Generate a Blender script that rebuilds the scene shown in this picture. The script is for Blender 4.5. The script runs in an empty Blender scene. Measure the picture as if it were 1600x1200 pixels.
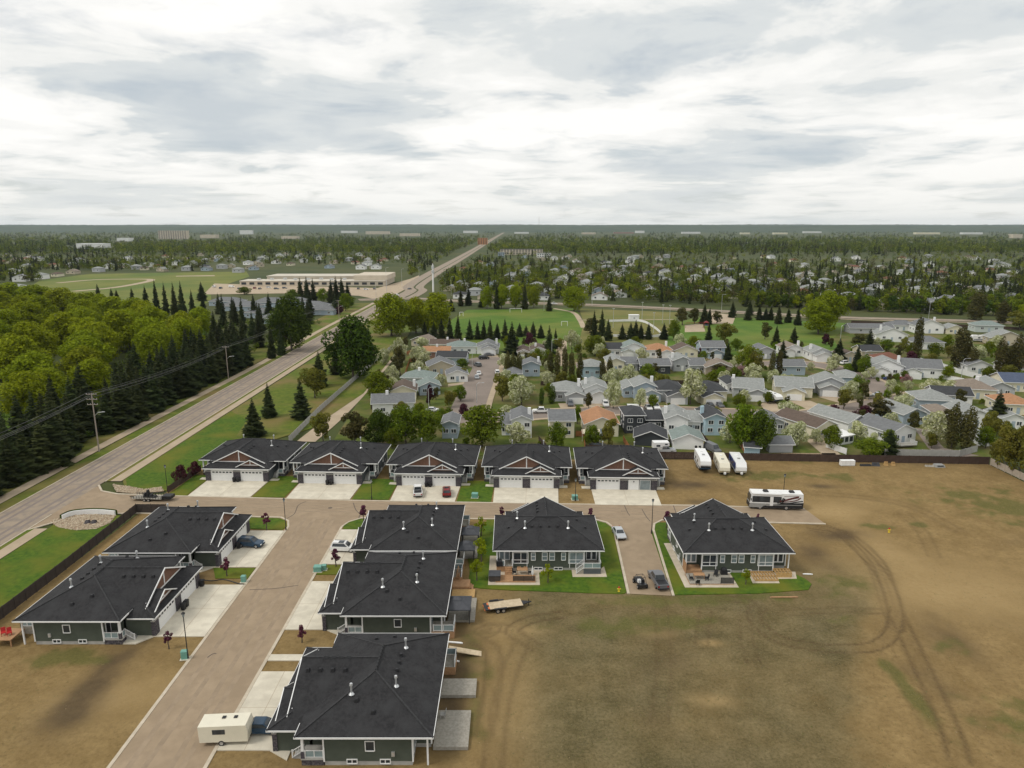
import bpy, math, random
import numpy as np
from mathutils import Vector, Matrix
sc = bpy.context.scene
PI = math.pi; HAZE = 0.000028
# ------------------------------------------------------------------ camera (drone, 57 m up, looking along +Y)
CAM_H, FOC = 57.0, 1100.0 / 1600.0
PITCH = math.atan(246.0 / 1100.0)
cam = bpy.data.cameras.new('camera'); camo = bpy.data.objects.new('camera', cam)
sc.collection.objects.link(camo); sc.camera = camo
camo.location = (0, 0, CAM_H); camo.rotation_euler = (PI / 2 - PITCH, 0, 0)
cam.sensor_fit = 'HORIZONTAL'; cam.sensor_width = 36.0; cam.lens = 36.0 * FOC
cam.clip_start = 0.5; cam.clip_end = 40000.0
# ------------------------------------------------------------------ world: broken overcast over a Nishita sky
SUN_EL, SUN_AZ = math.radians(52), math.radians(-112)      # azimuth measured from +Y towards +X
w = bpy.data.worlds.new('World'); sc.world = w; w.use_nodes = True
nt = w.node_tree; N = nt.nodes; L = nt.links; N.clear()
def wn(t, **k):
    n = N.new(t)
    for a, b in k.items(): setattr(n, a, b)
    return n
out = wn('ShaderNodeOutputWorld')
sky = wn('ShaderNodeTexSky', sky_type='NISHITA', sun_disc=False)
sky.sun_elevation = SUN_EL; sky.sun_rotation = SUN_AZ; sky.altitude = 700; sky.dust_density = 2.0
bg1 = wn('ShaderNodeBackground'); bg1.inputs[1].default_value = 0.09
L.new(sky.outputs[0], bg1.inputs[0])
tc = wn('ShaderNodeTexCoord'); sep = wn('ShaderNodeSeparateXYZ'); L.new(tc.outputs['Generated'], sep.inputs[0])
def math_n(op, a, b=None, clamp=False):
    n = wn('ShaderNodeMath', operation=op, use_clamp=clamp)
    for i, v in enumerate((a, b)):
        if v is None: continue
        if isinstance(v, (int, float)): n.inputs[i].default_value = v
        else: L.new(v, n.inputs[i])
    return n.outputs[0]
zz = math_n('ADD', math_n('MAXIMUM', sep.outputs[2], 0.0), 0.10)
cx = math_n('DIVIDE', sep.outputs[0], zz); cy = math_n('DIVIDE', sep.outputs[1], zz)
comb = wn('ShaderNodeCombineXYZ'); L.new(cx, comb.inputs[0]); L.new(cy, comb.inputs[1])
def noise(scale, detail, rough, off, sx=1.0):
    mp = wn('ShaderNodeMapping'); mp.inputs['Location'].default_value = off; mp.inputs['Scale'].default_value = (sx, 1, 1)
    L.new(comb.outputs[0], mp.inputs[0])
    n = wn('ShaderNodeTexNoise'); n.inputs['Scale'].default_value = scale; n.inputs['Detail'].default_value = detail
    n.inputs['Roughness'].default_value = rough; n.inputs['Distortion'].default_value = 0.35
    L.new(mp.outputs[0], n.inputs['Vector']); return n.outputs[0]
big = noise(0.60, 8, 0.50, (1.1, 5.2, 0), 0.95)
med = noise(1.5, 10, 0.60, (7.7, 1.4, 4), 1.0)
dens = math_n('ADD', math_n('MULTIPLY', big, 0.70), math_n('MULTIPLY', med, 0.30))
ramp = wn('ShaderNodeValToRGB'); L.new(dens, ramp.inputs[0])
r = ramp.color_ramp; r.interpolation = 'EASE'
r.elements[0].position = 0.36; r.elements[0].color = (0.545, 0.59, 0.62, 1)
r.elements[1].position = 0.56; r.elements[1].color = (0.945, 0.935, 0.905, 1)
e = r.elements.new(0.45); e.color = (0.655, 0.685, 0.69, 1)
e = r.elements.new(0.485); e.color = (0.80, 0.805, 0.785, 1)
e = r.elements.new(0.52); e.color = (0.88, 0.875, 0.85, 1)
# towards the horizon the cloud sheets merge into one pale veil
hz = wn('ShaderNodeMapRange'); L.new(sep.outputs[2], hz.inputs[0])
hz.inputs[1].default_value = 0.0; hz.inputs[2].default_value = 0.09; hz.inputs[3].default_value = 0.7; hz.inputs[4].default_value = 0.0
mixh = wn('ShaderNodeMix', data_type='RGBA'); L.new(hz.outputs[0], mixh.inputs[0]); L.new(ramp.outputs[0], mixh.inputs[6])
mixh.inputs[7].default_value = (0.83, 0.825, 0.775, 1)
bg2 = wn('ShaderNodeBackground'); bg2.inputs[1].default_value = 1.05; L.new(mixh.outputs[2], bg2.inputs[0])
cov = wn('ShaderNodeMapRange'); L.new(med, cov.inputs[0]); cov.inputs[1].default_value = 0.30; cov.inputs[2].default_value = 0.46
cov.inputs[3].default_value = 0.72; cov.inputs[4].default_value = 1.0
ms = wn('ShaderNodeMixShader'); L.new(cov.outputs[0], ms.inputs[0]); L.new(bg1.outputs[0], ms.inputs[1]); L.new(bg2.outputs[0], ms.inputs[2])
L.new(ms.outputs[0], out.inputs[0])
# ------------------------------------------------------------------ sun behind thin cloud, from the left and a little behind
sl = bpy.data.lights.new('sun', 'SUN'); sl.energy = 1.5; sl.angle = math.radians(16); sl.color = (1.0, 0.95, 0.87)
so = bpy.data.objects.new('sun', sl); sc.collection.objects.link(so)
sd = Vector((math.sin(SUN_AZ) * math.cos(SUN_EL), math.cos(SUN_AZ) * math.cos(SUN_EL), math.sin(SUN_EL)))
so.rotation_euler = sd.to_track_quat('Z', 'Y').to_euler(); so.location = (0, 0, 200)
sc.view_settings.view_transform = 'Standard'; sc.view_settings.look = 'None'
sc.view_settings.exposure = 0.08; sc.view_settings.gamma = 1.0
sc.cycles.max_bounces = 5; sc.cycles.diffuse_bounces = 2; sc.cycles.glossy_bounces = 2; sc.cycles.volume_bounces = 0
sc.cycles.transmission_bounces = 3; sc.cycles.use_denoising = True

# ------------------------------------------------------------------ survey: ground metres of a point measured in the photograph
_s, _c = math.sin(PITCH), math.cos(PITCH)
def gp(x, y, z=0.0):
    u = (x - 800) / 1100.0; v = (y - 600) / 1100.0
    t = (CAM_H - z) / (_s + v * _c)
    return (u * t, t * (_c - v * _s))
def top_height(bx, by, ty):
    """height of an upright thing standing at (bx,by) whose top is seen at row ty"""
    X, Y = gp(bx, by); v = (ty - 600) / 1100.0
    return CAM_H - Y * (_s + v * _c) / (_c - v * _s)
def poly_px(pts, z=0.0): return [gp(a, b, z) for a, b in pts]

# ------------------------------------------------------------------ mesh builder
class MB:
    def __init__(s): s.v = []; s.f = []; s.m = []; s.mats = []
    def mi(s, m):
        if m not in s.mats: s.mats.append(m)
        return s.mats.index(m)
    def face(s, pts, m=0):
        b = len(s.v); s.v += [tuple(p) for p in pts]; s.f.append(tuple(range(b, b + len(pts)))); s.m.append(m); return s
    def box(s, x0, x1, y0, y1, z0, z1, m=0):
        b = len(s.v)
        s.v += [(x0,y0,z0),(x1,y0,z0),(x1,y1,z0),(x0,y1,z0),(x0,y0,z1),(x1,y0,z1),(x1,y1,z1),(x0,y1,z1)]
        for q in ((0,3,2,1),(4,5,6,7),(0,1,5,4),(1,2,6,5),(2,3,7,6),(3,0,4,7)):
            s.f.append(tuple(b + i for i in q)); s.m.append(m)
        return s
    def hexa(s, lo, hi, m=0):
        """lo, hi: four corners each, counter-clockwise from above"""
        b = len(s.v); s.v += [tuple(p) for p in lo] + [tuple(p) for p in hi]
        for q in ((0,3,2,1),(4,5,6,7),(0,1,5,4),(1,2,6,5),(2,3,7,6),(3,0,4,7)):
            s.f.append(tuple(b + i for i in q)); s.m.append(m)
        return s
    def prism(s, poly, z0, z1, m=0):
        """poly counter-clockwise, extruded upward"""
        n = len(poly); b = len(s.v)
        s.v += [(p[0], p[1], z0) for p in poly] + [(p[0], p[1], z1) for p in poly]
        s.f.append(tuple(b + n - 1 - i for i in range(n))); s.m.append(m)
        s.f.append(tuple(b + n + i for i in range(n))); s.m.append(m)
        for i in range(n):
            j = (i + 1) % n; s.f.append((b + i, b + j, b + n + j, b + n + i)); s.m.append(m)
        return s
    def side(s, prof, y0, y1, m=0):
        """profile in x,z (clockwise seen from -y) extruded along y"""
        n = len(prof); b = len(s.v)
        s.v += [(p[0], y0, p[1]) for p in prof] + [(p[0], y1, p[1]) for p in prof]
        s.f.append(tuple(b + i for i in range(n))); s.m.append(m)
        s.f.append(tuple(b + n + n - 1 - i for i in range(n))); s.m.append(m)
        for i in range(n):
            j = (i + 1) % n; s.f.append((b + j, b + i, b + n + i, b + n + j)); s.m.append(m)
        return s
    def tube(s, path, rad, n=6, m=0):
        """tapered tube through path; rad number or list"""
        k = len(path); R = rad if isinstance(rad, (list, tuple)) else [rad] * k
        b = len(s.v); P = [Vector(p) for p in path]
        for i in range(k):
            d = (P[min(i + 1, k - 1)] - P[max(i - 1, 0)]).normalized()
            a = d.orthogonal().normalized() if abs(d.z) < .99 else Vector((1, 0, 0))
            if abs(d.z) >= .99: c = Vector((0, 1, 0)) * (1 if d.z > 0 else -1)
            else: c = d.cross(a)
            for j in range(n):
                t = 2 * PI * j / n; q = P[i] + (a * math.cos(t) + c * math.sin(t)) * R[i]; s.v.append(tuple(q))
        for i in range(k - 1):
            for j in range(n):
                l = (j + 1) % n
                s.f.append((b + i*n + j, b + i*n + l, b + (i+1)*n + l, b + (i+1)*n + j)); s.m.append(m)
        s.f.append(tuple(b + n - 1 - j for j in range(n))); s.m.append(m)
        s.f.append(tuple(b + (k-1)*n + j for j in range(n))); s.m.append(m)
        return s
    def cylx(s, x, y, z, r, wdt, n=14, m=0):
        """wheel-like cylinder with its axle along y"""
        return s.tube([(x, y - wdt/2, z), (x, y + wdt/2, z)], r, n, m)
    def mesh(s, name, mats, smooth=False):
        me = bpy.data.meshes.new(name); me.from_pydata(s.v, [], s.f)
        mats = mats if isinstance(mats, (list, tuple)) else [mats]
        for m in mats: me.materials.append(m)
        if len(mats) > 1: me.polygons.foreach_set('material_index', s.m)
        if smooth: me.polygons.foreach_set('use_smooth', [True] * len(s.f))
        me.update(); return me
    def build(s, name, mats, parent=None, smooth=False, loc=None, rz=0):
        o = bpy.data.objects.new(name, s.mesh(name, mats, smooth)); link(o, parent)
        if loc is not None: o.location = loc
        if rz: o.rotation_euler.z = rz
        return o
def link(o, parent=None):
    sc.collection.objects.link(o)
    if parent is not None: o.parent = parent
    return o
def put(name, me, parent=None, loc=(0,0,0), rz=0.0, scale=None):
    o = bpy.data.objects.new(name, me); link(o, parent); o.location = loc; o.rotation_euler.z = rz
    if scale is not None: o.scale = scale if isinstance(scale, (tuple, list)) else (scale,) * 3
    return o
def tag(o, label=None, cat=None, group=None, kind=None):
    if label: o['label'] = label
    if cat: o['category'] = cat
    if group: o['group'] = group
    if kind: o['kind'] = kind
    return o
def thing(name, label, cat, loc=(0,0,0), rz=0.0, group=None):
    o = bpy.data.objects.new(name, None); sc.collection.objects.link(o); o.empty_display_size = .5
    o.location = loc; o.rotation_euler.z = rz
    return tag(o, label, cat, group)
def copy_tree(o, parent=None):
    c = o.copy(); sc.collection.objects.link(c); c.parent = parent
    for ch in o.children: copy_tree(ch, c)
    return c
def np_mesh(name, V, Fq, mat):
    """mesh from an (n,3) array and an (m,k) face array"""
    me = bpy.data.meshes.new(name); k = Fq.shape[1]
    me.vertices.add(len(V)); me.vertices.foreach_set('co', np.ascontiguousarray(V, dtype=np.float32).ravel())
    me.loops.add(Fq.size); me.loops.foreach_set('vertex_index', np.ascontiguousarray(Fq, dtype=np.int32).ravel())
    me.polygons.add(len(Fq)); me.polygons.foreach_set('loop_start', np.arange(0, Fq.size, k, dtype=np.int32))
    for m in (mat if isinstance(mat, (list, tuple)) else [mat]): me.materials.append(m)
    me.update(calc_edges=True); me.validate(); return me

# ------------------------------------------------------------------ materials
MT = {}
def mat(name, c1, c2=None, scale=1.0, rough=0.85, bump=0.0, bscale=None, metal=0.0, detail=4.0, spec=0.3, lo=0.35, hi=0.65,
        rnd=0.0, lap=0.0, lapz=0.16, world=False, c3=None, s3=0.2, transl=0.0):
    m = bpy.data.materials.new(name); m.use_nodes = True; MT[name] = m
    t = m.node_tree; n = t.nodes; l = t.links; b = n['Principled BSDF']
    b.inputs['Roughness'].default_value = rough; b.inputs['Metallic'].default_value = metal
    b.inputs['Specular IOR Level'].default_value = spec
    c1 = (*c1, 1); b.inputs['Base Color'].default_value = c1
    tc = n.new('ShaderNodeTexCoord'); vec = tc.outputs['Object']
    if world:
        g = n.new('ShaderNodeNewGeometry'); vec = g.outputs['Position']
    col = None
    if c2 is not None:
        tx = n.new('ShaderNodeTexNoise'); tx.inputs['Scale'].default_value = scale; tx.inputs['Detail'].default_value = detail
        tx.inputs['Roughness'].default_value = 0.6; l.new(vec, tx.inputs['Vector'])
        cr = n.new('ShaderNodeValToRGB'); l.new(tx.outputs[0], cr.inputs[0])
        cr.color_ramp.elements[0].position = lo; cr.color_ramp.elements[0].color = c1
        cr.color_ramp.elements[1].position = hi; cr.color_ramp.elements[1].color = (*c2, 1); col = cr.outputs[0]
    if c3 is not None:
        tx = n.new('ShaderNodeTexNoise'); tx.inputs['Scale'].default_value = s3; tx.inputs['Detail'].default_value = 5
        l.new(vec, tx.inputs['Vector'])
        mr = n.new('ShaderNodeMapRange'); l.new(tx.outputs[0], mr.inputs[0]); mr.inputs[1].default_value = .45; mr.inputs[2].default_value = .68
        mx = n.new('ShaderNodeMix'); mx.data_type = 'RGBA'; l.new(mr.outputs[0], mx.inputs[0])
        l.new(col, mx.inputs[6]); mx.inputs[7].default_value = (*c3, 1); col = mx.outputs[2]
    if rnd:
        oi = n.new('ShaderNodeObjectInfo'); hs = n.new('ShaderNodeHueSaturation')
        mr = n.new('ShaderNodeMapRange'); l.new(oi.outputs['Random'], mr.inputs[0])
        mr.inputs[3].default_value = 1 - rnd; mr.inputs[4].default_value = 1 + rnd; l.new(mr.outputs[0], hs.inputs['Value'])
        ml = n.new('ShaderNodeMath'); ml.operation = 'MULTIPLY'; l.new(oi.outputs['Random'], ml.inputs[0]); ml.inputs[1].default_value = 7.13
        fr = n.new('ShaderNodeMath'); fr.operation = 'FRACT'; l.new(ml.outputs[0], fr.inputs[0])
        m2 = n.new('ShaderNodeMapRange'); l.new(fr.outputs[0], m2.inputs[0]); m2.inputs[3].default_value = .5 - rnd * .07; m2.inputs[4].default_value = .5 + rnd * .07
        l.new(m2.outputs[0], hs.inputs['Hue'])
        if col is None: hs.inputs['Color'].default_value = c1
        else: l.new(col, hs.inputs['Color'])
        col = hs.outputs[0]
    if col is not None: l.new(col, b.inputs['Base Color'])
    if transl:
        tr = n.new('ShaderNodeBsdfTranslucent'); mx = n.new('ShaderNodeMixShader'); mx.inputs[0].default_value = transl
        if col is not None: l.new(col, tr.inputs[0])
        else: tr.inputs[0].default_value = c1
        l.new(b.outputs[0], mx.inputs[1]); l.new(tr.outputs[0], mx.inputs[2]); l.new(mx.outputs[0], n['Material Output'].inputs[0])
    bh = None
    if bump:
        bx = n.new('ShaderNodeTexNoise'); bx.inputs['Scale'].default_value = bscale or scale * 4; bx.inputs['Detail'].default_value = 5
        l.new(vec, bx.inputs['Vector']); bp = n.new('ShaderNodeBump'); bp.inputs['Strength'].default_value = bump
        bp.inputs['Distance'].default_value = 0.05; l.new(bx.outputs[0], bp.inputs['Height']); bh = bp
    if lap:                                            # horizontal courses of siding or shingles
        sp = n.new('ShaderNodeSeparateXYZ'); l.new(vec, sp.inputs[0])
        dv = n.new('ShaderNodeMath'); dv.operation = 'DIVIDE'; l.new(sp.outputs[2], dv.inputs[0]); dv.inputs[1].default_value = lapz
        fr = n.new('ShaderNodeMath'); fr.operation = 'FRACT'; l.new(dv.outputs[0], fr.inputs[0])
        b2 = n.new('ShaderNodeBump'); b2.inputs['Strength'].default_value = lap; b2.inputs['Distance'].default_value = 0.03; b2.invert = True
        l.new(fr.outputs[0], b2.inputs['Height'])
        if bh: l.new(bh.outputs[0], b2.inputs['Normal'])
        bh = b2
    if bh: l.new(bh.outputs[0], b.inputs['Normal'])
    return m
mat('shingle_charcoal', (.017,.017,.0185), (.034,.033,.035), 2.6, .9, .9, 16, lap=.9, lapz=.085, detail=10, c3=(.036,.036,.038), s3=.5)
mat('shingle_cap', (.030,.030,.032), (.048,.048,.050), 3.0, .9, .6, 12)
mat('siding_green', (.062,.074,.056), (.078,.090,.070), .8, .7, lap=.8, lapz=.15)
mat('siding_slate', (.075,.085,.090), (.09,.10,.105), .8, .7, lap=.8, lapz=.15)
mat('shake_brown', (.15,.082,.055), (.21,.115,.078), 3.0, .85, .5, 10, lap=.9, lapz=.18)
mat('trim_white', (.74,.74,.73), (.80,.80,.79), 2, .55)
mat('door_white', (.78,.78,.77), (.82,.82,.81), 2, .45)
mat('stone_dark', (.035,.032,.036), (.13,.12,.125), 4.5, .9, 1.0, 4.5, lo=.42, hi=.6, detail=2, c3=(.07,.06,.075), s3=2)
mat('foundation', (.34,.33,.31), (.42,.41,.38), 1, .9)
mat('glass', (.02,.025,.03), (.05,.06,.07), .7, .08, spec=.6)
mat('glass_pale', (.16,.20,.22), (.26,.31,.33), .9, .12, spec=.6)
mat('rail_glass', (.20,.27,.28), (.26,.33,.34), 1, .1, spec=.6)
mat('metal_galv', (.55,.56,.57), (.65,.66,.67), 6, .4, metal=.6)
mat('black_metal', (.018,.018,.02), (.03,.03,.03), 5, .45)
mat('black_plastic', (.014,.014,.016), (.025,.025,.027), 5, .5)
mat('concrete', (.54,.495,.40), (.65,.60,.49), .35, .9, .15, 8, world=True, detail=8, c3=(.515,.47,.38), s3=.6)
mat('kerb', (.44,.38,.29), (.54,.47,.37), .8, .9, world=True)
mat('street', (.275,.208,.138), (.335,.255,.172), .22, .92, .2, 9, world=True, c3=(.268,.202,.135), s3=.5)
mat('street_track', (.250,.190,.130), (.320,.245,.168), .5, .92, .2, 9, world=True, detail=8)
mat('main_road', (.275,.220,.165), (.335,.272,.205), .15, .92, .2, 9, world=True, c3=(.225,.19,.16), s3=.5)
mat('wheel_track', (.20,.165,.145), (.235,.195,.17), .25, .92, world=True)
mat('crack_seal', (.10,.08,.065), (.14,.11,.09), 2, .9, world=True)
mat('mid_street', (.20,.165,.14), (.25,.205,.175), .1, .92, world=True)
mat('path', (.36,.285,.20), (.43,.345,.245), .2, .95, world=True)
mat('lawn', (.036,.082,.003), (.080,.135,.005), 1.1, .95, .8, 9, world=True, detail=9, c3=(.120,.128,.010), s3=.12)
mat('lawn_rough', (.064,.102,.006), (.120,.148,.012), .5, .95, .8, 7, world=True, detail=9, c3=(.18,.135,.045), s3=.06)
mat('garden_grass', (.055,.085,.008), (.100,.125,.014), .25, .95, .6, 6, world=True, detail=9, c3=(.17,.13,.055), s3=.09)
mat('turf', (.058,.122,.008), (.090,.160,.011), .08, .95, world=True, detail=8, c3=(.14,.165,.025), s3=.02)
mat('dry_turf', (.12,.125,.026), (.19,.165,.05), .05, .95, world=True, detail=8, c3=(.10,.13,.02), s3=.02)
mat('school_turf', (.115,.140,.022), (.17,.175,.035), .03, .95, world=True, detail=8, c3=(.085,.13,.018), s3=.012)
mat('wood_new', (.42,.26,.10), (.52,.34,.15), 3, .8)
mat('wood_deck', (.34,.19,.10), (.42,.25,.13), 3, .8)
mat('wood_grey', (.26,.24,.20), (.35,.325,.28), 3, .85)
mat('wood_dark', (.050,.040,.035), (.072,.058,.050), 1.2, .85, .3, 8)
mat('fence_brown', (.055,.036,.028), (.080,.052,.040), .8, .85, .3, 8)
mat('fence_light', (.33,.28,.22), (.42,.36,.29), .8, .9)
mat('fence_grey', (.36,.35,.33), (.45,.44,.42), .5, .9)
mat('fence_cedar', (.30,.12,.045), (.40,.18,.07), 1, .85)
mat('vinyl_white', (.76,.76,.75), (.82,.82,.81), 1, .5)
mat('utility_green', (.13,.30,.25), (.17,.36,.30), 2, .5)
mat('hydrant_yellow', (.62,.46,.03), (.7,.53,.05), 3, .5)
mat('pole_wood', (.27,.23,.19), (.36,.31,.26), 4, .9)
mat('wire', (.16,.16,.16), None)
mat('bark', (.075,.058,.045), (.12,.10,.08), 3, .95, .6, 9)
mat('bark_pale', (.30,.28,.24), (.40,.37,.32), 3, .95)
mat('mulch', (.24,.17,.11), (.33,.25,.17), 2, .95)
mat('canvas_grey', (.055,.058,.066), (.075,.078,.088), 1.5, .8)
mat('red', (.42,.02,.02), None, rough=.5)
mat('blue', (.03,.07,.22), None, rough=.5)
mat('teal', (.02,.22,.17), None, rough=.6)
mat('orange', (.62,.16,.05), None, rough=.6)
mat('tyre', (.015,.015,.016), None, rough=.9)
mat('rim', (.45,.45,.46), None, rough=.35, metal=.7)
mat('lamp_red', (.35,.01,.01), None, rough=.3)
mat('lamp_clear', (.7,.7,.68), None, rough=.2)
# ================================================================== THE SETTING
def struct(o): o['kind'] = 'structure'; return o
def sheet(name, pts, z, m, parent=None):
    mb = MB(); a = sum(pts[i][0]*pts[(i+1)%len(pts)][1] - pts[(i+1)%len(pts)][0]*pts[i][1] for i in range(len(pts)))
    if a < 0: pts = pts[::-1]
    mb.face([(p[0], p[1], z) for p in pts]); o = mb.build(name, MT[m], parent)
    return struct(o) if parent is None else o
def slab(name, pts, z0, z1, m, parent=None):
    a = sum(pts[i][0]*pts[(i+1)%len(pts)][1] - pts[(i+1)%len(pts)][0]*pts[i][1] for i in range(len(pts)))
    if a < 0: pts = pts[::-1]
    o = MB().prism(pts, z0, z1).build(name, MT[m], parent)
    return struct(o) if parent is None else o
def smooth_line(pts, n=8):
    """Catmull-Rom through the points"""
    P = [Vector((*p[:2], 0)) for p in pts]; P = [P[0]*2 - P[1]] + P + [P[-1]*2 - P[-2]]; out = []
    for i in range(1, len(P) - 2):
        for k in range(n):
            t = k / n; a, b, c, d = P[i-1], P[i], P[i+1], P[i+2]
            q = .5*((2*b) + (c-a)*t + (2*a-5*b+4*c-d)*t*t + (3*b-a-3*c+d)*t**3); out.append((q.x, q.y))
    out.append((P[-2].x, P[-2].y)); return out
def offs(line, d):
    out = []
    for i, p in enumerate(line):
        a = line[max(i-1, 0)]; b = line[min(i+1, len(line)-1)]; dx, dy = b[0]-a[0], b[1]-a[1]; l = math.hypot(dx, dy) or 1
        out.append((p[0] + dy/l*d, p[1] - dx/l*d))
    return out
def ribbon(name, line, d0, d1, z, m, parent=None, z0=None):
    """strip between offsets d0<d1 (to the right of the walking direction); z0 gives it sides"""
    A, B = offs(line, d0), offs(line, d1); mb = MB(); n = len(line)
    for i in range(n - 1):
        if z0 is None: mb.face([(*A[i], z), (*B[i], z), (*B[i+1], z), (*A[i+1], z)])
        else: mb.hexa([(*A[i], z0), (*B[i], z0), (*B[i+1], z0), (*A[i+1], z0)], [(*A[i], z), (*B[i], z), (*B[i+1], z), (*A[i+1], z)])
    o = mb.build(name, MT[m], parent)
    return struct(o) if parent is None else o

# --- ground to the horizon
rng = np.random.default_rng(7)
def gm():
    m = mat('ground_far', (.034,.050,.010), (.066,.078,.018), .02, .95, world=True, detail=8, c3=(.080,.082,.024), s3=.006); return m
gm()
ax = [0, 60, 120, 200, 320, 500, 800, 1300, 2000, 3200, 5000, 8000, 13000]
xs = [-a for a in ax[:0:-1]] + ax; ys = [-400, -100] + [40, 100, 170, 240, 330, 450, 600, 800, 1100, 1600, 2400, 3600, 5500, 8500, 13000]
V = np.array([(x, y, -.15) for y in ys for x in xs]); nx = len(xs)
Fq = np.array([(j*nx+i, j*nx+i+1, (j+1)*nx+i+1, (j+1)*nx+i) for j in range(len(ys)-1) for i in range(nx-1)])
struct(put('ground', np_mesh('ground', V, Fq, MT['ground_far'])))
# --- wooded rises on the skyline
mat('hill_wood', (.030,.050,.022), (.060,.080,.035), .006, .95, world=True, detail=8)
for k, (yy, hh, sd_) in enumerate(((7800, 60, 1), (9800, 74, 2), (12000, 88, 3))):
    r_ = np.random.default_rng(sd_); xx = np.linspace(-12500, 12500, 700)
    prof = sum(r_.uniform(.4, 1) * np.sin(xx / s_ + r_.uniform(0, 6)) for s_ in (2600, 1300, 700, 330)) / 4
    z = hh + prof * 14 + r_.normal(0, 1.6, len(xx))
    V = np.concatenate([np.stack([xx, np.full_like(xx, yy - 900), np.full_like(xx, -2)], 1), np.stack([xx, np.full_like(xx, yy), z], 1),
                        np.stack([xx, np.full_like(xx, yy + 900), np.full_like(xx, -2)], 1)])
    n_ = len(xx); i = np.arange(n_ - 1)
    Fq = np.concatenate([np.stack([i, i+1, n_+i+1, n_+i], 1), np.stack([n_+i, n_+i+1, 2*n_+i+1, 2*n_+i], 1)])
    struct(put('hills', np_mesh('hills', V, Fq, MT['hill_wood'])))

# --- the building lots: bare soil with wheel ruts, weeds and sandy patches, as a fine relief grid
def seg_dist(PX, PY, line):
    D = np.full(PX.shape, 1e9)
    for (x0, y0), (x1, y1) in zip(line[:-1], line[1:]):
        dx, dy = x1-x0, y1-y0; l2 = dx*dx+dy*dy or 1e-9
        t = np.clip(((PX-x0)*dx + (PY-y0)*dy)/l2, 0, 1); D = np.minimum(D, np.hypot(PX-x0-t*dx, PY-y0-t*dy))
    return D
RES = .45
gx = np.arange(-76, 117.2, RES); gy = np.arange(48, 168.5, RES); GX, GY = np.meshgrid(gx, gy)
def vnoise(X, Y, s, seed):
    """smooth value noise"""
    r_ = np.random.default_rng(seed); T = r_.random((256, 256)); u = X/s; v = Y/s
    i = np.floor(u).astype(int); j = np.floor(v).astype(int); fu = u-i; fv = v-j; fu = fu*fu*(3-2*fu); fv = fv*fv*(3-2*fv)
    g = lambda a, b: T[a % 256, b % 256]
    return (g(i,j)*(1-fu)+g(i+1,j)*fu)*(1-fv) + (g(i,j+1)*(1-fu)+g(i+1,j+1)*fu)*fv
def fbm(X, Y, s, seed, o=4): return sum(vnoise(X, Y, s/2**k, seed+k)*.5**k for k in range(o)) / sum(.5**k for k in range(o))
rut = np.zeros_like(GX); rz = np.zeros_like(GX)
def track(px, gauge=1.9, wdt=.38, strength=1.0, single=False):
    global rut, rz
    line = smooth_line(poly_px(px), 6)
    jit = .65 + .7*fbm(GX, GY, 5, 31)
    for d in ([0] if single else [-gauge/2, gauge/2]):
        D = seg_dist(GX, GY, offs(line, d)); q = np.exp(-(D/wdt)**2) * strength * jit
        rut = np.maximum(rut, q); rz -= .05*q; rz += .025*np.exp(-((D-wdt*2)/wdt)**2)*strength
    if not single:
        D = seg_dist(GX, GY, line); rut = np.maximum(rut, .28*strength*np.exp(-(D/1.5)**2))
track([(1262,822),(1310,832),(1350,865),(1382,905),(1398,950),(1400,985)], 2.0, .34, .8)
track([(1275,818),(1330,840),(1372,880),(1392,930),(1401,960),(1425,1010),(1455,1075),(1485,1140),(1500,1190)], 2.1, .36, .7)
track([(1268,826),(1318,838),(1356,872),(1376,912),(1386,945),(1392,965)], 1.8, .25, .5)
track([(1395,940),(1412,985),(1440,1040),(1470,1100),(1495,1160)], 1.9, .25, .45)
track([(1402,955),(1392,990),(1370,1008),(1330,1014),(1270,1010),(1215,998),(1185,975),(1178,958),(1190,948)], 1.9, .26, .85)
track([(1178,958),(1176,945),(1160,938),(1120,934)], 1.6, .3, .6)
track([(1400,952),(1370,955),(1320,953),(1230,957)], 1.4, .24, .55)
track([(1103,950),(1098,985),(1096,1010)], 1.7, .2, .7); track([(1165,955),(1167,1000),(1178,1035)], 1.7, .2, .6)
track([(880,960),(830,968),(800,985),(820,1000),(838,1012)], 1.8, .3, .8)
track([(755,985),(790,982),(815,1000),(800,1040),(785,1090),(775,1150),(770,1200)], 2.0, .4, .55)
track([(745,1000),(770,1020),(768,1080),(755,1150)], 2.0, .45, .6)
track([(745,987),(765,978),(775,985),(760,992),(745,985)], 1.2, .25, .7)
track([(1030,935),(1035,975),(1038,1040),(1030,1130)], 1.9, .35, .4)
track([(1355,1010),(1300,1032),(1200,1070),(1110,1100),(1000,1150)], 2.6, .6, -.55)
track([(1380,1010),(1405,1050),(1440,1110),(1462,1150)], 2.0, .3, .25)
track([(1250,770),(1330,775),(1420,790),(1500,830)], 2.0, .5, .35)
track([(1060,735),(1130,760),(1200,785)], 2.2, .5, .3); track([(1410,800),(1440,830),(1460,870)], 2, .3, .35)
sand = np.clip(-rut, 0, 1); rut = np.clip(rut*.85, 0, 1)
def ell(px, py, rx, ry, k=1.0):
    X, Y = gp(px, py); return k*np.exp(-(((GX-X)/rx)**2 + ((GY-Y)/ry)**2))
nz = fbm(GX, GY, 9, 3); nf = fbm(GX, GY, 2.2, 11)
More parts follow.
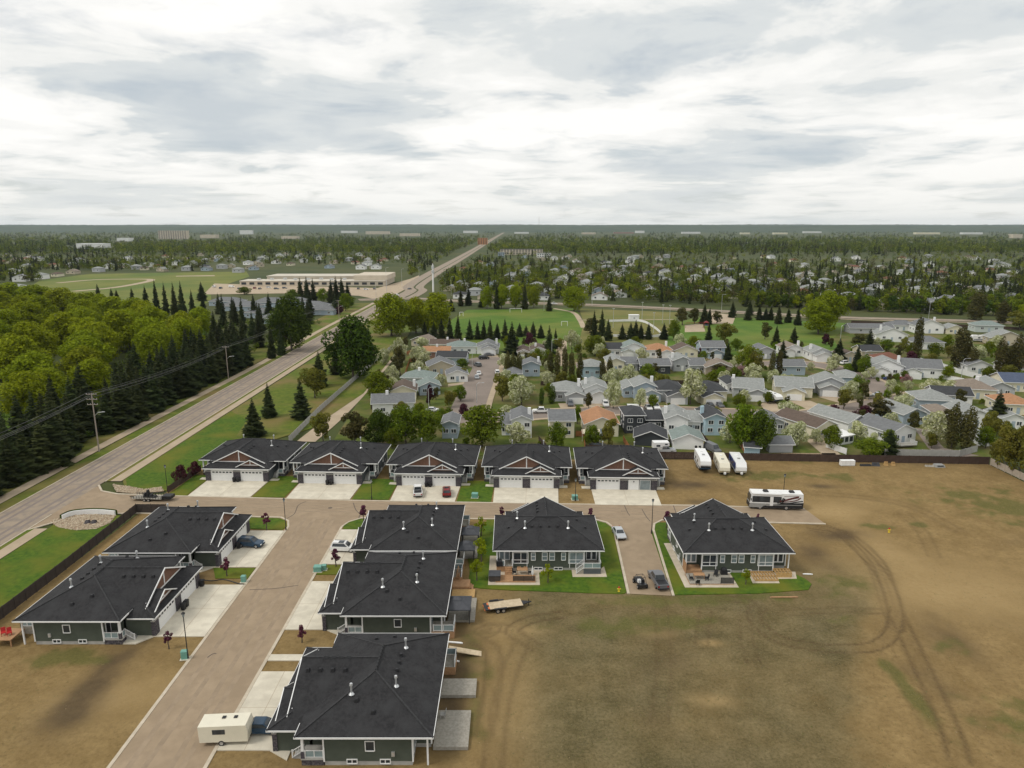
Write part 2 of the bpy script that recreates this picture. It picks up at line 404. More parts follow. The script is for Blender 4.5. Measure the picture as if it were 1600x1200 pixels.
# olive: winter-killed turf on the near lot; weeds: living green; dark: damp topsoil
xe = 41 + (GY-72)*.55 + 7*(fbm(GX, GY, 9, 51)-.5)
olive = 1/(1+np.exp(np.clip((GX-xe)/1.2, -40, 40))) * np.clip((118-GY)/14, 0, 1)
olive = np.clip(olive*(.72+.9*(nz-.3)), 0, 1)
olive *= np.clip((GX+4)/8, .15, 1)
gcore = (ell(1035,975,9,2.2)+ell(905,985,8,2.5,.5)+ell(1290,965,4,2,.6)+ell(1375,823,3,1.4,1.1)+ell(1435,820,1.6,1.1,1.2)+ell(1515,775,16,7,.55)+ell(1330,745,6,3,.6)
         +ell(1195,745,12,4,.75)+ell(1585,800,9,8,.8)+ell(1320,910,4,2.5,.9)+ell(1480,1010,2.4,2.4,.8)+ell(1420,1080,1.1,6,1.3)+ell(1290,720,20,3,.5)
         +ell(85,1025,4,2,.9)+ell(130,1030,4,1.6,.8)+ell(735,1010,1.6,5,.8)+ell(750,1095,2,8,.6)+ell(1040,940,16,1.6,.8)+ell(1600,1120,8,5,.7)+ell(1200,930,12,1.4,.7))
nf2 = fbm(GX, GY, 3.0, 201, 3); nf3 = fbm(GX, GY, 1.4, 211, 2)
weed = np.clip((gcore*.75+1.1*(nf2-.62)+.7*(nf3-.5))*1.5, 0, .75)*np.clip(gcore*3, .12, 1)
dark = np.clip(ell(1075,758,7,3,.9)+ell(1095,785,5,2,.5)+ell(1290,760,4,1.6,.6)+ell(190,1030,3,6,.6)+ell(150,1060,2,7,.6)+ell(115,1110,4,5,.5)+ell(1300,835,6,3,.6)
               +ell(1485,1000,4,7,.55)+ell(330,960,5,2,.8)+ell(1265,865,4,6,.5)+ell(715,1040,3,9,.85)+ell(300,905,9,3,.5)+ell(700,1130,2,8,.6), 0, 1)*(.45+1.1*nz)
dark = np.clip(dark*(.4+1.3*nf2) + np.clip(fbm(GX, GY, 11, 77, 6)-.56, 0, 1)*1.3*(.3+1.4*nf2), 0, .9)
sand = np.clip(sand + ell(1295,800,7,4,.9)+ell(1440,900,16,9,.5)+ell(1530,930,20,10,.5)+ell(250,1080,8,5,.7)+ell(130,1090,5,4,.6)+ell(1110,1005,2,1,.9)+ell(1030,990,3,1.2,.6)
               +ell(1115,1095,3,1.4,.9)+ell(1370,850,4,10,.5)+ell(800,985,6,2,.5)+ell(1000,940,5,1,.7)+ell(1330,785,14,4,.35)+ell(790,1070,6,14,.55)+ell(1100,790,10,3,.3), 0, 1)*(.5+.9*nz)
GZ = .05*(fbm(GX, GY, 6, 91)-.5) + .03*(nf-.5) + rz*.8
GZ = np.minimum(GZ, .03)
V = np.stack([GX.ravel(), GY.ravel(), GZ.ravel()], 1); nxg = len(gx); jj, ii = np.meshgrid(np.arange(len(gy)-1), np.arange(nxg-1), indexing='ij')
b_ = (jj*nxg+ii).ravel(); Fq = np.stack([b_, b_+1, b_+nxg+1, b_+nxg], 1)
def soil_mat():
    m = bpy.data.materials.new('soil'); m.use_nodes = True; t = m.node_tree; n = t.nodes; l = t.links; b = n['Principled BSDF']
    b.inputs['Roughness'].default_value = .97; b.inputs['Specular IOR Level'].default_value = .1
    g = n.new('ShaderNodeNewGeometry')
    def nz(scale, det=8, ro=.65):
        x = n.new('ShaderNodeTexNoise'); x.inputs['Scale'].default_value = scale; x.inputs['Detail'].default_value = det; x.inputs['Roughness'].default_value = ro
        l.new(g.outputs['Position'], x.inputs['Vector']); return x.outputs[0]
    def ramp(f, p0, c0, p1, c1):
        r = n.new('ShaderNodeValToRGB'); l.new(f, r.inputs[0]); r.color_ramp.elements[0].position = p0; r.color_ramp.elements[0].color = (*c0, 1)
        r.color_ramp.elements[1].position = p1; r.color_ramp.elements[1].color = (*c1, 1); return r.outputs[0]
    at = n.new('ShaderNodeAttribute'); at.attribute_name = 'soilmask'; sp = n.new('ShaderNodeSeparateColor'); l.new(at.outputs['Color'], sp.inputs[0])
    a2 = n.new('ShaderNodeAttribute'); a2.attribute_name = 'soilmask2'; s2 = n.new('ShaderNodeSeparateColor'); l.new(a2.outputs['Color'], s2.inputs[0])
    fine = nz(1.1, 10, .72); mid = nz(.22, 10, .68); spk = nz(2.6, 8, .8)
    def mix(f, a, c, gain=1.0, brk=None):
        x = n.new('ShaderNodeMix'); x.data_type = 'RGBA'
        if brk is not None:      # break the mask up with fine noise
            q = n.new('ShaderNodeMath'); q.operation = 'MULTIPLY_ADD'; l.new(brk, q.inputs[0]); q.inputs[1].default_value = 1.6; q.inputs[2].default_value = -.8
            ad = n.new('ShaderNodeMath'); ad.operation = 'ADD'; l.new(f, ad.inputs[0]); l.new(q.outputs[0], ad.inputs[1])
            ml = n.new('ShaderNodeMath'); ml.operation = 'MULTIPLY'; ml.use_clamp = True; l.new(f, ml.inputs[0])
            ad2 = n.new('ShaderNodeMath'); ad2.operation = 'ADD'; ad2.use_clamp = True; l.new(ad.outputs[0], ad2.inputs[0]); ad2.inputs[1].default_value = .45
            l.new(ad2.outputs[0], ml.inputs[1]); f = ml.outputs[0]
        l.new(f, x.inputs[0]); l.new(a, x.inputs[6]); l.new(c, x.inputs[7]); return x.outputs[2]
    def mixc(f, a, c):
        x = n.new('ShaderNodeMix'); x.data_type = 'RGBA'; l.new(ramp(f, .38, (0,0,0), .62, (1,1,1)), x.inputs[0]); l.new(a, x.inputs[6]); l.new(c, x.inputs[7]); return x.outputs[2]
    col = ramp(mid, .32, (.185,.124,.050), .66, (.315,.220,.098))
    col = mix(ramp(fine, .42, (.12,.12,.12), .66, (.85,.85,.85)), col, ramp(spk, .38, (.105,.070,.028), .62, (.25,.165,.07)))
    col = mix(sp.outputs[0], col, mixc(mid, ramp(spk, .36, (.060,.052,.022), .64, (.135,.108,.052)), ramp(spk, .36, (.105,.086,.042), .64, (.210,.168,.088))), brk=mid)     # olive
    col = mix(s2.outputs[0], col, ramp(fine, .3, (.28,.19,.085), .7, (.36,.26,.125)), brk=fine)         # sand
    col = mix(sp.outputs[2], col, ramp(fine, .3, (.068,.048,.028), .7, (.11,.077,.043)), brk=mid)       # damp topsoil
    col = mix(sp.outputs[1], col, ramp(spk, .3, (.066,.076,.018), .7, (.135,.128,.040)), brk=spk)       # weeds
    col = mix(s2.outputs[1], col, ramp(spk, .3, (.060,.040,.019), .7, (.120,.080,.040)))     # ruts
    l.new(col, b.inputs['Base Color'])
    bp = n.new('ShaderNodeBump'); bp.inputs['Strength'].default_value = .7; bp.inputs['Distance'].default_value = .12; l.new(spk, bp.inputs['Height']); l.new(bp.outputs[0], b.inputs['Normal'])
    return m
me = np_mesh('dirt_field', V, Fq, soil_mat())
for nm, ch in (('soilmask', (olive, weed, dark)), ('soilmask2', (sand, rut, rut*0))):
    a = me.attributes.new(nm, 'FLOAT_COLOR', 'POINT'); a.data.foreach_set('color', np.stack([c.ravel() for c in ch] + [np.ones(GX.size)], 1).astype(np.float32).ravel())
me.polygons.foreach_set('use_smooth', [True]*len(me.polygons))
struct(put('dirt_field', me))

# --- main road
MRX = lambda y: -98.7 + (y-130)*.006
near = [(MRX(y), y) for y in (20, 60, 100, 140, 180, 240, 300, 380, 460, 540)]
far = poly_px([(640,446),(676,424),(708,407),(737,391),(758,379),(776,369),(789,362)])
road_line = near + [(-92, 640)] + far
rl = smooth_line(road_line, 6)
ribbon('main_road', rl, -5.3, 5.3, .02, 'main_road')
ribbon('far_road', [p for p in rl if p[1] > 560], 7, 15, .02, 'main_road')
nl = smooth_line(near, 6)
for d in (-3.6, -1.9, 1.7, 3.4): ribbon('wheel_track', nl, d-.35, d+.35, .026, 'wheel_track')
for d0, d1 in ((-5.55, -5.3), (5.3, 5.55)):
    ln = [p for p in nl if not (d0 > 0 and 134 < p[1] < 150)]
    for part in ([q for q in ln if q[1] <= 135], [q for q in ln if q[1] >= 149]) if d0 > 0 else (ln,):
        if len(part) > 1: ribbon('kerb', part, d0, d1, .14, 'kerb', z0=-.1)
ribbon('verge', nl, -8.9, -5.55, .06, 'lawn_rough'); ribbon('verge', nl, -26, -11.6, -.02, 'lawn_rough')
ribbon('footpath', smooth_line([(MRX(y)-10.1+.6*math.sin(y/37.0), y) for y in range(20, 560, 20)], 3), -1.4, 1.4, .075, 'path')
for a_, b_2 in ((20, 133), (150, 545)):
    seg = [q for q in nl if a_ <= q[1] <= b_2]
    ribbon('sidewalk', seg, 6.5, 9.0, .09, 'path'); ribbon('verge', seg, 5.55, 6.5, .06, 'lawn_rough')
# grass between the road and the houses
slab('lawn', [(-89.6,20),(-77.0,20),(-77.0,132.5),(-81,133.5),(-86,130.5),(-89.6,128.5)], -.1, .08, 'lawn')
slab('lawn', [(-89.4,153),(-86.0,147.6),(-80,146.6),(-75.4,146.8),(-75.0,165),(-71,176),(-58,196),(-52,240),(-54,330),(-58,430),(-62,540),(-87,540),(-88,300)], -.1, .08, 'lawn_rough')
slab('lawn', [(-89.3,154),(-85.9,148.6),(-80,147.6),(-75.9,147.8),(-75.4,170),(-76,184),(-80,205),(-88.6,215)], .082, .09, 'lawn')
# --- streets of the new development
N_edge = [(-93.2,150),(-90.5,146.4),(-86,144.6),(-75,143.7),(-33,140.9),(13,138.9),(40,138.2),(60.5,136.4)]
S_edge = [(61.5,129.0),(31,130.8),(-47,132.2),(-61,133.0),(-76,134.4),(-84,134.0),(-89.5,131.0),(-93.4,126)]
sheet('street', N_edge + S_edge, .05, 'street')
sheet('street', [(-43.3,30),(-33.3,30),(-33.3,127.5),(-32.4,130.0),(-30.2,131.95),(-46.2,132.25),(-44.2,130.6),(-43.3,127.5)], .054, 'street')
sheet('street', [(18.7,101.9),(25.2,101.3),(27.0,126),(27.7,129),(29.6,130.85),(16.8,131.1),(18.9,129.6),(20.0,127)], .058, 'street')
for d in (-2.9, -1.3, 1.3, 2.9): ribbon('wheel_track', [(-38.3+d+.25*math.sin(y/9+d), y) for y in range(36, 134, 4)], -.32, .32, .0585, 'street_track')
for d in (-2.4, -.9, .9, 2.4): ribbon('wheel_track', [(x, 137.3-(x+40)*.046+d+.25*math.sin(x/11+d)) for x in range(-82, 52, 4)], -.3, .3, .0625, 'street_track')
def kerb(line, w_=.42, top=.16): ribbon('kerb', line, -w_/2, w_/2, top, 'kerb', z0=-.05)
kerb(N_edge[:4]); kerb([(-75,143.7),(-33,140.95),(13,138.95),(40,138.25),(60.5,136.45)], top=.10)
kerb([(-33.1,30),(-33.1,127.5),(-32.2,129.9),(-30.1,131.75),(16.6,130.95)], top=.11)
kerb([(-43.5,30),(-43.5,127.5),(-44.4,130.4),(-46.3,132.05),(-61,132.85),(-76,134.2),(-84,133.8),(-89.5,130.8),(-93.2,126)], top=.11)
kerb([(16.6,130.95),(18.7,129.5),(19.7,127),(18.5,101.9)]); kerb([(25.5,101.3),(27.2,126),(27.9,128.8),(29.8,130.65),(61.5,128.8)])
sheet('manhole_cover', [(gp(516,794)[0]+.45*math.cos(t), gp(516,794)[1]+.45*math.sin(t)) for t in np.linspace(0, 6.0, 12)], .064, 'crack_seal')
for px in ([(446,812),(460,803),(466,790),(478,784)], [(552,786),(556,797),(562,803)], [(974,786),(980,800),(984,806)], [(390,922),(430,920),(466,915)], [(324,880+148),(333,1022),(338,1022)],
           [(1052,790),(1058,806),(1062,812)], [(1003,796),(1010,808),(1016,815)], [(970,799),(978,799)], [(560,815),(562,806),(568,800)]):
    ribbon('crack_seal', smooth_line(poly_px(px), 5), -.09, .09, .066, 'crack_seal')
# --- concrete driveways with saw-cut joints, lawns, beds
def drive(pts, joints=()):
    o = slab('driveway', pts, -.05, .13, 'concrete')
    for a, b in joints:
        ribbon('joint', [a, b], -.03, .03, .134, 'path', o)
    return o
ROW = [(-62.9,152.7,-2.6),(-41.2,150.9,-2.4),(-18.7,149.6,-2.2),(3.2,148.3,-2.0),(24.7,147.2,-2.0)]    # garage-front centres, heading in degrees
def rot2(x, y, a): return (x*math.cos(a)-y*math.sin(a), x*math.sin(a)+y*math.cos(a))
for (cx_, cy_, a) in ROW:
    a = math.radians(a); f = lambda x, y: (cx_+rot2(x, y, a)[0], cy_+rot2(x, y, a)[1])
    dy = -9.6 if cx_ < -50 else (-9.2 if cx_ < -10 else -8.9)
    drive([f(-7.1,.3), f(-6.9,dy), f(6.9,dy), f(7.1,.3), f(9.2,.5), f(9.2,1.8), f(7.1,1.8), f(-7.1,1.8), f(-9.2,1.8), f(-9.2,.5)], [(f(0,0), f(0,dy)), (f(-6.9,dy*.5), f(6.9,dy*.5))])
def lawn_row(i, x0, x1):
    cx_, cy_, a = ROW[i]; a = math.radians(a); f = lambda x, y: (cx_+rot2(x, y, a)[0], cy_+rot2(x, y, a)[1])
    dy = -9.4 if cx_ < -50 else (-9.0 if cx_ < -10 else -8.7)
    slab('lawn', [f(x0,dy), f(x1,dy), f(x1,3.6), f(x0,3.6)], -.05, .11, 'lawn')
lawn_row(0, -11.6, -7.3); lawn_row(0, 7.3, 14.3); lawn_row(1, 7.3, 15.2); lawn_row(2, 7.3, 14.6)
for yc in (118.2, 97.3): drive([(-50.9,yc-7.4),(-43.75,yc-7.4),(-43.75,yc+7.4),(-50.9,yc+7.4),(-53,yc+8.6),(-54.6,yc+8.6),(-54.6,yc-9.2),(-52.6,yc-9.2)], [((-50.9,yc),(-43.75,yc)),((-47.3,yc-7.4),(-47.3,yc+7.4))])
slab('lawn', [(-58,127.2),(-44.2,126.0),(-43.8,128),(-44.9,130.3),(-46.6,131.5),(-58,132.3)], -.05, .11, 'lawn')
slab('lawn', [(-49.2,106.9),(-43.8,106.9),(-43.8,110.5),(-51.0,110.5)], -.05, .11, 'lawn')
for yc in (119.0, 98.75, 74.7): drive([(-32.85,yc-7.1),(-27.0,yc-7.1),(-24.6,yc-8.6),(-24.6,yc+7.1),(-32.85,yc+7.1)], [((-32.85,yc),(-27,yc)),((-29.8,yc-7.1),(-29.8,yc+7.1))])
slab('lawn', [(-32.6,126.4),(-26,126.4),(-26,131.4),(-30.2,131.2),(-32.2,129.6),(-32.8,128)], -.05, .11, 'lawn')
slab('lawn', [(-32.8,108.2),(-27,108.2),(-27,111.6),(-32.8,111.6)], -.05, .11, 'lawn')
slab('driveway', [(-32.85,84.2),(-26.4,84.2),(-26.4,85.6),(-32.85,85.6)], -.05, .12, 'concrete')
slab('lawn', smooth_line([(-5.2,129),(-8.2,120),(-7.2,110),(-7.0,105.5),(-5.0,103.6),(6,102.6),(16,101.9),(18.1,102.2),(18.3,104)],4) + [(19.4,126.8),(18.4,129.2),(16.6,130.4),(-5,130.9)], -.05, .11, 'lawn')
slab('lawn', poly_px([(1018,833),(1021,820),(1026,817),(1060,817),(1068,890),(1232,893),(1258,905),(1268,913),(1263,922),(1180,928),(1050,930)]), -.05, .11, 'lawn')
# --- suburb beyond: streets, alleys, park
slab('lawn', [(-48,172),(117,170),(160,170),(230,330),(260,420),(-40,420),(-52,240)], -.12, -.04, 'garden_grass')
def road_px(name, px, hw, m='mid_street', z=.03, kw=.9, kerbs=True):
    ln = smooth_line(poly_px(px), 6); ribbon(name, ln, -hw, hw, z, m)
    if kerbs:
        ribbon('sidewalk', ln, -hw-1.4, -hw, z+.1, 'path', z0=-.1); ribbon('sidewalk', ln, hw, hw+1.4, z+.1, 'path', z0=-.1)
cres = smooth_line(poly_px([(764,560),(757,580),(745,605),(735,628),(728,650),(735,660)]), 6)
ribbon('street', cres, -5.5, 5.5, .034, 'mid_street'); ribbon('sidewalk', cres, -7.4, -5.5, .13, 'path', z0=-.1)
bc = gp(762, 566); sheet('street', [(bc[0]+10.5*math.cos(t), bc[1]+13*math.sin(t)) for t in np.linspace(0, 6.1, 24)], .030, 'mid_street')
road_px('street', [(722,656),(790,652),(870,646),(1000,641),(1130,645),(1240,650),(1300,643),(1360,633),(1420,622),(1500,608),(1560,596)], 4.6, z=.038)
road_px('street', [(1395,622),(1375,607),(1350,592),(1315,578),(1275,570),(1225,566)], 5.0, z=.042)
road_px('street', [(900,571),(1000,572),(1100,573),(1225,567)], 4.5, z=.046)
sheet('street', poly_px([(870,532),(886,532),(884,572),(868,572)]), .050, 'path')
al = smooth_line(poly_px([(478,690),(520,655),(560,615),(590,580),(618,547)]), 5); ribbon('alley', al, -2.6, 2.6, .02, 'path')
sheet('alley', poly_px([(1250,655),(1275,660),(1288,688),(1320,716),(1292,716),(1262,690)]), .02, 'path')
sheet('alley', poly_px([(1428,668),(1450,672),(1475,700),(1530,712),(1480,716),(1450,700)]), .02, 'mid_street')
sheet('yard', poly_px([(985,705),(1110,708),(1110,716),(985,716)]), .02, 'path')
sheet('yard', poly_px([(1220,708),(1305,708),(1310,717),(1220,717)]), .02, 'mulch')
coll = smooth_line(poly_px([(560,468),(640,466),(725,470),(925,476),(1150,487),(1320,496),(1512,501),(1720,508)]), 6)
ribbon('collector_road', coll, -5, 5, .06, 'main_road'); ribbon('footpath', coll, 8, 11, .06, 'path')
sheet('park_turf', poly_px([(690,555),(705,500),(730,484),(900,482),(912,505),(900,552)]), -.02, 'turf')
sheet('park_turf', poly_px([(900,553),(912,505),(905,482),(1060,488),(1040,552)]), -.03, 'dry_turf')
sheet('park_turf', poly_px([(1030,556),(1052,505),(1090,496),(1150,496),(1330,505),(1300,530),(1330,560)]), -.015, 'turf')
sheet('playground_sand', poly_px([(1070,508),(1098,505),(1102,518),(1070,519)]), .0, 'path')
sheet('playground_sand', poly_px([(1108,488),(1150,492),(1145,506),(1110,506)]), .0, 'path')
ribbon('footpath', smooth_line(poly_px([(865,482),(895,488),(906,500),(912,512)]), 5), -1.6, 1.6, .01, 'path')
ribbon('footpath', smooth_line(poly_px([(905,500),(960,500),(1052,499)]), 5), -1.2, 1.2, .01, 'path')
# school field with running track, left
sheet('school_field', poly_px([(-40,500),(40,452),(62,438),(140,428),(385,424),(390,432),(330,452),(330,470),(270,500),(150,520)]), -.05, 'school_turf')
trk = smooth_line(poly_px([(90,442),(150,437),(215,436),(236,437),(225,441),(180,449),(115,455)]), 6)
ribbon('running_track', trk, -4, 4, .0, 'path')
sheet('school_field', poly_px([(275,431),(335,430),(336,431.4),(275,432)]), .0, 'path')
sheet('forecourt', poly_px([(318,460),(335,443),(470,447),(590,450),(640,436),(655,430),(655,440),(600,470),(560,462),(470,458)]), .01, 'path')
sheet('lawn', poly_px([(268,520),(330,508),(330,526),(270,535)]), .02, 'turf'); sheet('lawn', poly_px([(0,650),(120,580),(130,600),(20,690)]), .02, 'turf')
# ================================================================== DUPLEX HOUSES OF THE NEW DEVELOPMENT
_wc = {}
def win_mesh(w_, h_, mull, hsplit=0.0):
    k = (round(w_,2), round(h_,2), mull, hsplit)
    if k in _wc: return _wc[k]
    t = .09; mb = MB(); d0, d1 = -.08, .05
    mb.box(-w_/2-t, -w_/2, d0, d1, -t, h_+t).box(w_/2, w_/2+t, d0, d1, -t, h_+t).box(-w_/2, w_/2, d0, d1, h_, h_+t).box(-w_/2, w_/2, d0-.03, d1, -t, 0)
    for i in range(mull):
        x = -w_/2 + w_*(i+1)/(mull+1); mb.box(x-.045, x+.045, d0+.01, d1, 0, h_)
    if hsplit: mb.box(-w_/2, w_/2, d0+.012, d1, h_*hsplit-.04, h_*hsplit+.04)
    f = mb.mesh('window_frame', MT['trim_white']); p = MB().box(-w_/2, w_/2, -.02, .04, 0, h_).mesh('pane', MT['glass'])
    pp = MB().box(-w_/2, w_/2, -.02, .04, 0, h_).mesh('pane', MT['glass_pale']); _wc[k] = (f, p, pp); return _wc[k]
def window(par, x, y, z, w_, h_, rz=0.0, mull=0, pale=False, hs=0.0, name='window'):
    """frame set in a wall; local face -Y turned by rz"""
    f, p, pp = win_mesh(w_, h_, mull, hs); o = put(name, f, par, (x, y, z), rz); put('pane', pp if pale else p, o); return o
def _door_meshes():
    mb = MB()
    for k in range(4): mb.box(-2.45, 2.45, -.03, .05, .02+k*.6, .60+k*.6)
    mb.box(-2.46, 2.46, -.005, .06, 0, 2.42)
    tr = MB().box(-2.62, -2.46, -.07, .08, 0, 2.58).box(2.46, 2.62, -.07, .08, 0, 2.58).box(-2.46, 2.46, -.07, .08, 2.43, 2.58)
    return mb.mesh('garage_door', MT['door_white']), tr.mesh('door_trim', MT['trim_white']), MB().box(-.27, .27, -.045, -.005, 0, .3).mesh('pane', MT['glass'])
GDM = _door_meshes()
def garage_door(par, x, y):
    o = put('garage_door', GDM[0], par, (x, y, 0)); put('door_trim', GDM[1], o)
    for k in range(6): put('pane', GDM[2], o, (-2.0+k*.8, 0, 1.99))
    return o
FLUE = MB().tube([(0,0,-.4),(0,0,1.0)], .11, 8).tube([(0,0,1.0),(0,0,1.25)], [.2,.16], 8).tube([(0,0,-.1),(0,0,.12)], [.34,.14], 8).mesh('flue', MT['metal_galv'])
VENT = MB().hexa([(-.24,-.24,-.2),(.24,-.24,-.2),(.24,.24,-.2),(-.24,.24,-.2)], [(-.16,-.16,.2),(.16,-.16,.2),(.16,.16,.2),(-.16,.16,.2)]).mesh('roof_vent', MT['black_plastic'])
CAPV = MB().hexa([(-.3,-.2,-.12),(.3,-.2,-.12),(.3,.2,-.12),(-.3,.2,-.12)], [(-.26,-.06,.13),(.26,-.06,.13),(.26,.06,.13),(-.26,.06,.13)]).mesh('ridge_vent', MT['black_plastic'])
def rail(par, p0, p1, z, h_=1.0, glass=True, name='railing'):
    """white railing from p0 to p1; panels of glass or pickets"""
    dx, dy = p1[0]-p0[0], p1[1]-p0[1]; L_ = math.hypot(dx, dy); a = math.atan2(dy, dx); mb = MB()
    dz = (p1[2]-p0[2]) if len(p0) > 2 else 0.0; z0 = p0[2] if len(p0) > 2 else z
    zs = lambda x: dz*x/L_
    for x in (0, L_): mb.box(x-.06, x+.06, -.06, .06, zs(x), zs(x)+h_+.06)
    def bar(q0, q1): mb.hexa([(.06,-.035,q0),(L_-.06,-.035,q0+dz),(L_-.06,.035,q0+dz),(.06,.035,q0)], [(.06,-.035,q1),(L_-.06,-.035,q1+dz),(L_-.06,.035,q1+dz),(.06,.035,q1)])
    bar(h_-.07, h_); bar(.08, .15)
    if not glass:
        n_ = max(2, int(L_/.16))
        for i in range(1, n_): x = L_*i/n_; mb.box(x-.02, x+.02, -.018, .018, zs(x)+.15, zs(x)+h_-.07)
    elif L_ > 1.6: mb.box(L_/2-.04, L_/2+.04, -.04, .04, .15+zs(L_/2), h_-.07+zs(L_/2))
    o = mb.build(name, MT['trim_white'], par, loc=(p0[0], p0[1], z0), rz=a)
    if glass: MB().hexa([(.07,-.012,.16),(L_-.07,-.012,.16+dz),(L_-.07,.012,.16+dz),(.07,.012,.16)], [(.07,-.012,h_-.08),(L_-.07,-.012,h_-.08+dz),(L_-.07,.012,h_-.08+dz),(.07,.012,h_-.08)]).build('glass_panel', MT['rail_glass'], o)
    return o
def steps(par, x0, x1, y0, dy, z0, n_, m='wood_deck', name='steps'):
    """flight going down from y0 in direction sign(dy)"""
    mb = MB(); s = 1 if dy > 0 else -1
    for k in range(n_):
        a, b = y0+s*.28*k, y0+s*.28*(k+1); mb.box(x0, x1, min(a,b), max(a,b), 0, z0-(k+1)*z0/(n_+1))
    return mb.build(name, MT[m], par)

def make_duplex(W, label, loc, rz, mirror=1, siding='siding_green', group='dark-roofed duplex houses', office=False, rear=True, vents=True):
    H_ = thing('duplex_house', label, 'house', (loc[0], loc[1], 0), rz, group)
    hw = W/2; a = hw-.6; g = min(7.2, a-1.95); ze = 3.95; sl = .40; yf, yr = 3.1, 17.9; yc = (yf+yr)/2
    rc = 2.7
    foot = [(-g,3.9),(g,3.9),(g,6.0),(a,6.0),(a,15.6),(a-rc,15.6),(a-rc,17.3),(-a+rc,17.3),(-a+rc,15.6),(-a,15.6),(-a,6.0),(-g,6.0)]
    MB().prism(foot, .55, ze-.18).build('wall', MT[siding], H_)
    ins = [(x-math.copysign(.05,x), y + (.05 if y < 10 else -.05)) for x, y in foot]
    MB().prism(ins, -.2, .56).build('foundation', MT['foundation'], H_)
    MB().box(-g, g, 0.0, 4.2, .0, 3.06).build('garage_wall', MT[siding], H_)
    # roof: main hip, cross gable over the garages with a pent in front, small offset gable
    R = MB(); yr1, yr2 = yf+(hw-0)*0, 0
    hd = (yr-yf)/2; zr = ze+hd*sl; rx = hw-hd
    A_, B_, C_, D_ = (-hw,yf,ze), (hw,yf,ze), (hw,yr,ze), (-hw,yr,ze); E_, F_ = (-rx,yc,zr), (rx,yc,zr)
    R.face([A_,B_,F_,E_]).face([B_,C_,F_]).face([C_,D_,E_,F_]).face([D_,A_,E_]).face([(x,y,ze-.03) for x,y,_ in (A_,D_,C_,B_)])
    ge, gz0 = g+.6, 3.15; zg = zr+.04; gs = (zg-gz0)/ge; yo, yg = -.6, 1.7
    hx = ge-(yg-yo)*sl/gs; zk = gz0+(yg-yo)*sl
    yov = yg-.35
    xo = ge-(yov-yo)*sl/gs; zo = gz0+(yov-yo)*sl
    for s in (1, -1):
        q = [(s*ge,yo,gz0),(s*ge,yc,gz0),(0,yc,zg),(0,yov,zg),(s*xo,yov,zo)]
        R.face(q if s > 0 else q[::-1])
    R.face([(-ge,yo,gz0),(ge,yo,gz0),(hx,yg,zk),(-hx,yg,zk)]).face([(-ge,yo,gz0-.03),(-ge,yc,gz0-.03),(ge,yc,gz0-.03),(ge,yo,gz0-.03)])
    sx, sh = 3.1*mirror, 3.2; yy = .35; zb = gz0+(yy-yo)*sl-.04; za = zb+1.6; yb = 4.2
    R.face([(sx-sh-.25,yy-.3,zb-.125),(sx,yy-.3,za),(sx,yb,za),(sx-sh-.25,yb,zb-.125)][::-1]).face([(sx,yy-.3,za),(sx+sh+.25,yy-.3,zb-.125),(sx+sh+.25,yb,zb-.125),(sx,yb,za)][::-1])
    roof = R.build('roof', MT['shingle_charcoal'], H_)
    for p_, q_ in ((A_,E_),(D_,E_),(B_,F_),(C_,F_),(E_,F_),((0,yov,zg),(0,yc,zg)),((-ge,yo,gz0),(-hx,yg,zk)),((ge,yo,gz0),(hx,yg,zk)),((sx,yy-.3,za),(sx,yg,za))):
        MB().tube([p_, q_], .14, 4).build('ridge_cap', MT['shingle_cap'], roof)
    # gable faces, trims
    gf = MB().face([(-hx,yg-.03,zk-.1),(hx,yg-.03,zk-.1),(0,yg-.03,zg-.03)]).build('gable_face', MT['shake_brown'], H_)
    sf = MB().face([(sx-sh,yy,zb-.3),(sx+sh,yy,zb-.3),(sx,yy,za-.05)]).build('gable_face', MT['shake_brown'], H_)
    def rake(par, x0, z0, x1, z1, y, hgt=.19):
        mb = MB(); mb.hexa([(x0,y-.06,z0-hgt),(x1,y-.06,z1-hgt),(x1,y+.04,z1-hgt),(x0,y+.04,z0-hgt)], [(x0,y-.06,z0+.03),(x1,y-.06,z1+.03),(x1,y+.04,z1+.03),(x0,y+.04,z0+.03)]); mb.build('rake_board', MT['trim_white'], par)
    rake(gf, -xo-.25, zo-.05, 0, zg+.03, yov-.05); rake(gf, 0, zg+.03, xo+.25, zo-.05, yov-.055)
    MB().box(-.11, .11, yg-.12, yg-.04, zk, zg-.2).build('gable_post', MT['trim_white'], gf)
    MB().box(-hx+.3, hx-.3, yg-.11, yg-.035, zk+.02, zk+.2).build('gable_beam', MT['trim_white'], gf)
    rake(sf, sx-sh-.25, zb-.12, sx, za+.03, yy-.33, .16); rake(sf, sx, za+.03, sx+sh+.25, zb-.12, yy-.335, .16)
    MB().box(sx-.08, sx+.08, yy-.1, yy-.01, zb+.35, za-.2).build('gable_post', MT['trim_white'], sf)
    MB().box(sx-2.3, sx+2.3, yy-.1, yy-.012, zb+.28, zb+.44).build('gable_beam', MT['trim_white'], sf)
    fb = MB(); t0, t1 = ze-.17, ze+.02
    fb.box(-hw-.05, hw+.05, yr, yr+.06, t0, t1).box(hw, hw+.06, yf, yr, t0, t1).box(-hw-.06, -hw, yf, yr, t0, t1)
    fb.box(g+.4, hw+.05, yf-.06, yf, t0, t1).box(-hw-.05, -g-.4, yf-.06, yf, t0, t1)
    fb.build('fascia', MT['trim_white'], H_)
    MB().box(-hw+.02, hw-.02, yf+.02, yr-.02, t0+.02, t0+.06).build('soffit', MT['trim_white'], H_)
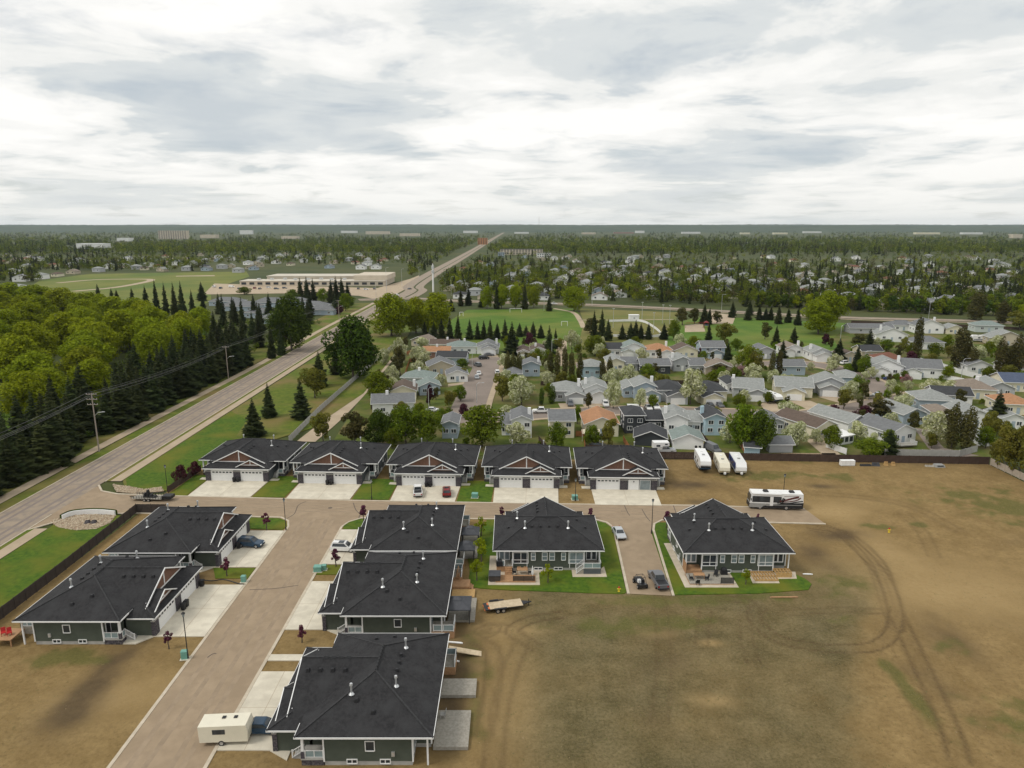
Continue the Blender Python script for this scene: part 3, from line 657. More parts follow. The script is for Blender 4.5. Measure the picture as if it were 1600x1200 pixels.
    MB().box(-ge-.05, ge+.05, yo-.06, yo, gz0-.17, gz0+.02).box(ge, ge+.06, yo, 3.3, gz0-.17, gz0+.02).box(-ge-.06, -ge, yo, 3.3, gz0-.17, gz0+.02).build('gutter', MT['trim_white'], H_)
    MB().box(-ge+.02, ge-.02, yo+.02, 3.2, gz0-.15, gz0-.11).build('soffit', MT['trim_white'], H_)
    # garage front
    for s in (-1, 1):
        if office and s == 1:
            wo = MB().box(3.46-2.45, 3.46-.1, -.05, .05, 0, 2.42).build('front_panel', MT['door_white'], H_)
            MB().box(3.46-1.35, 3.46-1.15, -.2, -.05, 1.9, 2.15).build('wall_lamp', MT['black_metal'], wo)
            window(H_, 3.46+1.25, 0, .12, 2.2, 2.2, 0, 0, True)
        else: garage_door(H_, 3.46*s, -.02)
    for x0, x1 in ((-g-.12, -6.1), (-.82, .82), (6.1, g+.12)):
        if x1-x0 < .2: continue
        o = MB().box(x0, x1, -.22, .3, 0, 2.35).build('stone_pillar', MT['stone_dark'], H_); MB().box(x0-.06, x1+.06, -.28, .3, 2.35, 2.47).build('pillar_cap', MT['foundation'], o)
    MB().box(-g, g, -.06, .02, 2.62, 2.86).build('lintel_board', MT['trim_white'], H_)
    for s in (-1, 1):
        MB().box(min(s*g, s*(g+.02))-.07, max(s*g, s*(g+.02))+.07, -.07, .07, 2.47, 2.95).build('corner_trim', MT['trim_white'], H_)
        for xx, y0 in ((a, 15.6), (a, 6.0), (a-rc, 17.3)):
            MB().box(s*xx-.08, s*xx+.08, y0-.08, y0+.08, .5, ze-.2).build('corner_trim', MT['trim_white'], H_)
        # entrance porch
        x0, x1 = sorted((s*g, s*(a+.05)))
        fl = MB().box(x0+.01, x1, 3.45, 5.98, .70, .90).build('porch_floor', MT['foundation'], H_)
        MB().box(x0+.05, x1-.04, 3.52, 5.95, 0, .70).build('porch_skirt', MT['stone_dark'], fl)
        cxp = s*(a-.12)
        MB().box(cxp-.2, cxp+.2, 3.5, 3.9, .9, 1.75).build('column_base', MT['stone_dark'], H_); MB().hexa([(cxp-.15,3.55,1.75),(cxp+.15,3.55,1.75),(cxp+.15,3.85,1.75),(cxp-.15,3.85,1.75)], [(cxp-.12,3.58,ze-.2),(cxp+.12,3.58,ze-.2),(cxp+.12,3.82,ze-.2),(cxp-.12,3.82,ze-.2)]).build('column', MT['trim_white'], H_)
        xs_ = s*(g+1.1)
        rail(H_, (xs_, 3.55), (s*(a-.3), 3.55), .9, .95); rail(H_, (s*(a-.05), 3.95), (s*(a-.05), 5.9), .9, .95)
        st = steps(H_, min(s*(g+.04), s*(g+1.05)), max(s*(g+.04), s*(g+1.05)), 3.44, -1, .9, 4, 'foundation')
        rail(H_, (xs_, 3.5, .9), (xs_, 2.25, .15), 0, .95, False, 'stair_rail')
        dr = MB().box(s*(g+.85)-.48, s*(g+.85)+.48, 5.93, 6.02, .9, 3.0).build('front_door', MT['black_plastic'], H_)
        MB().box(s*(g+.85)-.6, s*(g+.85)-.48, 5.9, 6.02, .9, 3.12).box(s*(g+.85)+.48, s*(g+.85)+.6, 5.9, 6.02, .9, 3.12).box(s*(g+.85)-.48, s*(g+.85)+.48, 5.9, 6.02, 3.0, 3.12).build('door_frame', MT['trim_white'], dr)
        if a-g > 2.2: window(H_, s*(a-.55), 6.0, 1.7, .5, 1.3)
        # side wall
        window(H_, s*a, 11.0, 1.9, .9, 1.1, s*PI/2); window(H_, s*a, 9.0, .32, 1.0, .42, s*PI/2, 1); window(H_, s*a, 12.6, .32, 1.0, .42, s*PI/2, 1)
        mt_ = MB().box(s*(a+.02)-.12, s*(a+.02)+.12, 13.3, 13.65, 1.2, 1.75).build('gas_meter', MT['metal_galv'], H_)
        # back wall
        if rear:
            pd = MB().box(s*(a-1.3)-.95, s*(a-1.3)+.95, 15.58, 15.68, 1.15, 3.35).build('patio_door', MT['trim_white'], H_)
            for dx in (-.45, .45): MB().box(s*(a-1.3)+dx-.32, s*(a-1.3)+dx+.32, 15.66, 15.70, 1.35, 3.2).build('pane', MT['glass_pale'] if s > 0 else MT['glass'], pd)
            MB().box(s*(a-.1)-.09, s*(a-.1)+.09, 17.1, 17.28, 0, ze-.2).build('porch_post', MT['trim_white'], H_)
            window(H_, s*4.65, 17.3, 1.45, 2.4, 1.85, PI, 1, s < 0, .3)
            window(H_, s*2.55, 17.3, 2.0, .62, 1.25, PI, 0, True, .5); window(H_, s*.62, 17.3, 2.0, .78, 1.3, PI, 0, True, .5)
            window(H_, s*1.7, 17.3, .22, 1.3, .36, PI, 1)
            MB().box(s*3.6-.05, s*3.6+.05, 17.3, 17.38, .5, 3.72).build('downpipe', MT['trim_white'], H_)
    def zmain(x, y): return ze+sl*max(0, min(hw-abs(x), y-yf, yr-y))
    for k in range(8):
        x = -rx+.2+(2*rx-.4)*k/7; put('ridge_vent', CAPV, roof, (x, yc+.05, zr+.06))
    for k in range(4): put('ridge_vent', CAPV, roof, (.0, 4.2+k*.9, zg+.06), PI/2)
    m_ = mirror
    for x, y in ((3.9*m_, yc+2.6), (-3.6*m_, yc+2.6), (5.2, yc-2.2)): put('flue', FLUE, roof, (x, y, zmain(x, y)+.1))
    for k in range(4): put('roof_vent', VENT, roof, (-1.8+k*1.5, yc+2.3, zmain(0, yc+2.3)+.1))
    for k in range(4): put('roof_vent', VENT, roof, (1.5*m_, 2.4+k*1.45, gz0+gs*(ge-1.5)+.1))
    for s in (-1, 1): put('roof_vent', VENT, roof, (s*(hw-2.6), yc+.6, zmain(hw-2.6, yc)+.1)); put('roof_vent', VENT, roof, (s*(hw-3.9), yc-1.5, zmain(hw-3.9, yc)+.1))
    return H_
rowlab = ['dark-roofed duplex beside the main road lawn, westmost of the five facing the street', 'second of five front-facing dark duplexes, counted from the main road',
          'middle of the five front-facing duplexes, with white and red pickups on its driveway', 'front-facing duplex with empty driveway and stone pillars, next to the show home',
          'show home duplex with one garage bay glazed, beside the bare lot']
row_houses = []
for i, ((x, y, a), lb) in enumerate(zip(ROW, rowlab)):
    row_houses.append(make_duplex(20.5, lb, (x, y), math.radians(a), 1, 'siding_slate', 'duplexes in the row facing the camera', office=(i == 4), rear=False))
west_up = make_duplex(19.7, 'dark-roofed duplex with a blue car on its driveway, beside the brown fence', (-50.4, 118.2), PI/2, -1, 'siding_green', 'duplexes backing onto the brown fence')
west_lo = make_duplex(19.7, 'green-sided duplex with two basement windows and empty driveway, beside the bare lot corner', (-50.9, 97.3), PI/2, -1, 'siding_green', 'duplexes backing onto the brown fence')
mid_a = make_duplex(19.7, 'dark-roofed duplex with white car on driveway, backing onto two gazebos', (-27.1, 119.0), -PI/2, 1, 'siding_green', 'duplexes with decks along the side street')
mid_b = make_duplex(19.7, 'dark-roofed duplex with new wooden deck and large grey gazebo behind', (-27.1, 98.75), -PI/2, 1, 'siding_green', 'duplexes with decks along the side street')
mid_c = make_duplex(19.7, 'nearest dark-roofed duplex, cut by the frame, with grey board decks behind', (-26.3, 74.7), -PI/2, 1, 'siding_green', 'duplexes with decks along the side street')
rear_a = make_duplex(18.7, 'duplex showing its back, lawn around it, between gazebos and the short street', (6.15, 127.0), PI, 1, 'siding_green', 'duplexes seen from behind')
rear_b = make_duplex(18.6, 'duplex showing its back beside the short street, unfinished deck frame behind', (37.85, 126.1), PI, 1, 'siding_green', 'duplexes seen from behind')

# ---- decks (parts of their houses); house frame: x along the back wall, y away from the street
def deck(par, x0, x1, y0, y1, z, m, skirt=None, name='deck'):
    mb = MB(); n_ = max(1, int(round((x1-x0)/.3)))
    for i in range(n_):
        q0 = x0+(x1-x0)*i/n_; q1 = x0+(x1-x0)*(i+1)/n_; mb.box(q0, q1-.02, y0, y1, z-.06, z)
    d = mb.build(name, MT[m], par)
    MB().box(x0, x1, y0, y1, 0.02, z-.065).build('deck_skirt', MT[skirt or m], d); return d
# duplex seen from behind, with lawn: (rz=PI so +x here is the picture's left)
a = 18.7/2-.6
d = deck(rear_a, a-2.7, a, 15.62, 17.9, 1.15, 'wood_grey', 'wood_deck'); rail(d, (a,15.7),(a,17.85),1.15); rail(d, (a,17.85),(a-1.35,17.85),1.15); rail(d,(a-2.65,17.4),(a-2.65,17.85),1.15)
steps(d, a-2.6, a-1.4, 17.9, 1, 1.15, 4)
d = deck(rear_a, 1.4+.9, a+.1, 19.3, 21.6, .3, 'wood_deck', name='patio_deck')
scr = MB()
for k in range(5): scr.box(2.4, 6.0, 21.35, 21.4, .34+k*.17, .46+k*.17)
for x in (2.4, 4.2, 5.94): scr.box(x, x+.06, 21.4, 21.46, .3, 1.25)
scr.build('screen', MT['black_metal'], d)
d = deck(rear_a, -a, -a+2.9, 15.62, 18.7, 1.1, 'wood_grey', 'siding_slate'); rail(d, (-a,15.7),(-a,18.65),1.1); rail(d,(-a,18.65),(-a+2.85,18.65),1.1)
st = MB()
for k in range(4): st.box(-a+2.9+k*.3, -a+3.2+k*.3, 17.4, 18.7, 0, 1.1-(k+1)*.22)
st.build('steps', MT['wood_grey'], d); rail(d, (-a+2.9,18.68,1.1),(-a+4.1,18.68,.2),0,.95,False,'stair_rail'); rail(d, (-a+2.9,17.42,1.1),(-a+4.1,17.42,.2),0,.95,False,'stair_rail')
def border(par_loc, rzz, pts, nm='paving_border'):
    c, s = math.cos(rzz), math.sin(rzz); slab(nm, [(par_loc[0]+x*c-y*s, par_loc[1]+x*s+y*c) for x, y in pts], .05, .128, 'kerb')
border((6.15,127.0), PI, [(a+1.3,12),(a+1.3,22.4),(1.6,22.4),(1.6,18.2),(0,17.5),(0,17.0),(a,17.0),(a,12)]); border((6.15,127.0), PI, [(-a-.9,16),(-a-.9,19.7),(-a+4.8,19.7),(-a+4.8,17.2),(-a,17.0)])
a = 18.6/2-.6
d = deck(rear_b, a-2.7, a, 15.62, 17.8, .75, 'wood_deck'); pv = MB()
for k in range(7): pv.box(a+.02, a+.08, 15.8+k*.32, 16.08+k*.32, .3, 2.1)
pv.build('privacy_screen', MT['wood_deck'], d)
d = deck(rear_b, 1.7, a+.2, 17.85, 21.4, .32, 'wood_grey', 'wood_deck', name='patio_deck')
scr = MB()
for k in range(6): scr.box(1.75, 3.9, 21.3, 21.35, .36+k*.17, .48+k*.17)
for x in (1.75, 3.85): scr.box(x, x+.06, 21.36, 21.42, .3, 1.4)
scr.build('screen', MT['black_metal'], d)
def joists(par, x0, x1, y0, y1, z):
    o = MB().box(x0, x1, y0, y0+.06, z-.28, z).box(x0, x1, y1-.06, y1, z-.28, z).box(x0, x0+.06, y0+.06, y1-.06, z-.28, z).box(x1-.06, x1, y0+.06, y1-.06, z-.28, z).build('deck_frame', MT['wood_new'], par)
    n_ = int((x1-x0)/.45)
    for i in range(1, n_):
        x = x0+(x1-x0)*i/n_; MB().box(x-.05, x+.05, y0+.06, y1-.06, z-.26, z-.004).build('joist', MT['wood_new'], o)
    MB().box(x0+.06, x1-.06, (y0+y1)/2-.04, (y0+y1)/2+.04, z-.2, z-.02).build('blocking', MT['wood_new'], o)
joists(rear_b, -a+.05, -a+2.7, 17.35, 18.9, .95); joists(rear_b, -a+2.75, -a+6.6, 17.4, 20.3, .45)
MB().box(-a+.06, -a+2.69, 18.9, 18.96, .1, .68).build('deck_fascia', MT['wood_new'], rear_b)
border((37.85,126.1), PI, [(a+1.2,6),(a+1.2,22.3),(1.2,22.3),(1.2,17.4),(a,17.0),(a,6)]); border((37.85,126.1), PI, [(-a-1.3,17),(-a-.6,19.4),(-a+2.6,19.5),(-a+2.8,20.9),(-a+7.2,20.9),(-a+6.8,17.2)])
# side-street duplexes: decks at the back (rz=-PI/2: +x here points towards the camera)
a = 19.7/2-.6
def corner_deck(par, s, m='wood_grey', skirt='wood_deck', out=2.3):
    x0, x1 = sorted((s*(a-2.7), s*a)); d = deck(par, x0, x1, 15.62, 17.9+out-1.3, 1.15, m, skirt); ye = 17.9+out-1.3-.05
    rail(d, (x0+.05,ye),(x1-.05,ye),1.15); xo_ = s*(a-.05); rail(d, (xo_,16.0),(xo_,ye),1.15); return d
corner_deck(mid_a, 1); corner_deck(mid_a, -1); corner_deck(mid_b, 1); d = corner_deck(mid_b, -1)
d = deck(mid_b, -a+2.8, -a+5.2, 17.5, 20.3, .8, 'wood_deck', name='stair_landing')
d = deck(mid_b, -a+5.3, -1.6, 17.6, 21.2, .42, 'wood_new', name='lower_deck'); steps(d, -a+3.4, -a+4.9, 20.3, 1, .6, 2)
d = deck(mid_b, -1.4, a-4.2, 17.6, 21.6, .35, 'wood_grey', name='gazebo_deck')
d = corner_deck(mid_c, -1); steps(d, -a+2.75, -a+3.9, 16.5, 1, 1.0, 3)
d = deck(mid_c, -a+4.1, -1.9, 17.5, 21.8, .45, 'wood_grey', name='lower_deck')
d = deck(mid_c, .9, 7.0, 17.5, 21.4, .45, 'wood_grey', name='lower_deck')
deck(mid_a, -5.6, 5.0, 17.6, 21.0, .3, 'wood_grey', name='lower_deck')
for p_, ys_ in ((west_up, (-4, 5)), (west_lo, (-5, 3))):
    for x in ys_:
        d = deck(p_, x-1.6, x+1.6, 17.4, 19.4, 1.15, 'wood_grey'); rail(d, (x-1.55,19.35),(x+1.55,19.35),1.15); rail(d, (x-1.55,17.5),(x-1.55,19.35),1.15); rail(d,(x+1.55,17.5),(x+1.55,19.35),1.15)
# ================================================================== OLDER SUBURB BEYOND THE BACK FENCE
WALLC = dict(white=(.80,.80,.78), cream=(.70,.65,.49), beige=(.50,.44,.33), tan=(.40,.33,.25), ltblue=(.40,.53,.60), bluegrey=(.36,.43,.49), grey=(.42,.43,.44),
             dark=(.045,.05,.055), sage=(.50,.55,.52), brick=(.28,.17,.13))
ROOFC = dict(ltgrey=(.26,.27,.26), grey=(.155,.16,.165), green=(.20,.24,.225), dark=(.048,.05,.054), brown=(.115,.085,.068), orange=(.36,.19,.10), tan=(.22,.18,.145), blue=(.075,.095,.145), rust=(.17,.075,.05))
for k, c in WALLC.items(): mat('wall_'+k, tuple(q*.95 for q in c), c, .7, .75, lap=.5, lapz=.2)
for k, c in ROOFC.items(): mat('roof_'+k, tuple(q*.85 for q in c), tuple(min(1, q*1.12) for q in c), 1.3, .92, .4, 10, detail=8, lap=.3, lapz=.12)
def gable_roof(mb, x0, x1, y0, y1, ze, pitch, along='y', ov=.45, th=.14):
    """solid two-slope roof; ridge along y or x"""
    x0 -= ov; x1 += ov; y0 -= ov; y1 += ov
    if along == 'y':
        xm = (x0+x1)/2; zr = ze+(x1-x0)/2*pitch
        prof = [(x0, ze), (xm, zr), (x1, ze), (x1, ze-th), (xm, zr-th), (x0, ze-th)]
        mb.side(prof, y0, y1)
        return zr
    ym = (y0+y1)/2; zr = ze+(y1-y0)/2*pitch
    n = len(mb.v); prof = [(y0, ze), (ym, zr), (y1, ze), (y1, ze-th), (ym, zr-th), (y0, ze-th)]
    mb.v += [(x0, p[0], p[1]) for p in prof] + [(x1, p[0], p[1]) for p in prof]
    mb.f += [(n+5,n+4,n+3,n+2,n+1,n), (n+6,n+7,n+8,n+9,n+10,n+11)]; mb.m += [0, 0]
    for i in range(6): j = (i+1) % 6; mb.f.append((n+i, n+j, n+6+j, n+6+i)); mb.m.append(0)
    return zr
def hip_roof(mb, x0, x1, y0, y1, ze, pitch, ov=.45, th=.14):
    x0 -= ov; x1 += ov; y0 -= ov; y1 += ov; w_, d_ = x1-x0, y1-y0; h_ = min(w_, d_)/2; zr = ze+h_*pitch
    if w_ >= d_: E_, F_ = (x0+h_, (y0+y1)/2, zr), (x1-h_, (y0+y1)/2, zr)
    else: E_, F_ = ((x0+x1)/2, y0+h_, zr), ((x0+x1)/2, y1-h_, zr)
    A_, B_, C_, D_ = (x0,y0,ze), (x1,y0,ze), (x1,y1,ze), (x0,y1,ze)
    if w_ >= d_: mb.face([A_,B_,F_,E_]).face([B_,C_,F_]).face([C_,D_,E_,F_]).face([D_,A_,E_])
    else: mb.face([A_,B_,E_]).face([B_,C_,F_,E_]).face([C_,D_,F_]).face([D_,A_,E_,F_])
    lo = [(x,y,ze-th) for x,y,_ in (A_,B_,C_,D_)]
    mb.face(lo[::-1])
    for p, q, r_, s_ in ((A_,B_,1,0),(B_,C_,2,1),(C_,D_,3,2),(D_,A_,0,3)): mb.face([lo[s_], lo[r_], q, p])
    return zr
def fascia(par, x0, x1, y0, y1, ze, ov=.45, gable=None, zr=0, th=.14):
    mb = MB(); x0 -= ov; x1 += ov; y0 -= ov; y1 += ov; t = .05
    lo, hi = ze-th-.06, ze+.0
    if gable != 'x': mb.box(x0-t, x0, y0, y1, lo, hi).box(x1, x1+t, y0, y1, lo, hi)
    if gable != 'y': mb.box(x0, x1, y0-t, y0, lo, hi).box(x0, x1, y1, y1+t, lo, hi)
    if gable == 'y':
        xm = (x0+x1)/2
        for y in (y0-t, y1):
            for xa, xb in ((x0-t, xm), (x1+t, xm)):
                q = [(xa,y,lo),(xb,y,zr-th-.06),(xb,y+t,zr-th-.06),(xa,y+t,lo)]; r_ = [(xa,y,hi),(xb,y,zr+.01),(xb,y+t,zr+.01),(xa,y+t,hi)]
                mb.hexa(q, r_) if xa < xb else mb.hexa(q[::-1], r_[::-1])
    if gable == 'x':
        ym = (y0+y1)/2
        for x in (x0-t, x1):
            for ya, yb in ((y0-t, ym), (y1+t, ym)):
                q = [(x,ya,lo),(x+t,ya,lo),(x+t,yb,zr-th-.06),(x,yb,zr-th-.06)]; r_ = [(x,ya,hi),(x+t,ya,hi),(x+t,yb,zr+.01),(x,yb,zr+.01)]
                mb.hexa(q, r_) if ya < yb else mb.hexa(q[::-1], r_[::-1])
    return mb.build('fascia', MT['trim_white'], par)
def pent(mb, x0, x1, y0, z0, z1): pass
SUB = {}
def house(px, py, wpx, d, h, kind, rot, wall, roof, label, garage=None, chim=None, pitch=.42, cat='house', group='houses of the older suburb', nwin=2, two=False, name='house', wing=None):
    X, Y = gp(px, py); sc_ = 1100.0/(Y*_c+CAM_H*_s); w_ = wpx/sc_; a = math.radians(rot)
    H_ = thing(name, label, cat, (X, Y, 0), a, group); x0, x1, y0, y1 = -w_/2, w_/2, 0, d
    f = MB()
    if kind == 'gable':
        zr = h+(w_/2+.45)*pitch-.45*pitch
        f.prism([(x0,y0),(x1,y0),(x1,y1),(x0,y1)], -.1, h); f.side([(x0,h),(0,h+w_/2*pitch),(x1,h)], y0, y1)
    elif kind == 'side':
        f.prism([(x0,y0),(x1,y0),(x1,y1),(x0,y1)], -.1, h)
        zm = h+d/2*pitch; f.face([(x0,y1,h),(x0,y0,h),(x0,d/2,zm)]).face([(x1,y0,h),(x1,y1,h),(x1,d/2,zm)])
    else: f.prism([(x0,y0),(x1,y0),(x1,y1),(x0,y1)], -.1, h)
    f.build('wall', MT['wall_'+wall], H_)
    r_ = MB(); e = h-.45*pitch*(1 if kind != 'hip' else 0)+.16
    if kind == 'gable': zr = gable_roof(r_, x0, x1, y0, y1, e, pitch, 'y')
    elif kind == 'side': zr = gable_roof(r_, x0, x1, y0, y1, e, pitch, 'x')
    else: zr = hip_roof(r_, x0, x1, y0, y1, e, pitch)
    ro = r_.build('roof', MT['roof_'+roof], H_); fascia(H_, x0, x1, y0, y1, e, gable='y' if kind == 'gable' else ('x' if kind == 'side' else None), zr=zr)
    if chim is not None:
        cxm = chim*w_/2; MB().box(cxm-.45, cxm+.45, d*.42, d*.42+.8, h*.5, zr+.9).build('chimney', MT['trim_white'] if wall != 'ltblue' else MT['wall_ltblue'], ro)
    # windows on the face towards the viewer and on both sides
    zw = [1.1] if h < 3.6 else ([1.0, 3.2] if h > 4.6 else [1.6])
    gx0 = gx1 = None
    if garage:
        gdx, gw, gpj = garage; gx0, gx1 = gdx*w_/2-gw/2, gdx*w_/2+gw/2; gh = 2.9
        gwall = MB().box(gx0, gx1, -gpj, .05, -.1, gh)
        gwall.side([(gx0,gh),((gx0+gx1)/2,gh+gw/2*pitch),(gx1,gh)], -gpj, .05); gwall.build('garage_wall', MT['wall_'+wall], H_)
        gr = MB(); ge_ = gh-.45*pitch+.16; gzr = gable_roof(gr, gx0, gx1, -gpj, 2.4, ge_, pitch, 'y', .4); gro = gr.build('garage_roof', MT['roof_'+roof], H_)
        fascia(gro, gx0, gx1, -gpj, 2.4, ge_, .4, 'y', gzr)
        dw = min(4.8, gw-1.0); gd = MB()
        for k in range(4): gd.box((gx0+gx1)/2-dw/2, (gx0+gx1)/2+dw/2, -gpj-.06, -gpj+.02, .02+k*.54, .54+k*.54)
        gd.build('garage_door', MT['door_white'], H_)
    for z in zw:
        for i in range(nwin):
            x = x0+w_*(i+.5)/nwin+(.12 if z > 2 else 0)
            if gx0 is not None and gx0-.8 < x < gx1+.8 and z < 2.8: continue
            window(H_, x, 0, z, 1.3, 1.05, 0, 1)
        for s in (-1, 1):
            for yy in (d*.3, d*.7): window(H_, s*w_/2, yy, z, 1.2, 1.0, s*PI/2, 1)
    if nwin and not two:
        dx = x0+w_*.5
        if gx0 is None or not (gx0-.8 < dx < gx1+.8): MB().box(dx-.5, dx+.5, -.06, .03, .2, 2.25).build('door', MT['trim_white'] if wall in ('dark','grey','tan') else MT['wall_bluegrey'], H_)
    if wing:
        wdx, ww, wd, wh, wback = wing; MB().box(wdx-ww/2, wdx+ww/2, wback, wback+wd, -.1, wh).build('wing_wall', MT['wall_'+wall], H_)
        wr = MB(); hip_roof(wr, wdx-ww/2, wdx+ww/2, wback, wback+wd, wh+.1, pitch); wr.build('wing_roof', MT['roof_'+roof], H_)
    return H_
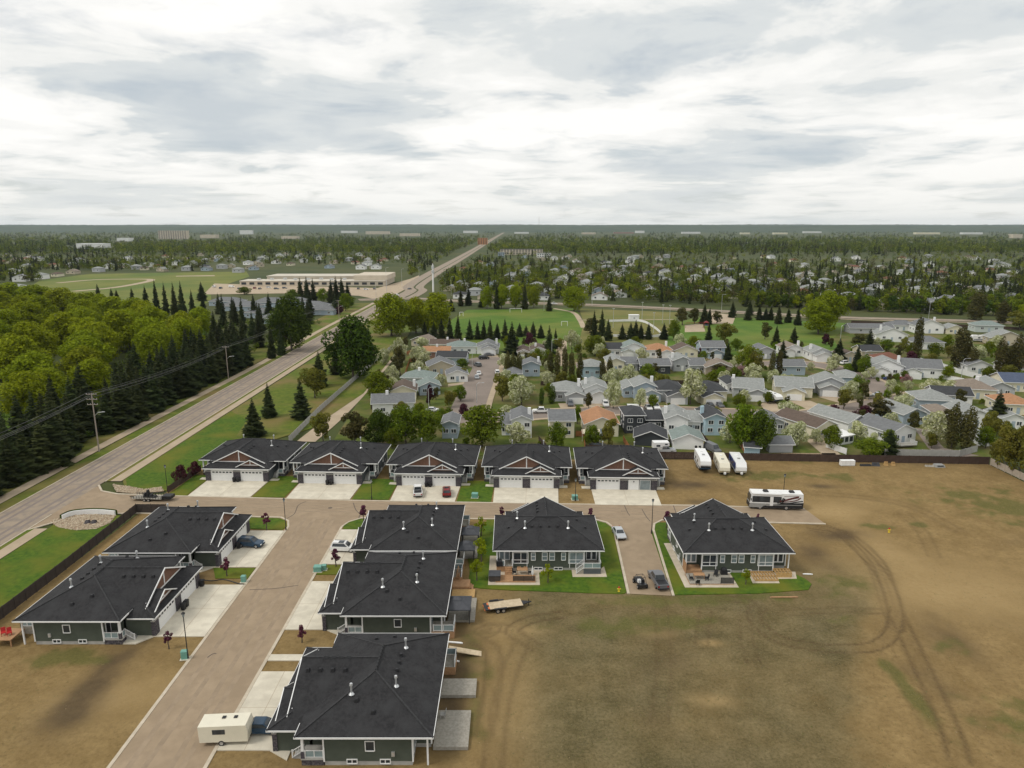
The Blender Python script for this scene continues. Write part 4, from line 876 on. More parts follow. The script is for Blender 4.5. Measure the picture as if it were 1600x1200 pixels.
HL = [
 (654,541,26,9,3.0,'gable',-25,'beige','tan','small beige house with pale roof at the top of the alley fence',None,None),
 (694,547,44,8,2.9,'side',0,'cream','brown','low cream house with brown roof behind the white chimney house',None,.2),
 (722,553,44,9,3.3,'hip',5,'white','green','white house with grey-green hip roof and white chimney by the spruce row',None,.2),
 (762,553,34,10,3.3,'gable',0,'white','grey','white house with grey gable and double garage at the end of the cul-de-sac',(.1,6.4,4),.8),
 (682,559,42,8,2.8,'side',0,'brick','orange','low house with orange-brown roof beside the cedar-fenced yard',None,0),
 (705,570,46,9,3.2,'side',-4,'bluegrey','dark','blue-grey house with dark roof on the west side of the cul-de-sac',None,None),
 (690,585,42,10,3.3,'gable',10,'beige','grey','beige gabled house facing the cul-de-sac with grey roof',None,None),
 (715,597,32,8,3.0,'gable',8,'white','grey','white gabled house with grey roof nearest the cul-de-sac parking',None,None),
 (652,604,50,9,3.2,'hip',-5,'sage','green','wide house with pale green-grey roof and small white chimney',None,0),
 (672,617,32,8,3.2,'gable',12,'bluegrey','green','pale blue-grey front wing house with grey-green roof',None,None),
 (630,625,40,10,3.2,'gable',6,'cream','brown','cream gabled house with brown roof and tall cream chimney',None,.85),
 (615,650,64,9,4.2,'side',8,'white','grey','white house with long grey roof and white chimney behind dark trees',None,-.3),
 (703,685,24,9,4.2,'gable',0,'bluegrey','grey','blue-grey house glimpsed between two round green trees',None,None),
 (815,684,31,10,5.2,'gable',0,'white','grey','tall white bi-level house with grey gable beside the round green tree',None,.8),
 (793,680,18,9,3.4,'side',0,'white','grey','low white garage wing house beside the tall white bi-level',None,None),
 (830,588,27,9,4.6,'gable',0,'bluegrey','grey','blue-grey two-level house next to the columnar hedge',None,.85),
 (818,560,18,12,3.0,'gable',0,'beige','brown','narrow beige gabled house with brown roof below the spruce row',(0,4.6,2),None),
 (842,558,24,10,3.2,'gable',0,'white','brown','small white house with brown roof and white chimney beside a flagpole',None,-.4),
 (802,598,26,9,3.4,'hip',0,'grey','grey','grey house hidden behind blossom and round green trees',None,None),
 (957,557,30,10,3.4,'side',0,'white','dark','white house with dark green-black roof behind a yellow-green tree',None,None),
 (990,558,36,10,4.2,'gable',0,'white','green','white split-level house with grey-green roof in the park row',(-.55,5.2,2),None),
 (1030,559,38,10,3.4,'hip',0,'white','orange','white house with salmon roof and white chimney in the park row',(.45,6,3.5),.7),
 (1072,559,36,9,3.4,'gable',0,'cream','brown','cream house with dark brown roof beside a purple tree',None,None),
 (1114,559,36,10,4.8,'side',0,'bluegrey','grey','two-storey blue-grey house with pale grey roof in the park row',(.1,6,3),None),
 (925,590,31,10,4.4,'hip',0,'ltblue','ltgrey','light blue two-level house with pale roof between columnar trees',None,None),
 (962,581,26,10,4.2,'gable',0,'cream','ltgrey','cream gabled house with pale grey roof beside a white blossom tree',None,None),
 (984,580,24,9,3.2,'side',0,'grey','grey','low grey house wing behind the white blossom tree',None,None),
 (1024,584,46,9,3.4,'side',0,'dark','grey','dark-fronted bungalow with long grey roof',None,None),
 (1066,580,28,10,4.4,'gable',0,'grey','ltgrey','pale grey house with small twin upper windows',None,-.9),
 (1090,583,24,10,3.2,'side',0,'grey','grey','grey side-gabled house right beside the twin-window house',None,None),
 (1124,588,42,9,3.4,'gable',-8,'tan','tan','tan house with broad low brown gable behind pink blossom',None,None),
 (886,627,44,11,3.5,'hip',0,'grey','ltgrey','pale grey hip-roofed house with garage and car, third along the street',(.55,6.2,4),.9),
 (931,626,36,11,4.2,'gable',0,'white','ltgrey','white house with pale stepped gables and left chimney',(.2,6.4,4),-.8),
 (985,621,22,10,3.2,'gable',0,'bluegrey','ltgrey','small grey-blue gabled house behind blossom tree and white van',None,None),
 (1008,624,34,11,4.4,'gable',0,'bluegrey','ltgrey','pale blue house with stepped grey gables and two parked vehicles',(.35,6.2,4),.8),
 (1048,627,42,12,3.8,'hip',0,'grey','dark','charcoal-roofed house with white garage beside the large blossom tree',(.3,6.4,4.5),None),
 (1113,629,44,12,3.8,'hip',0,'cream','dark','cream house with charcoal roof and two cars before its garage',(-.2,6.4,4.5),None),
 (1148,615,24,10,3.4,'gable',0,'white','dark','white house with small dark gable behind the charcoal roof',None,None),
 (878,684,38,9,5.0,'side',0,'cream','grey','pale yellow two-level house with grey roof and four back windows',None,None),
 (940,682,52,12,3.6,'gable',0,'cream','orange','cream house with wide orange roof and striped awning',None,None),
 (991,677,30,9,5.2,'hip',0,'dark','dark','black two-level house with dark roof and single white window',None,None),
 (1022,672,24,8,3.2,'side',0,'dark','dark','low black wing beside the black two-level house',None,None),
 (1057,679,34,11,4.6,'gable',-6,'white','ltgrey','white house with pale roof and left chimney above the white garage',None,-.9),
 (1083,676,22,9,3.4,'side',-6,'white','ltgrey','low white side wing next to the white chimney house',None,None),
 (1117,680,32,10,5.0,'gable',0,'ltblue','dark','light blue two-level house with dark roof and covered back door',None,-.95),
 (1196,561,32,10,3.6,'gable',0,'grey','grey','grey gabled house behind the thick columnar trees in the park row',None,None),
 (1240,557,30,10,3.6,'gable',0,'white','tan','white bi-level with tan roof and chimney facing the loop street',(-.6,4.6,2),.8),
 (1283,563,32,10,3.6,'gable',0,'white','ltgrey','white house with broad garage facing the loop street',(-.1,6.6,4),-.7),
 (1328,566,26,9,3.2,'gable',0,'beige','brown','beige house half hidden by the tall spruce on the loop',None,None),
 (1362,560,32,9,3.4,'side',0,'beige','dark','beige house with dark roof behind the maroon-roofed house',None,None),
 (1395,575,42,10,3.4,'hip',0,'tan','rust','house with maroon-brown hip roof beside a purple tree',None,None),
 (1236,586,42,9,3.6,'side',-4,'bluegrey','grey','blue-grey bungalow with dark grey roof at the loop corner',None,None),
 (1168,622,44,11,3.6,'side',-14,'grey','ltgrey','grey house with pale roof and dark gable end beside the fifth-wheel trailer',(.55,6.4,4.5),-.98),
 (1240,620,54,11,3.6,'side',-14,'cream','ltgrey','long cream house with pale roof and side garage',(-.1,6.6,5.5),None),
 (1296,615,46,11,3.6,'gable',-14,'grey','ltgrey','pale grey gabled house with white garage at the street bend',(-.15,6.6,5),None),
 (1325,606,30,10,3.8,'hip',-14,'bluegrey','ltgrey','pale blue-grey corner house beside the round green bush',None,None),
 (1385,588,46,10,4.2,'gable',-16,'white','ltgrey','white split-level with pale roof and white chimney near the loop entrance',(-.5,6.2,4),.8),
 (1440,590,56,12,3.8,'side',-18,'white','grey','large white house with dark grey roof on the green corner lawn',(-.6,6.5,4),None),
 (1212,678,24,10,3.6,'gable',0,'grey','grey','small grey gabled house behind the big yellow-green tree',None,None),
 (1290,684,44,15,3.4,'gable',24,'cream','brown','cream house with broad brown gable and white sunroom by the back fence',None,None),
 (1340,676,44,14,3.4,'gable',24,'white','ltgrey','white house with long pale roof next to the cream sunroom house',None,None),
 (1410,694,50,12,3.6,'gable',18,'white','grey','white house with grey roof and white back deck',None,None),
 (1393,534,46,9,3.8,'gable',-10,'white','ltgrey','white house with pale roof and chimney by the park corner',None,-.6),
 (1362,521,66,9,3.0,'side',-4,'grey','grey','long low house with grey roof beside the bright poplars',None,None),
 (1412,517,40,9,3.2,'hip',-4,'white','grey','white hip-roofed house beside the collector road',None,None),
 (1452,521,42,9,4.4,'gable',-6,'white','grey','white two-level house with grey roof and chimney beside the collector road',None,.5),
 (1492,522,24,8,3.2,'gable',-6,'cream','ltgrey','small cream garage house by the tall poplar',None,None),
 (1450,546,46,10,3.4,'hip',-10,'white','grey','white house with grey hip roof behind the long white fence',None,None),
 (1545,519,40,9,3.6,'hip',-10,'sage','green','sage house with grey-green roof beside the parked motorhome',None,None),
 (1575,540,50,10,3.6,'gable',-14,'beige','ltgrey','beige house with broad pale gable at the photo edge',None,None),
 (1530,585,36,10,3.6,'gable',-10,'white','grey','white gabled house behind the tall feathery poplars',None,None),
 (1590,588,36,10,3.4,'side',-10,'white','brown','white house with brown roof at the picture edge behind poplars',None,None),
 (1527,624,50,12,3.4,'hip',-14,'cream','tan','cream house with tan hip roof and two white chimneys at the bend',None,.2),
 (1488,632,54,9,3.2,'side',-14,'white','dark','low white house with dark flat-looking roof at the bend',None,None),
 (1462,642,50,11,3.4,'hip',-10,'bluegrey','ltgrey','pale blue house with light grey hip roof beside the bend',None,None),
 (1561,622,42,11,3.6,'gable',-10,'grey','ltgrey','grey house with pale gable next to the blue-roofed house',None,None),
 (1590,612,40,11,3.4,'side',-10,'cream','blue','cream house with blue roof at the picture edge',None,None),
 (1590,648,46,11,3.2,'hip',-10,'cream','orange','cream house with orange roof behind the dark spruce',None,None),
 (1525,668,44,12,3.6,'gable',-8,'white','ltgrey','white house behind the pair of columnar trees',None,None),
 (1428,664,40,12,3.4,'gable',10,'bluegrey','ltgrey','blue-grey house behind the large blossom tree',None,None),
 (1475,664,30,10,3.2,'hip',-10,'grey','tan','grey house with tan roof above the large blossom tree',None,None),
 (1582,670,34,9,3.2,'gable',-6,'white','ltgrey','white shed-like house above the yellow hedge',None,None),
]
for r_ in HL:
    house(*r_[:9], label=r_[9], garage=r_[10], chim=r_[11], two=r_[4] > 4.6)
# outbuildings
house(1075,702,46,8,2.6,'gable',-6,'white','green',label='white detached garage with green-grey roof behind the back fence',cat='garage',nwin=0,group='outbuildings behind the back fence',name='garage')
MBg = MB()
house(1016,697,48,8,2.4,'gable',-10,'dark','dark',label='dark detached garage with dark roof beside the camper truck',cat='garage',nwin=0,group='outbuildings behind the back fence',name='garage')
house(1220,707,36,6,2.3,'side',0,'grey','grey',label='grey side-gabled garage beside the gravel yard',cat='garage',nwin=0,group='outbuildings behind the back fence',name='garage')
house(1175,711,22,4,2.2,'side',-14,'ltblue','dark',label='light blue shed with dark roof against the back fence',cat='shed',nwin=0,group='outbuildings behind the back fence',name='shed')
house(1540,697,18,6,2.4,'gable',-6,'white','ltgrey',label='white shed between columnar trees and yellow hedge',cat='shed',nwin=0,group='outbuildings behind the back fence',name='shed')
# sunroom, awning
X, Y = gp(1322, 694); t = thing('sunroom', 'white glazed sunroom on the cream house by the back fence', 'sunroom', (X, Y, 0), math.radians(24))
MB().box(-2.6,2.6,0,4,0,2.3).build('wall', MT['wall_white'], t); MB().hexa([(-2.9,-.3,2.3),(2.9,-.3,2.3),(2.9,4.2,2.6),(-2.9,4.2,2.6)],[(-2.9,-.3,2.42),(2.9,-.3,2.42),(2.9,4.2,2.75),(-2.9,4.2,2.75)]).build('roof', MT['trim_white'], t)
for k in range(3): window(t, -1.7+k*1.7, 0, .6, 1.3, 1.4)
# ---- houses further off, between the trees
rngh = random.Random(5)
FAR_P = []
fmesh = []
def far_house_mesh(w_, d, h, kind, wall, roof):
    mb = MB(); mb.prism([(-w_/2,0),(w_/2,0),(w_/2,d),(-w_/2,d)], -.1, h, 0); e = h+.1
    if kind == 'gable': mb.side([(-w_/2,h),(0,h+w_/2*.42),(w_/2,h)], 0, d, 0)
    n0 = len(mb.f)
    if kind == 'gable': gable_roof(mb, -w_/2, w_/2, 0, d, e-.15, .42, 'y')
    else: hip_roof(mb, -w_/2, w_/2, 0, d, e, .40)
    for i in range(n0, len(mb.f)): mb.m[i] = 1
    for x in (-w_/4, w_/4): mb.box(x-.7, x+.7, -.05, .02, h*.42, h*.42+1.1, 2)
    if kind == 'gable': mb.box(w_*.2, w_*.2+.7, d*.4, d*.4+.7, h, h+w_/2*.42+.6, 0)
    return mb.mesh('far_house', [MT['wall_'+wall], MT['roof_'+roof], MT['glass']])
cmb = [('white','ltgrey'),('white','grey'),('cream','brown'),('beige','tan'),('white','dark'),('bluegrey','grey'),('cream','rust'),('white','tan'),('grey','ltgrey'),('beige','ltgrey')]
for i, (wl, rf) in enumerate(cmb):
    fmesh.append((wl, rf, far_house_mesh(rngh.uniform(9, 13), rngh.uniform(9, 11), rngh.choice([3.0, 3.4, 4.6]), 'gable' if i % 2 else 'hip', wl, rf)))
ALTN = dict(white='white', cream='cream', beige='beige', bluegrey='blue-grey', grey='grey', ltgrey='pale grey', brown='brown', tan='tan', dark='dark', rust='red-brown')
def far_house(px, py, i, rz, grp, where):
    X, Y = gp(px, py); wl, rf, me_ = fmesh[i % len(fmesh)]
    o = put('far_house', me_, None, (X, Y, 0), rz); FAR_P.append((X, Y))
    tag(o, '%s far house with %s roof %s' % (ALTN[wl], ALTN[rf], where), 'house', grp)
for px, py, i in ((752,452,0),(768,448,5),(790,440,2),(803,436,1),(740,462,8),(757,468,3),(800,458,0),(838,452,8),(850,456,4),(862,462,9),(880,440,1),(913,436,3),(930,430,2),(948,428,6),(965,425,2),
        (975,432,0),(945,452,2),(958,456,0),(915,452,9),(935,460,5),(968,465,7),(1005,440,3),(1030,438,8),(1042,430,1),(1075,425,4),(1105,428,1),(1120,440,8),(1140,445,1),(1165,435,0),(1178,447,8),
        (1190,452,4),(1120,462,5),(1095,466,8),(1150,466,2),(1200,438,7),(1222,442,2),(1245,440,9),(1262,446,1),(1290,445,8),(1305,430,3),(1318,442,0),(1335,450,0),(1352,447,5),(1360,462,8),(1372,456,1),
        (1390,440,6),(1402,458,2),(1412,452,4),(1425,447,8),(1440,460,0),(1452,455,5),(1466,450,9),(1474,430,6),(1480,422,2),(1500,455,0),(1515,458,3),(1527,464,7),(1545,462,1),(1560,460,2),(1575,452,8),
        (1590,470,5),(1555,478,8),(1520,474,4),(1490,478,1),(1450,476,8),(1400,478,0),(1370,482,9),(1465,484,1),(1540,488,2),(1330,470,8),(1300,468,1),(1265,466,2),(1290,478,5),(1010,455,9),(1055,452,5),
        (870,428,0),(890,430,7),(905,425,2),(820,428,1),(1030,418,3),(1100,415,2),(1210,415,6),(1260,418,0),(1330,418,2),(1420,420,3),(1550,425,6),(1580,432,2),(1350,430,1),(1130,420,9),(985,418,7)):
    far_house(px, py, i, rngh.uniform(-.3, .3), 'far houses beyond the park', 'among trees beyond the park')
for px, py, i in ((30,440,1),(60,436,0),(85,432,2),(110,428,3),(150,425,8),(168,420,1),(190,418,9),(212,421,8),(230,417,0),(255,414,3),(275,412,9),(300,415,1),(320,410,8),(290,423,8),(320,423,5),(345,420,8),
        (360,418,9),(385,414,0),(405,417,3),(430,412,7),(452,415,2),(475,410,0),(500,406,1),(520,412,3),(545,408,8),(570,412,9),(600,408,6),(622,405,1),(15,428,0),(45,424,3),(370,426,8),(395,422,5),
        (250,424,9),(410,406,1),(180,408,2),(340,404,0),(8,462,1),(25,456,8),(6,500,1),(20,592,0),(470,400,3),(560,400,0),(640,410,2)):
    far_house(px, py, i, rngh.uniform(-.3, .3), 'far houses behind the school field', 'behind the school field')

for k in range(150):
    for t_ in range(40):
        if k < 105: px, py = rngh.uniform(700, 1610), rngh.uniform(402, 470)
        else: px, py = rngh.uniform(-10, 610), rngh.uniform(398, 422)
        X, Y = gp(px, py)
        if min((X-a)**2+(Y-b)**2 for a, b in FAR_P) > 330 and not (560 < px < 840 and abs(px-(650+(445-py)*1.75)) < 30): break
    else: continue
    far_house(px, py, rngh.randrange(10), rngh.uniform(-.3, .3), 'far houses beyond the park' if k < 105 else 'far houses behind the school field', 'among trees beyond the park' if k < 105 else 'behind the school field')
# ================================================================== TREES
mat('needles', (.017,.026,.008), (.054,.066,.020), 1.2, .9, rnd=.28, transl=.1, spec=.1)
mat('needles_blue', (.016,.027,.022), (.030,.045,.036), 1.2, .9, rnd=.2, spec=.1)
mat('leaf_bright', (.145,.185,.005), (.255,.295,.010), .8, .85, rnd=.14, transl=.3, spec=.1)
mat('leaf_green', (.075,.115,.006), (.165,.205,.012), .8, .85, rnd=.22, transl=.28, spec=.1)
mat('leaf_dark', (.034,.064,.007), (.078,.118,.011), .8, .85, rnd=.2, transl=.25, spec=.1)
mat('leaf_yellow', (.13,.135,.018), (.19,.18,.03), .8, .85, rnd=.15, transl=.3, spec=.1)
mat('leaf_olive', (.065,.065,.018), (.11,.10,.03), .8, .85, rnd=.2, transl=.25, spec=.1)
mat('blossom', (.30,.33,.11), (.68,.68,.48), 1.6, .85, rnd=.1, transl=.25, spec=.1, lo=.42, hi=.6)
mat('leaf_purple', (.045,.014,.020), (.085,.025,.035), 1.0, .85, rnd=.2, transl=.2, spec=.1)
mat('leaf_plum', (.085,.022,.042), (.15,.045,.075), 1.5, .85, rnd=.15, transl=.2, spec=.1)
mat('leaf_pink', (.22,.12,.12), (.34,.21,.20), 1.2, .85, rnd=.1, transl=.2, spec=.1)
def leaf_quads(C, R, n, size, g, upbias=.35, shell=.55, flat=1.0):
    """n small leaf sprays spread through blobs C (k,3) of radius R (k,), denser towards their outsides"""
    k = len(C); w_ = R**2/np.sum(R**2); idx = g.choice(k, n, p=w_)
    d = g.normal(size=(n, 3)); d /= np.linalg.norm(d, axis=1)[:, None]
    rad = shell+(1-shell)*g.random(n)**.5; P = C[idx]+d*(R[idx]*rad)[:, None]*np.array([1, 1, flat])
    nr = d+g.normal(size=(n, 3))*.65+np.array([0, 0, upbias]); nr /= np.linalg.norm(nr, axis=1)[:, None]
    a = np.cross(nr, g.normal(size=(n, 3))); a /= np.linalg.norm(a, axis=1)[:, None]; b = np.cross(nr, a)
    s = (size*g.uniform(.6, 1.35, n))[:, None]; a *= s; b *= s*g.uniform(.45, .9, n)[:, None]
    V = np.stack([P-a*.9-b*.25, P-b*.75+a*.15, P+a-b*.05, P+b*.8-a*.1], 1).reshape(-1, 3)
    return V, np.arange(4*n).reshape(n, 4)
def limbs(mb, g, C, h0, r0, htop, m=0):
    mb.tube([(0,0,-.15),(.05,0,h0*.6),(0,.05,h0),(0,0,(h0+htop)/2),(.1,0,htop)], [r0*1.35,r0,r0*.85,r0*.5,r0*.12], 7, m)
    for c in C:
        z = min(max(h0*.8, c[2]*.62), htop*.9); mb.tube([(0,0,z),(c[0]*.5,c[1]*.5,(z+c[2])/2+.3),(c[0]*.9,c[1]*.9,c[2])], [r0*.42,r0*.26,r0*.07], 5, m)
def round_tree(seed, h, cw, trunk, nb, nl, leaf, size, low=.22, top=1.0, vase=False):
    """returns trunk mesh and crown mesh"""
    g = np.random.default_rng(seed); C = []; R = []
    for i in range(nb):
        f = (i+.5)/nb; z = h*(low+.10+(top-low-.22)*f); env = math.sin(PI*min(1, (f*.86+.12)))**.7
        if vase: env = (.45+.75*f) if f < .7 else 1.0-(f-.7)*1.6
        t = i*2.4+g.uniform(-.7, .7); rr = cw/2*env*g.uniform(.35, .92); r_ = cw*g.uniform(.10, .21); z += g.normal(0, .035)*h
        C.append((rr*math.cos(t), rr*math.sin(t), z)); R.append(r_)
    C.append((0, 0, h*(top-.16))); R.append(cw*.2); C.append((0, 0, h*.55)); R.append(cw*.27)
    C = np.array(C); R = np.array(R); V, Fq = leaf_quads(C, R, nl, size, g)
    V[:, 2] = np.maximum(V[:, 2], h*low*.55)
    mb = MB(); limbs(mb, g, C[:nb:2], h*low, .018*h+.03, h*.8)
    return mb.mesh('trunk', trunk), np_mesh('crown', V, Fq, leaf)
def spruce(seed, h, R0, needles, dens=1.0, low=.05):
    g = np.random.default_rng(seed); V = []; lv = int(30*dens)
    for k in range(lv):
        f = k/(lv-1); z = h*(low+(1-low)*f*.985); Rr = R0*((1-f)**.82)*(1 if f > .12 else .82+f*1.5)+.06
        nb = max(4, int((13*(1-f)+5)*min(1.2, dens+.2))); t0 = g.uniform(0, 6)
        for j in range(nb):
            t = t0+2*PI*j/nb+g.uniform(-.2, .2); L_ = Rr*g.uniform(.5, 1.22)*(.88+.24*math.sin(3*t+k*.9+seed)); zz = z+g.uniform(-.15, .25); dr = -.30*L_+g.uniform(-.1, .15)
            d = np.array([math.cos(t), math.sin(t), 0]); p = np.array([-d[1], d[0], 0]); w_ = (.20+.26*L_)*g.uniform(.7, 1.2)
            A = d*.02+[0, 0, zz]; M_ = d*L_*.62+[0, 0, zz+dr*.42]; T = d*L_+[0, 0, zz+dr+.12*L_]
            V += [A, M_-p*w_-[0,0,.16*L_], T, M_+p*w_-[0,0,.16*L_]]
            q = d*L_*.75; V += [d*L_*.2+[0,0,zz], q+p*w_*1.2+[0,0,zz+dr*.7-.1], q*1.06+[0,0,zz+dr*.62-.38*min(1,L_)], q-p*w_*1.1+[0,0,zz+dr*.7-.15]]
    V = np.array(V); mb = MB().tube([(0,0,-.15),(0,0,h*.5),(0,0,h*.97)], [.016*h+.03, .01*h, .012], 6)
    return mb.mesh('trunk', MT['bark']), np_mesh('crown', V, np.arange(len(V)).reshape(-1, 4), needles)
def columnar(seed, h, wd, leaf, nl, size):
    g = np.random.default_rng(seed); C = []; R = []
    for i in range(13):
        f = i/12; z = h*(.07+.86*f); r_ = wd/2*(.55+.45*math.sin(PI*min(1, f*.8+.14)))*(1 if f < .75 else 1-(f-.75)*2.1)
        C.append((g.uniform(-.12, .12)*wd, g.uniform(-.12, .12)*wd, z)); R.append(max(.25, r_))
    C = np.array(C); R = np.array(R); V, Fq = leaf_quads(C, R, nl, size, g, .2, .6, 1.5)
    V[:, 2] = np.maximum(V[:, 2], .15); mb = MB(); limbs(mb, g, C[::4], h*.1, .012*h+.03, h*.9)
    return mb.mesh('trunk', MT['bark']), np_mesh('crown', V, Fq, leaf)
TK = {}   # kind -> list of (trunk, crown, nominal height, nominal width)
def reg(k, hw_, *tc): TK.setdefault(k, []).append((*tc, *hw_))
for s in range(5): reg('spruce', (14, 5.6), *spruce(100+s, 14, 2.8*(.9+.05*s), MT['needles'], 1.0))
for s in range(2): reg('bluespruce', (12, 5.2), *spruce(120+s, 12, 2.6, MT['needles_blue'], .95))
for s in range(4): reg('poplar', (18, 14), *round_tree(200+s, 18, 14, MT['bark'], 40, 7600, MT['leaf_bright'], .42, .08))
for s in range(4): reg('round', (10, 9), *round_tree(220+s, 10, 9, MT['bark'], 24, 4200, MT['leaf_green'], .29, .14))
for s in range(2): reg('darkround', (14, 13), *round_tree(240+s, 14, 13, MT['bark'], 30, 6600, MT['leaf_dark'], .38, .06))
for s in range(2): reg('yellow', (8, 7), *round_tree(250+s, 8, 7, MT['bark'], 12, 2600, MT['leaf_yellow'], .28, .14, vase=True))
for s in range(3): reg('olive', (12, 7), *round_tree(260+s, 12, 7, MT['bark'], 13, 2400, MT['leaf_olive'], .34, .12, vase=True))
for s in range(3): reg('blossom', (7, 7), *round_tree(270+s, 7, 7, MT['bark'], 13, 3000, MT['blossom'], .26, .16))
for s in range(2): reg('purple', (5, 5.5), *round_tree(280+s, 5, 5.5, MT['bark'], 11, 1800, MT['leaf_purple'], .25, .14))
for s in range(3): reg('plum', (3.6, 1.6), *round_tree(285+s, 3.6, 1.6, MT['bark'], 9, 620, MT['leaf_plum'], .15, .28))
reg('pink', (4.5, 5), *round_tree(290, 4.5, 5, MT['bark'], 10, 1500, MT['leaf_pink'], .22, .14))
for s in range(3): reg('column', (13, 3.2), *columnar(300+s, 13, 3.2, MT['leaf_olive'], 2600, .26))
for s in range(2): reg('cedar', (8, 2.0), *columnar(310+s, 8, 2.0, MT['leaf_dark'], 1700, .2))
for s in range(2): reg('youngtree', (4, 2.2), *round_tree(320+s, 4, 2.2, MT['bark'], 8, 520, MT['leaf_bright'], .15, .3))
for s in range(3): reg('bush', (2.2, 3.0), *round_tree(330+s, 2.2, 3.0, MT['bark'], 9, 900, MT['leaf_green'], .17, .02))
# lighter one-mesh versions for far trees
TFAR = {}
def far_mesh(k, tr, cr_): pass
def _far(kind, mesh): TFAR.setdefault(kind, []).append(mesh)
def joined(name, tr, cr_):
    """one mesh of trunk and crown for a tree too far off to show its parts"""
    nv = len(tr.vertices); V = np.zeros((nv+len(cr_.vertices), 3)); a = np.zeros(nv*3); tr.vertices.foreach_get('co', a); V[:nv] = a.reshape(-1, 3)
    b = np.zeros(len(cr_.vertices)*3); cr_.vertices.foreach_get('co', b); V[nv:] = b.reshape(-1, 3)
    F_ = [tuple(p.vertices) for p in tr.polygons]; F2 = [tuple(i+nv for i in p.vertices) for p in cr_.polygons]
    me_ = bpy.data.meshes.new(name); me_.from_pydata(V.tolist(), [], F_+F2); me_.materials.append(tr.materials[0]); me_.materials.append(cr_.materials[0])
    me_.polygons.foreach_set('material_index', [0]*len(F_)+[1]*len(F2)); me_.update(); return me_
for s in range(4): _far('spruce', (joined('spruce_tree', *spruce(400+s, 14, 2.6, MT['needles'], .5)), 14, 5.2))
for s in range(3): _far('round', (joined('leafy_tree', *round_tree(410+s, 10, 9, MT['bark'], 10, 620, MT['leaf_green'], .62, .12)), 10, 9))
for s in range(2): _far('poplar', (joined('leafy_tree', *round_tree(420+s, 16, 11, MT['bark'], 12, 800, MT['leaf_bright'], .8, .12)), 16, 11))
for s in range(2): _far('dark', (joined('leafy_tree', *round_tree(430+s, 12, 10, MT['bark'], 10, 700, MT['leaf_dark'], .7, .1)), 12, 10))
for s in range(2): _far('olive', (joined('leafy_tree', *round_tree(440+s, 12, 8, MT['bark'], 10, 560, MT['leaf_olive'], .62, .1, vase=True)), 12, 8))
trng = random.Random(11)
TNAME = dict(spruce='spruce_tree', bluespruce='spruce_tree', poplar='poplar_tree', round='leafy_tree', darkround='leafy_tree', yellow='leafy_tree', olive='leafy_tree', blossom='blossom_tree', purple='purple_tree',
             plum='plum_tree', pink='blossom_tree', column='columnar_tree', cedar='columnar_tree', youngtree='young_tree', bush='bush')
TPOS = []
def tree_at(kind, X, Y, h, label, group=None, wscale=1.0, z=0.0):
    tr, cr_, hn, wn_ = trng.choice(TK[kind]); s = h/hn
    o = thing(TNAME[kind], label, 'bush' if kind == 'bush' else 'tree', (X, Y, z), trng.uniform(0, 6.28), group); o.scale = (s*wscale, s*wscale, s); TPOS.append((X, Y))
    put('trunk', tr, o); put('crown', cr_, o); return o
def tree(kind, bx, by, ty, label, group=None, wpx=None):
    X, Y = gp(bx, by); h = max(1.0, top_height(bx, by, ty)); ws = 1.0
    if wpx:
        sc_ = 1100.0/(Y*_c+CAM_H*_s); tr = TK[kind][0]; ws = (wpx/sc_)/(tr[3]*h/tr[2])
    return tree_at(kind, X, Y, h, label, group, ws)
_o1 = 'first second third fourth fifth sixth seventh eighth ninth tenth eleventh twelfth thirteenth fourteenth fifteenth sixteenth seventeenth eighteenth nineteenth'.split()
def ordw(n):
    if n < 20: return _o1[n-1]
    t = {2: 'twent', 3: 'thirt', 4: 'fort', 5: 'fift', 6: 'sixt', 7: 'sevent'}[n//10]
    return t+'ieth' if n % 10 == 0 else t+'y-'+_o1[n % 10-1]
# --- shelter belt of spruces along the path
k = 0
for row, (off, gap, h0, h1) in enumerate(((14.5, 4.5, 12, 16.5), (20.5, 5.4, 14, 18.5), (27, 6.6, 14, 19.5))):
    y = 96+row*2.3; nth = 0
    while y < (292 if row == 0 else 305 if row == 1 else 320):
        skip = (row == 0 and (300 < y < 312 or 176 < y < 190)) or trng.random() < (.12 if row else .10)
        if not skip:
            nth += 1; tree_at('spruce', MRX(y)-off+trng.uniform(-1.6, 1.6), y+trng.uniform(-1.5, 1.5), trng.uniform(h0, h1), '%s dark spruce from the near end of the %s' % (ordw(nth), ['row nearest the footpath', 'middle row of the roadside belt', 'rear row of the roadside belt'][row]), 'spruces in the roadside belt', trng.uniform(1.05, 1.45))
        y += gap*trng.uniform(.8, 1.25)
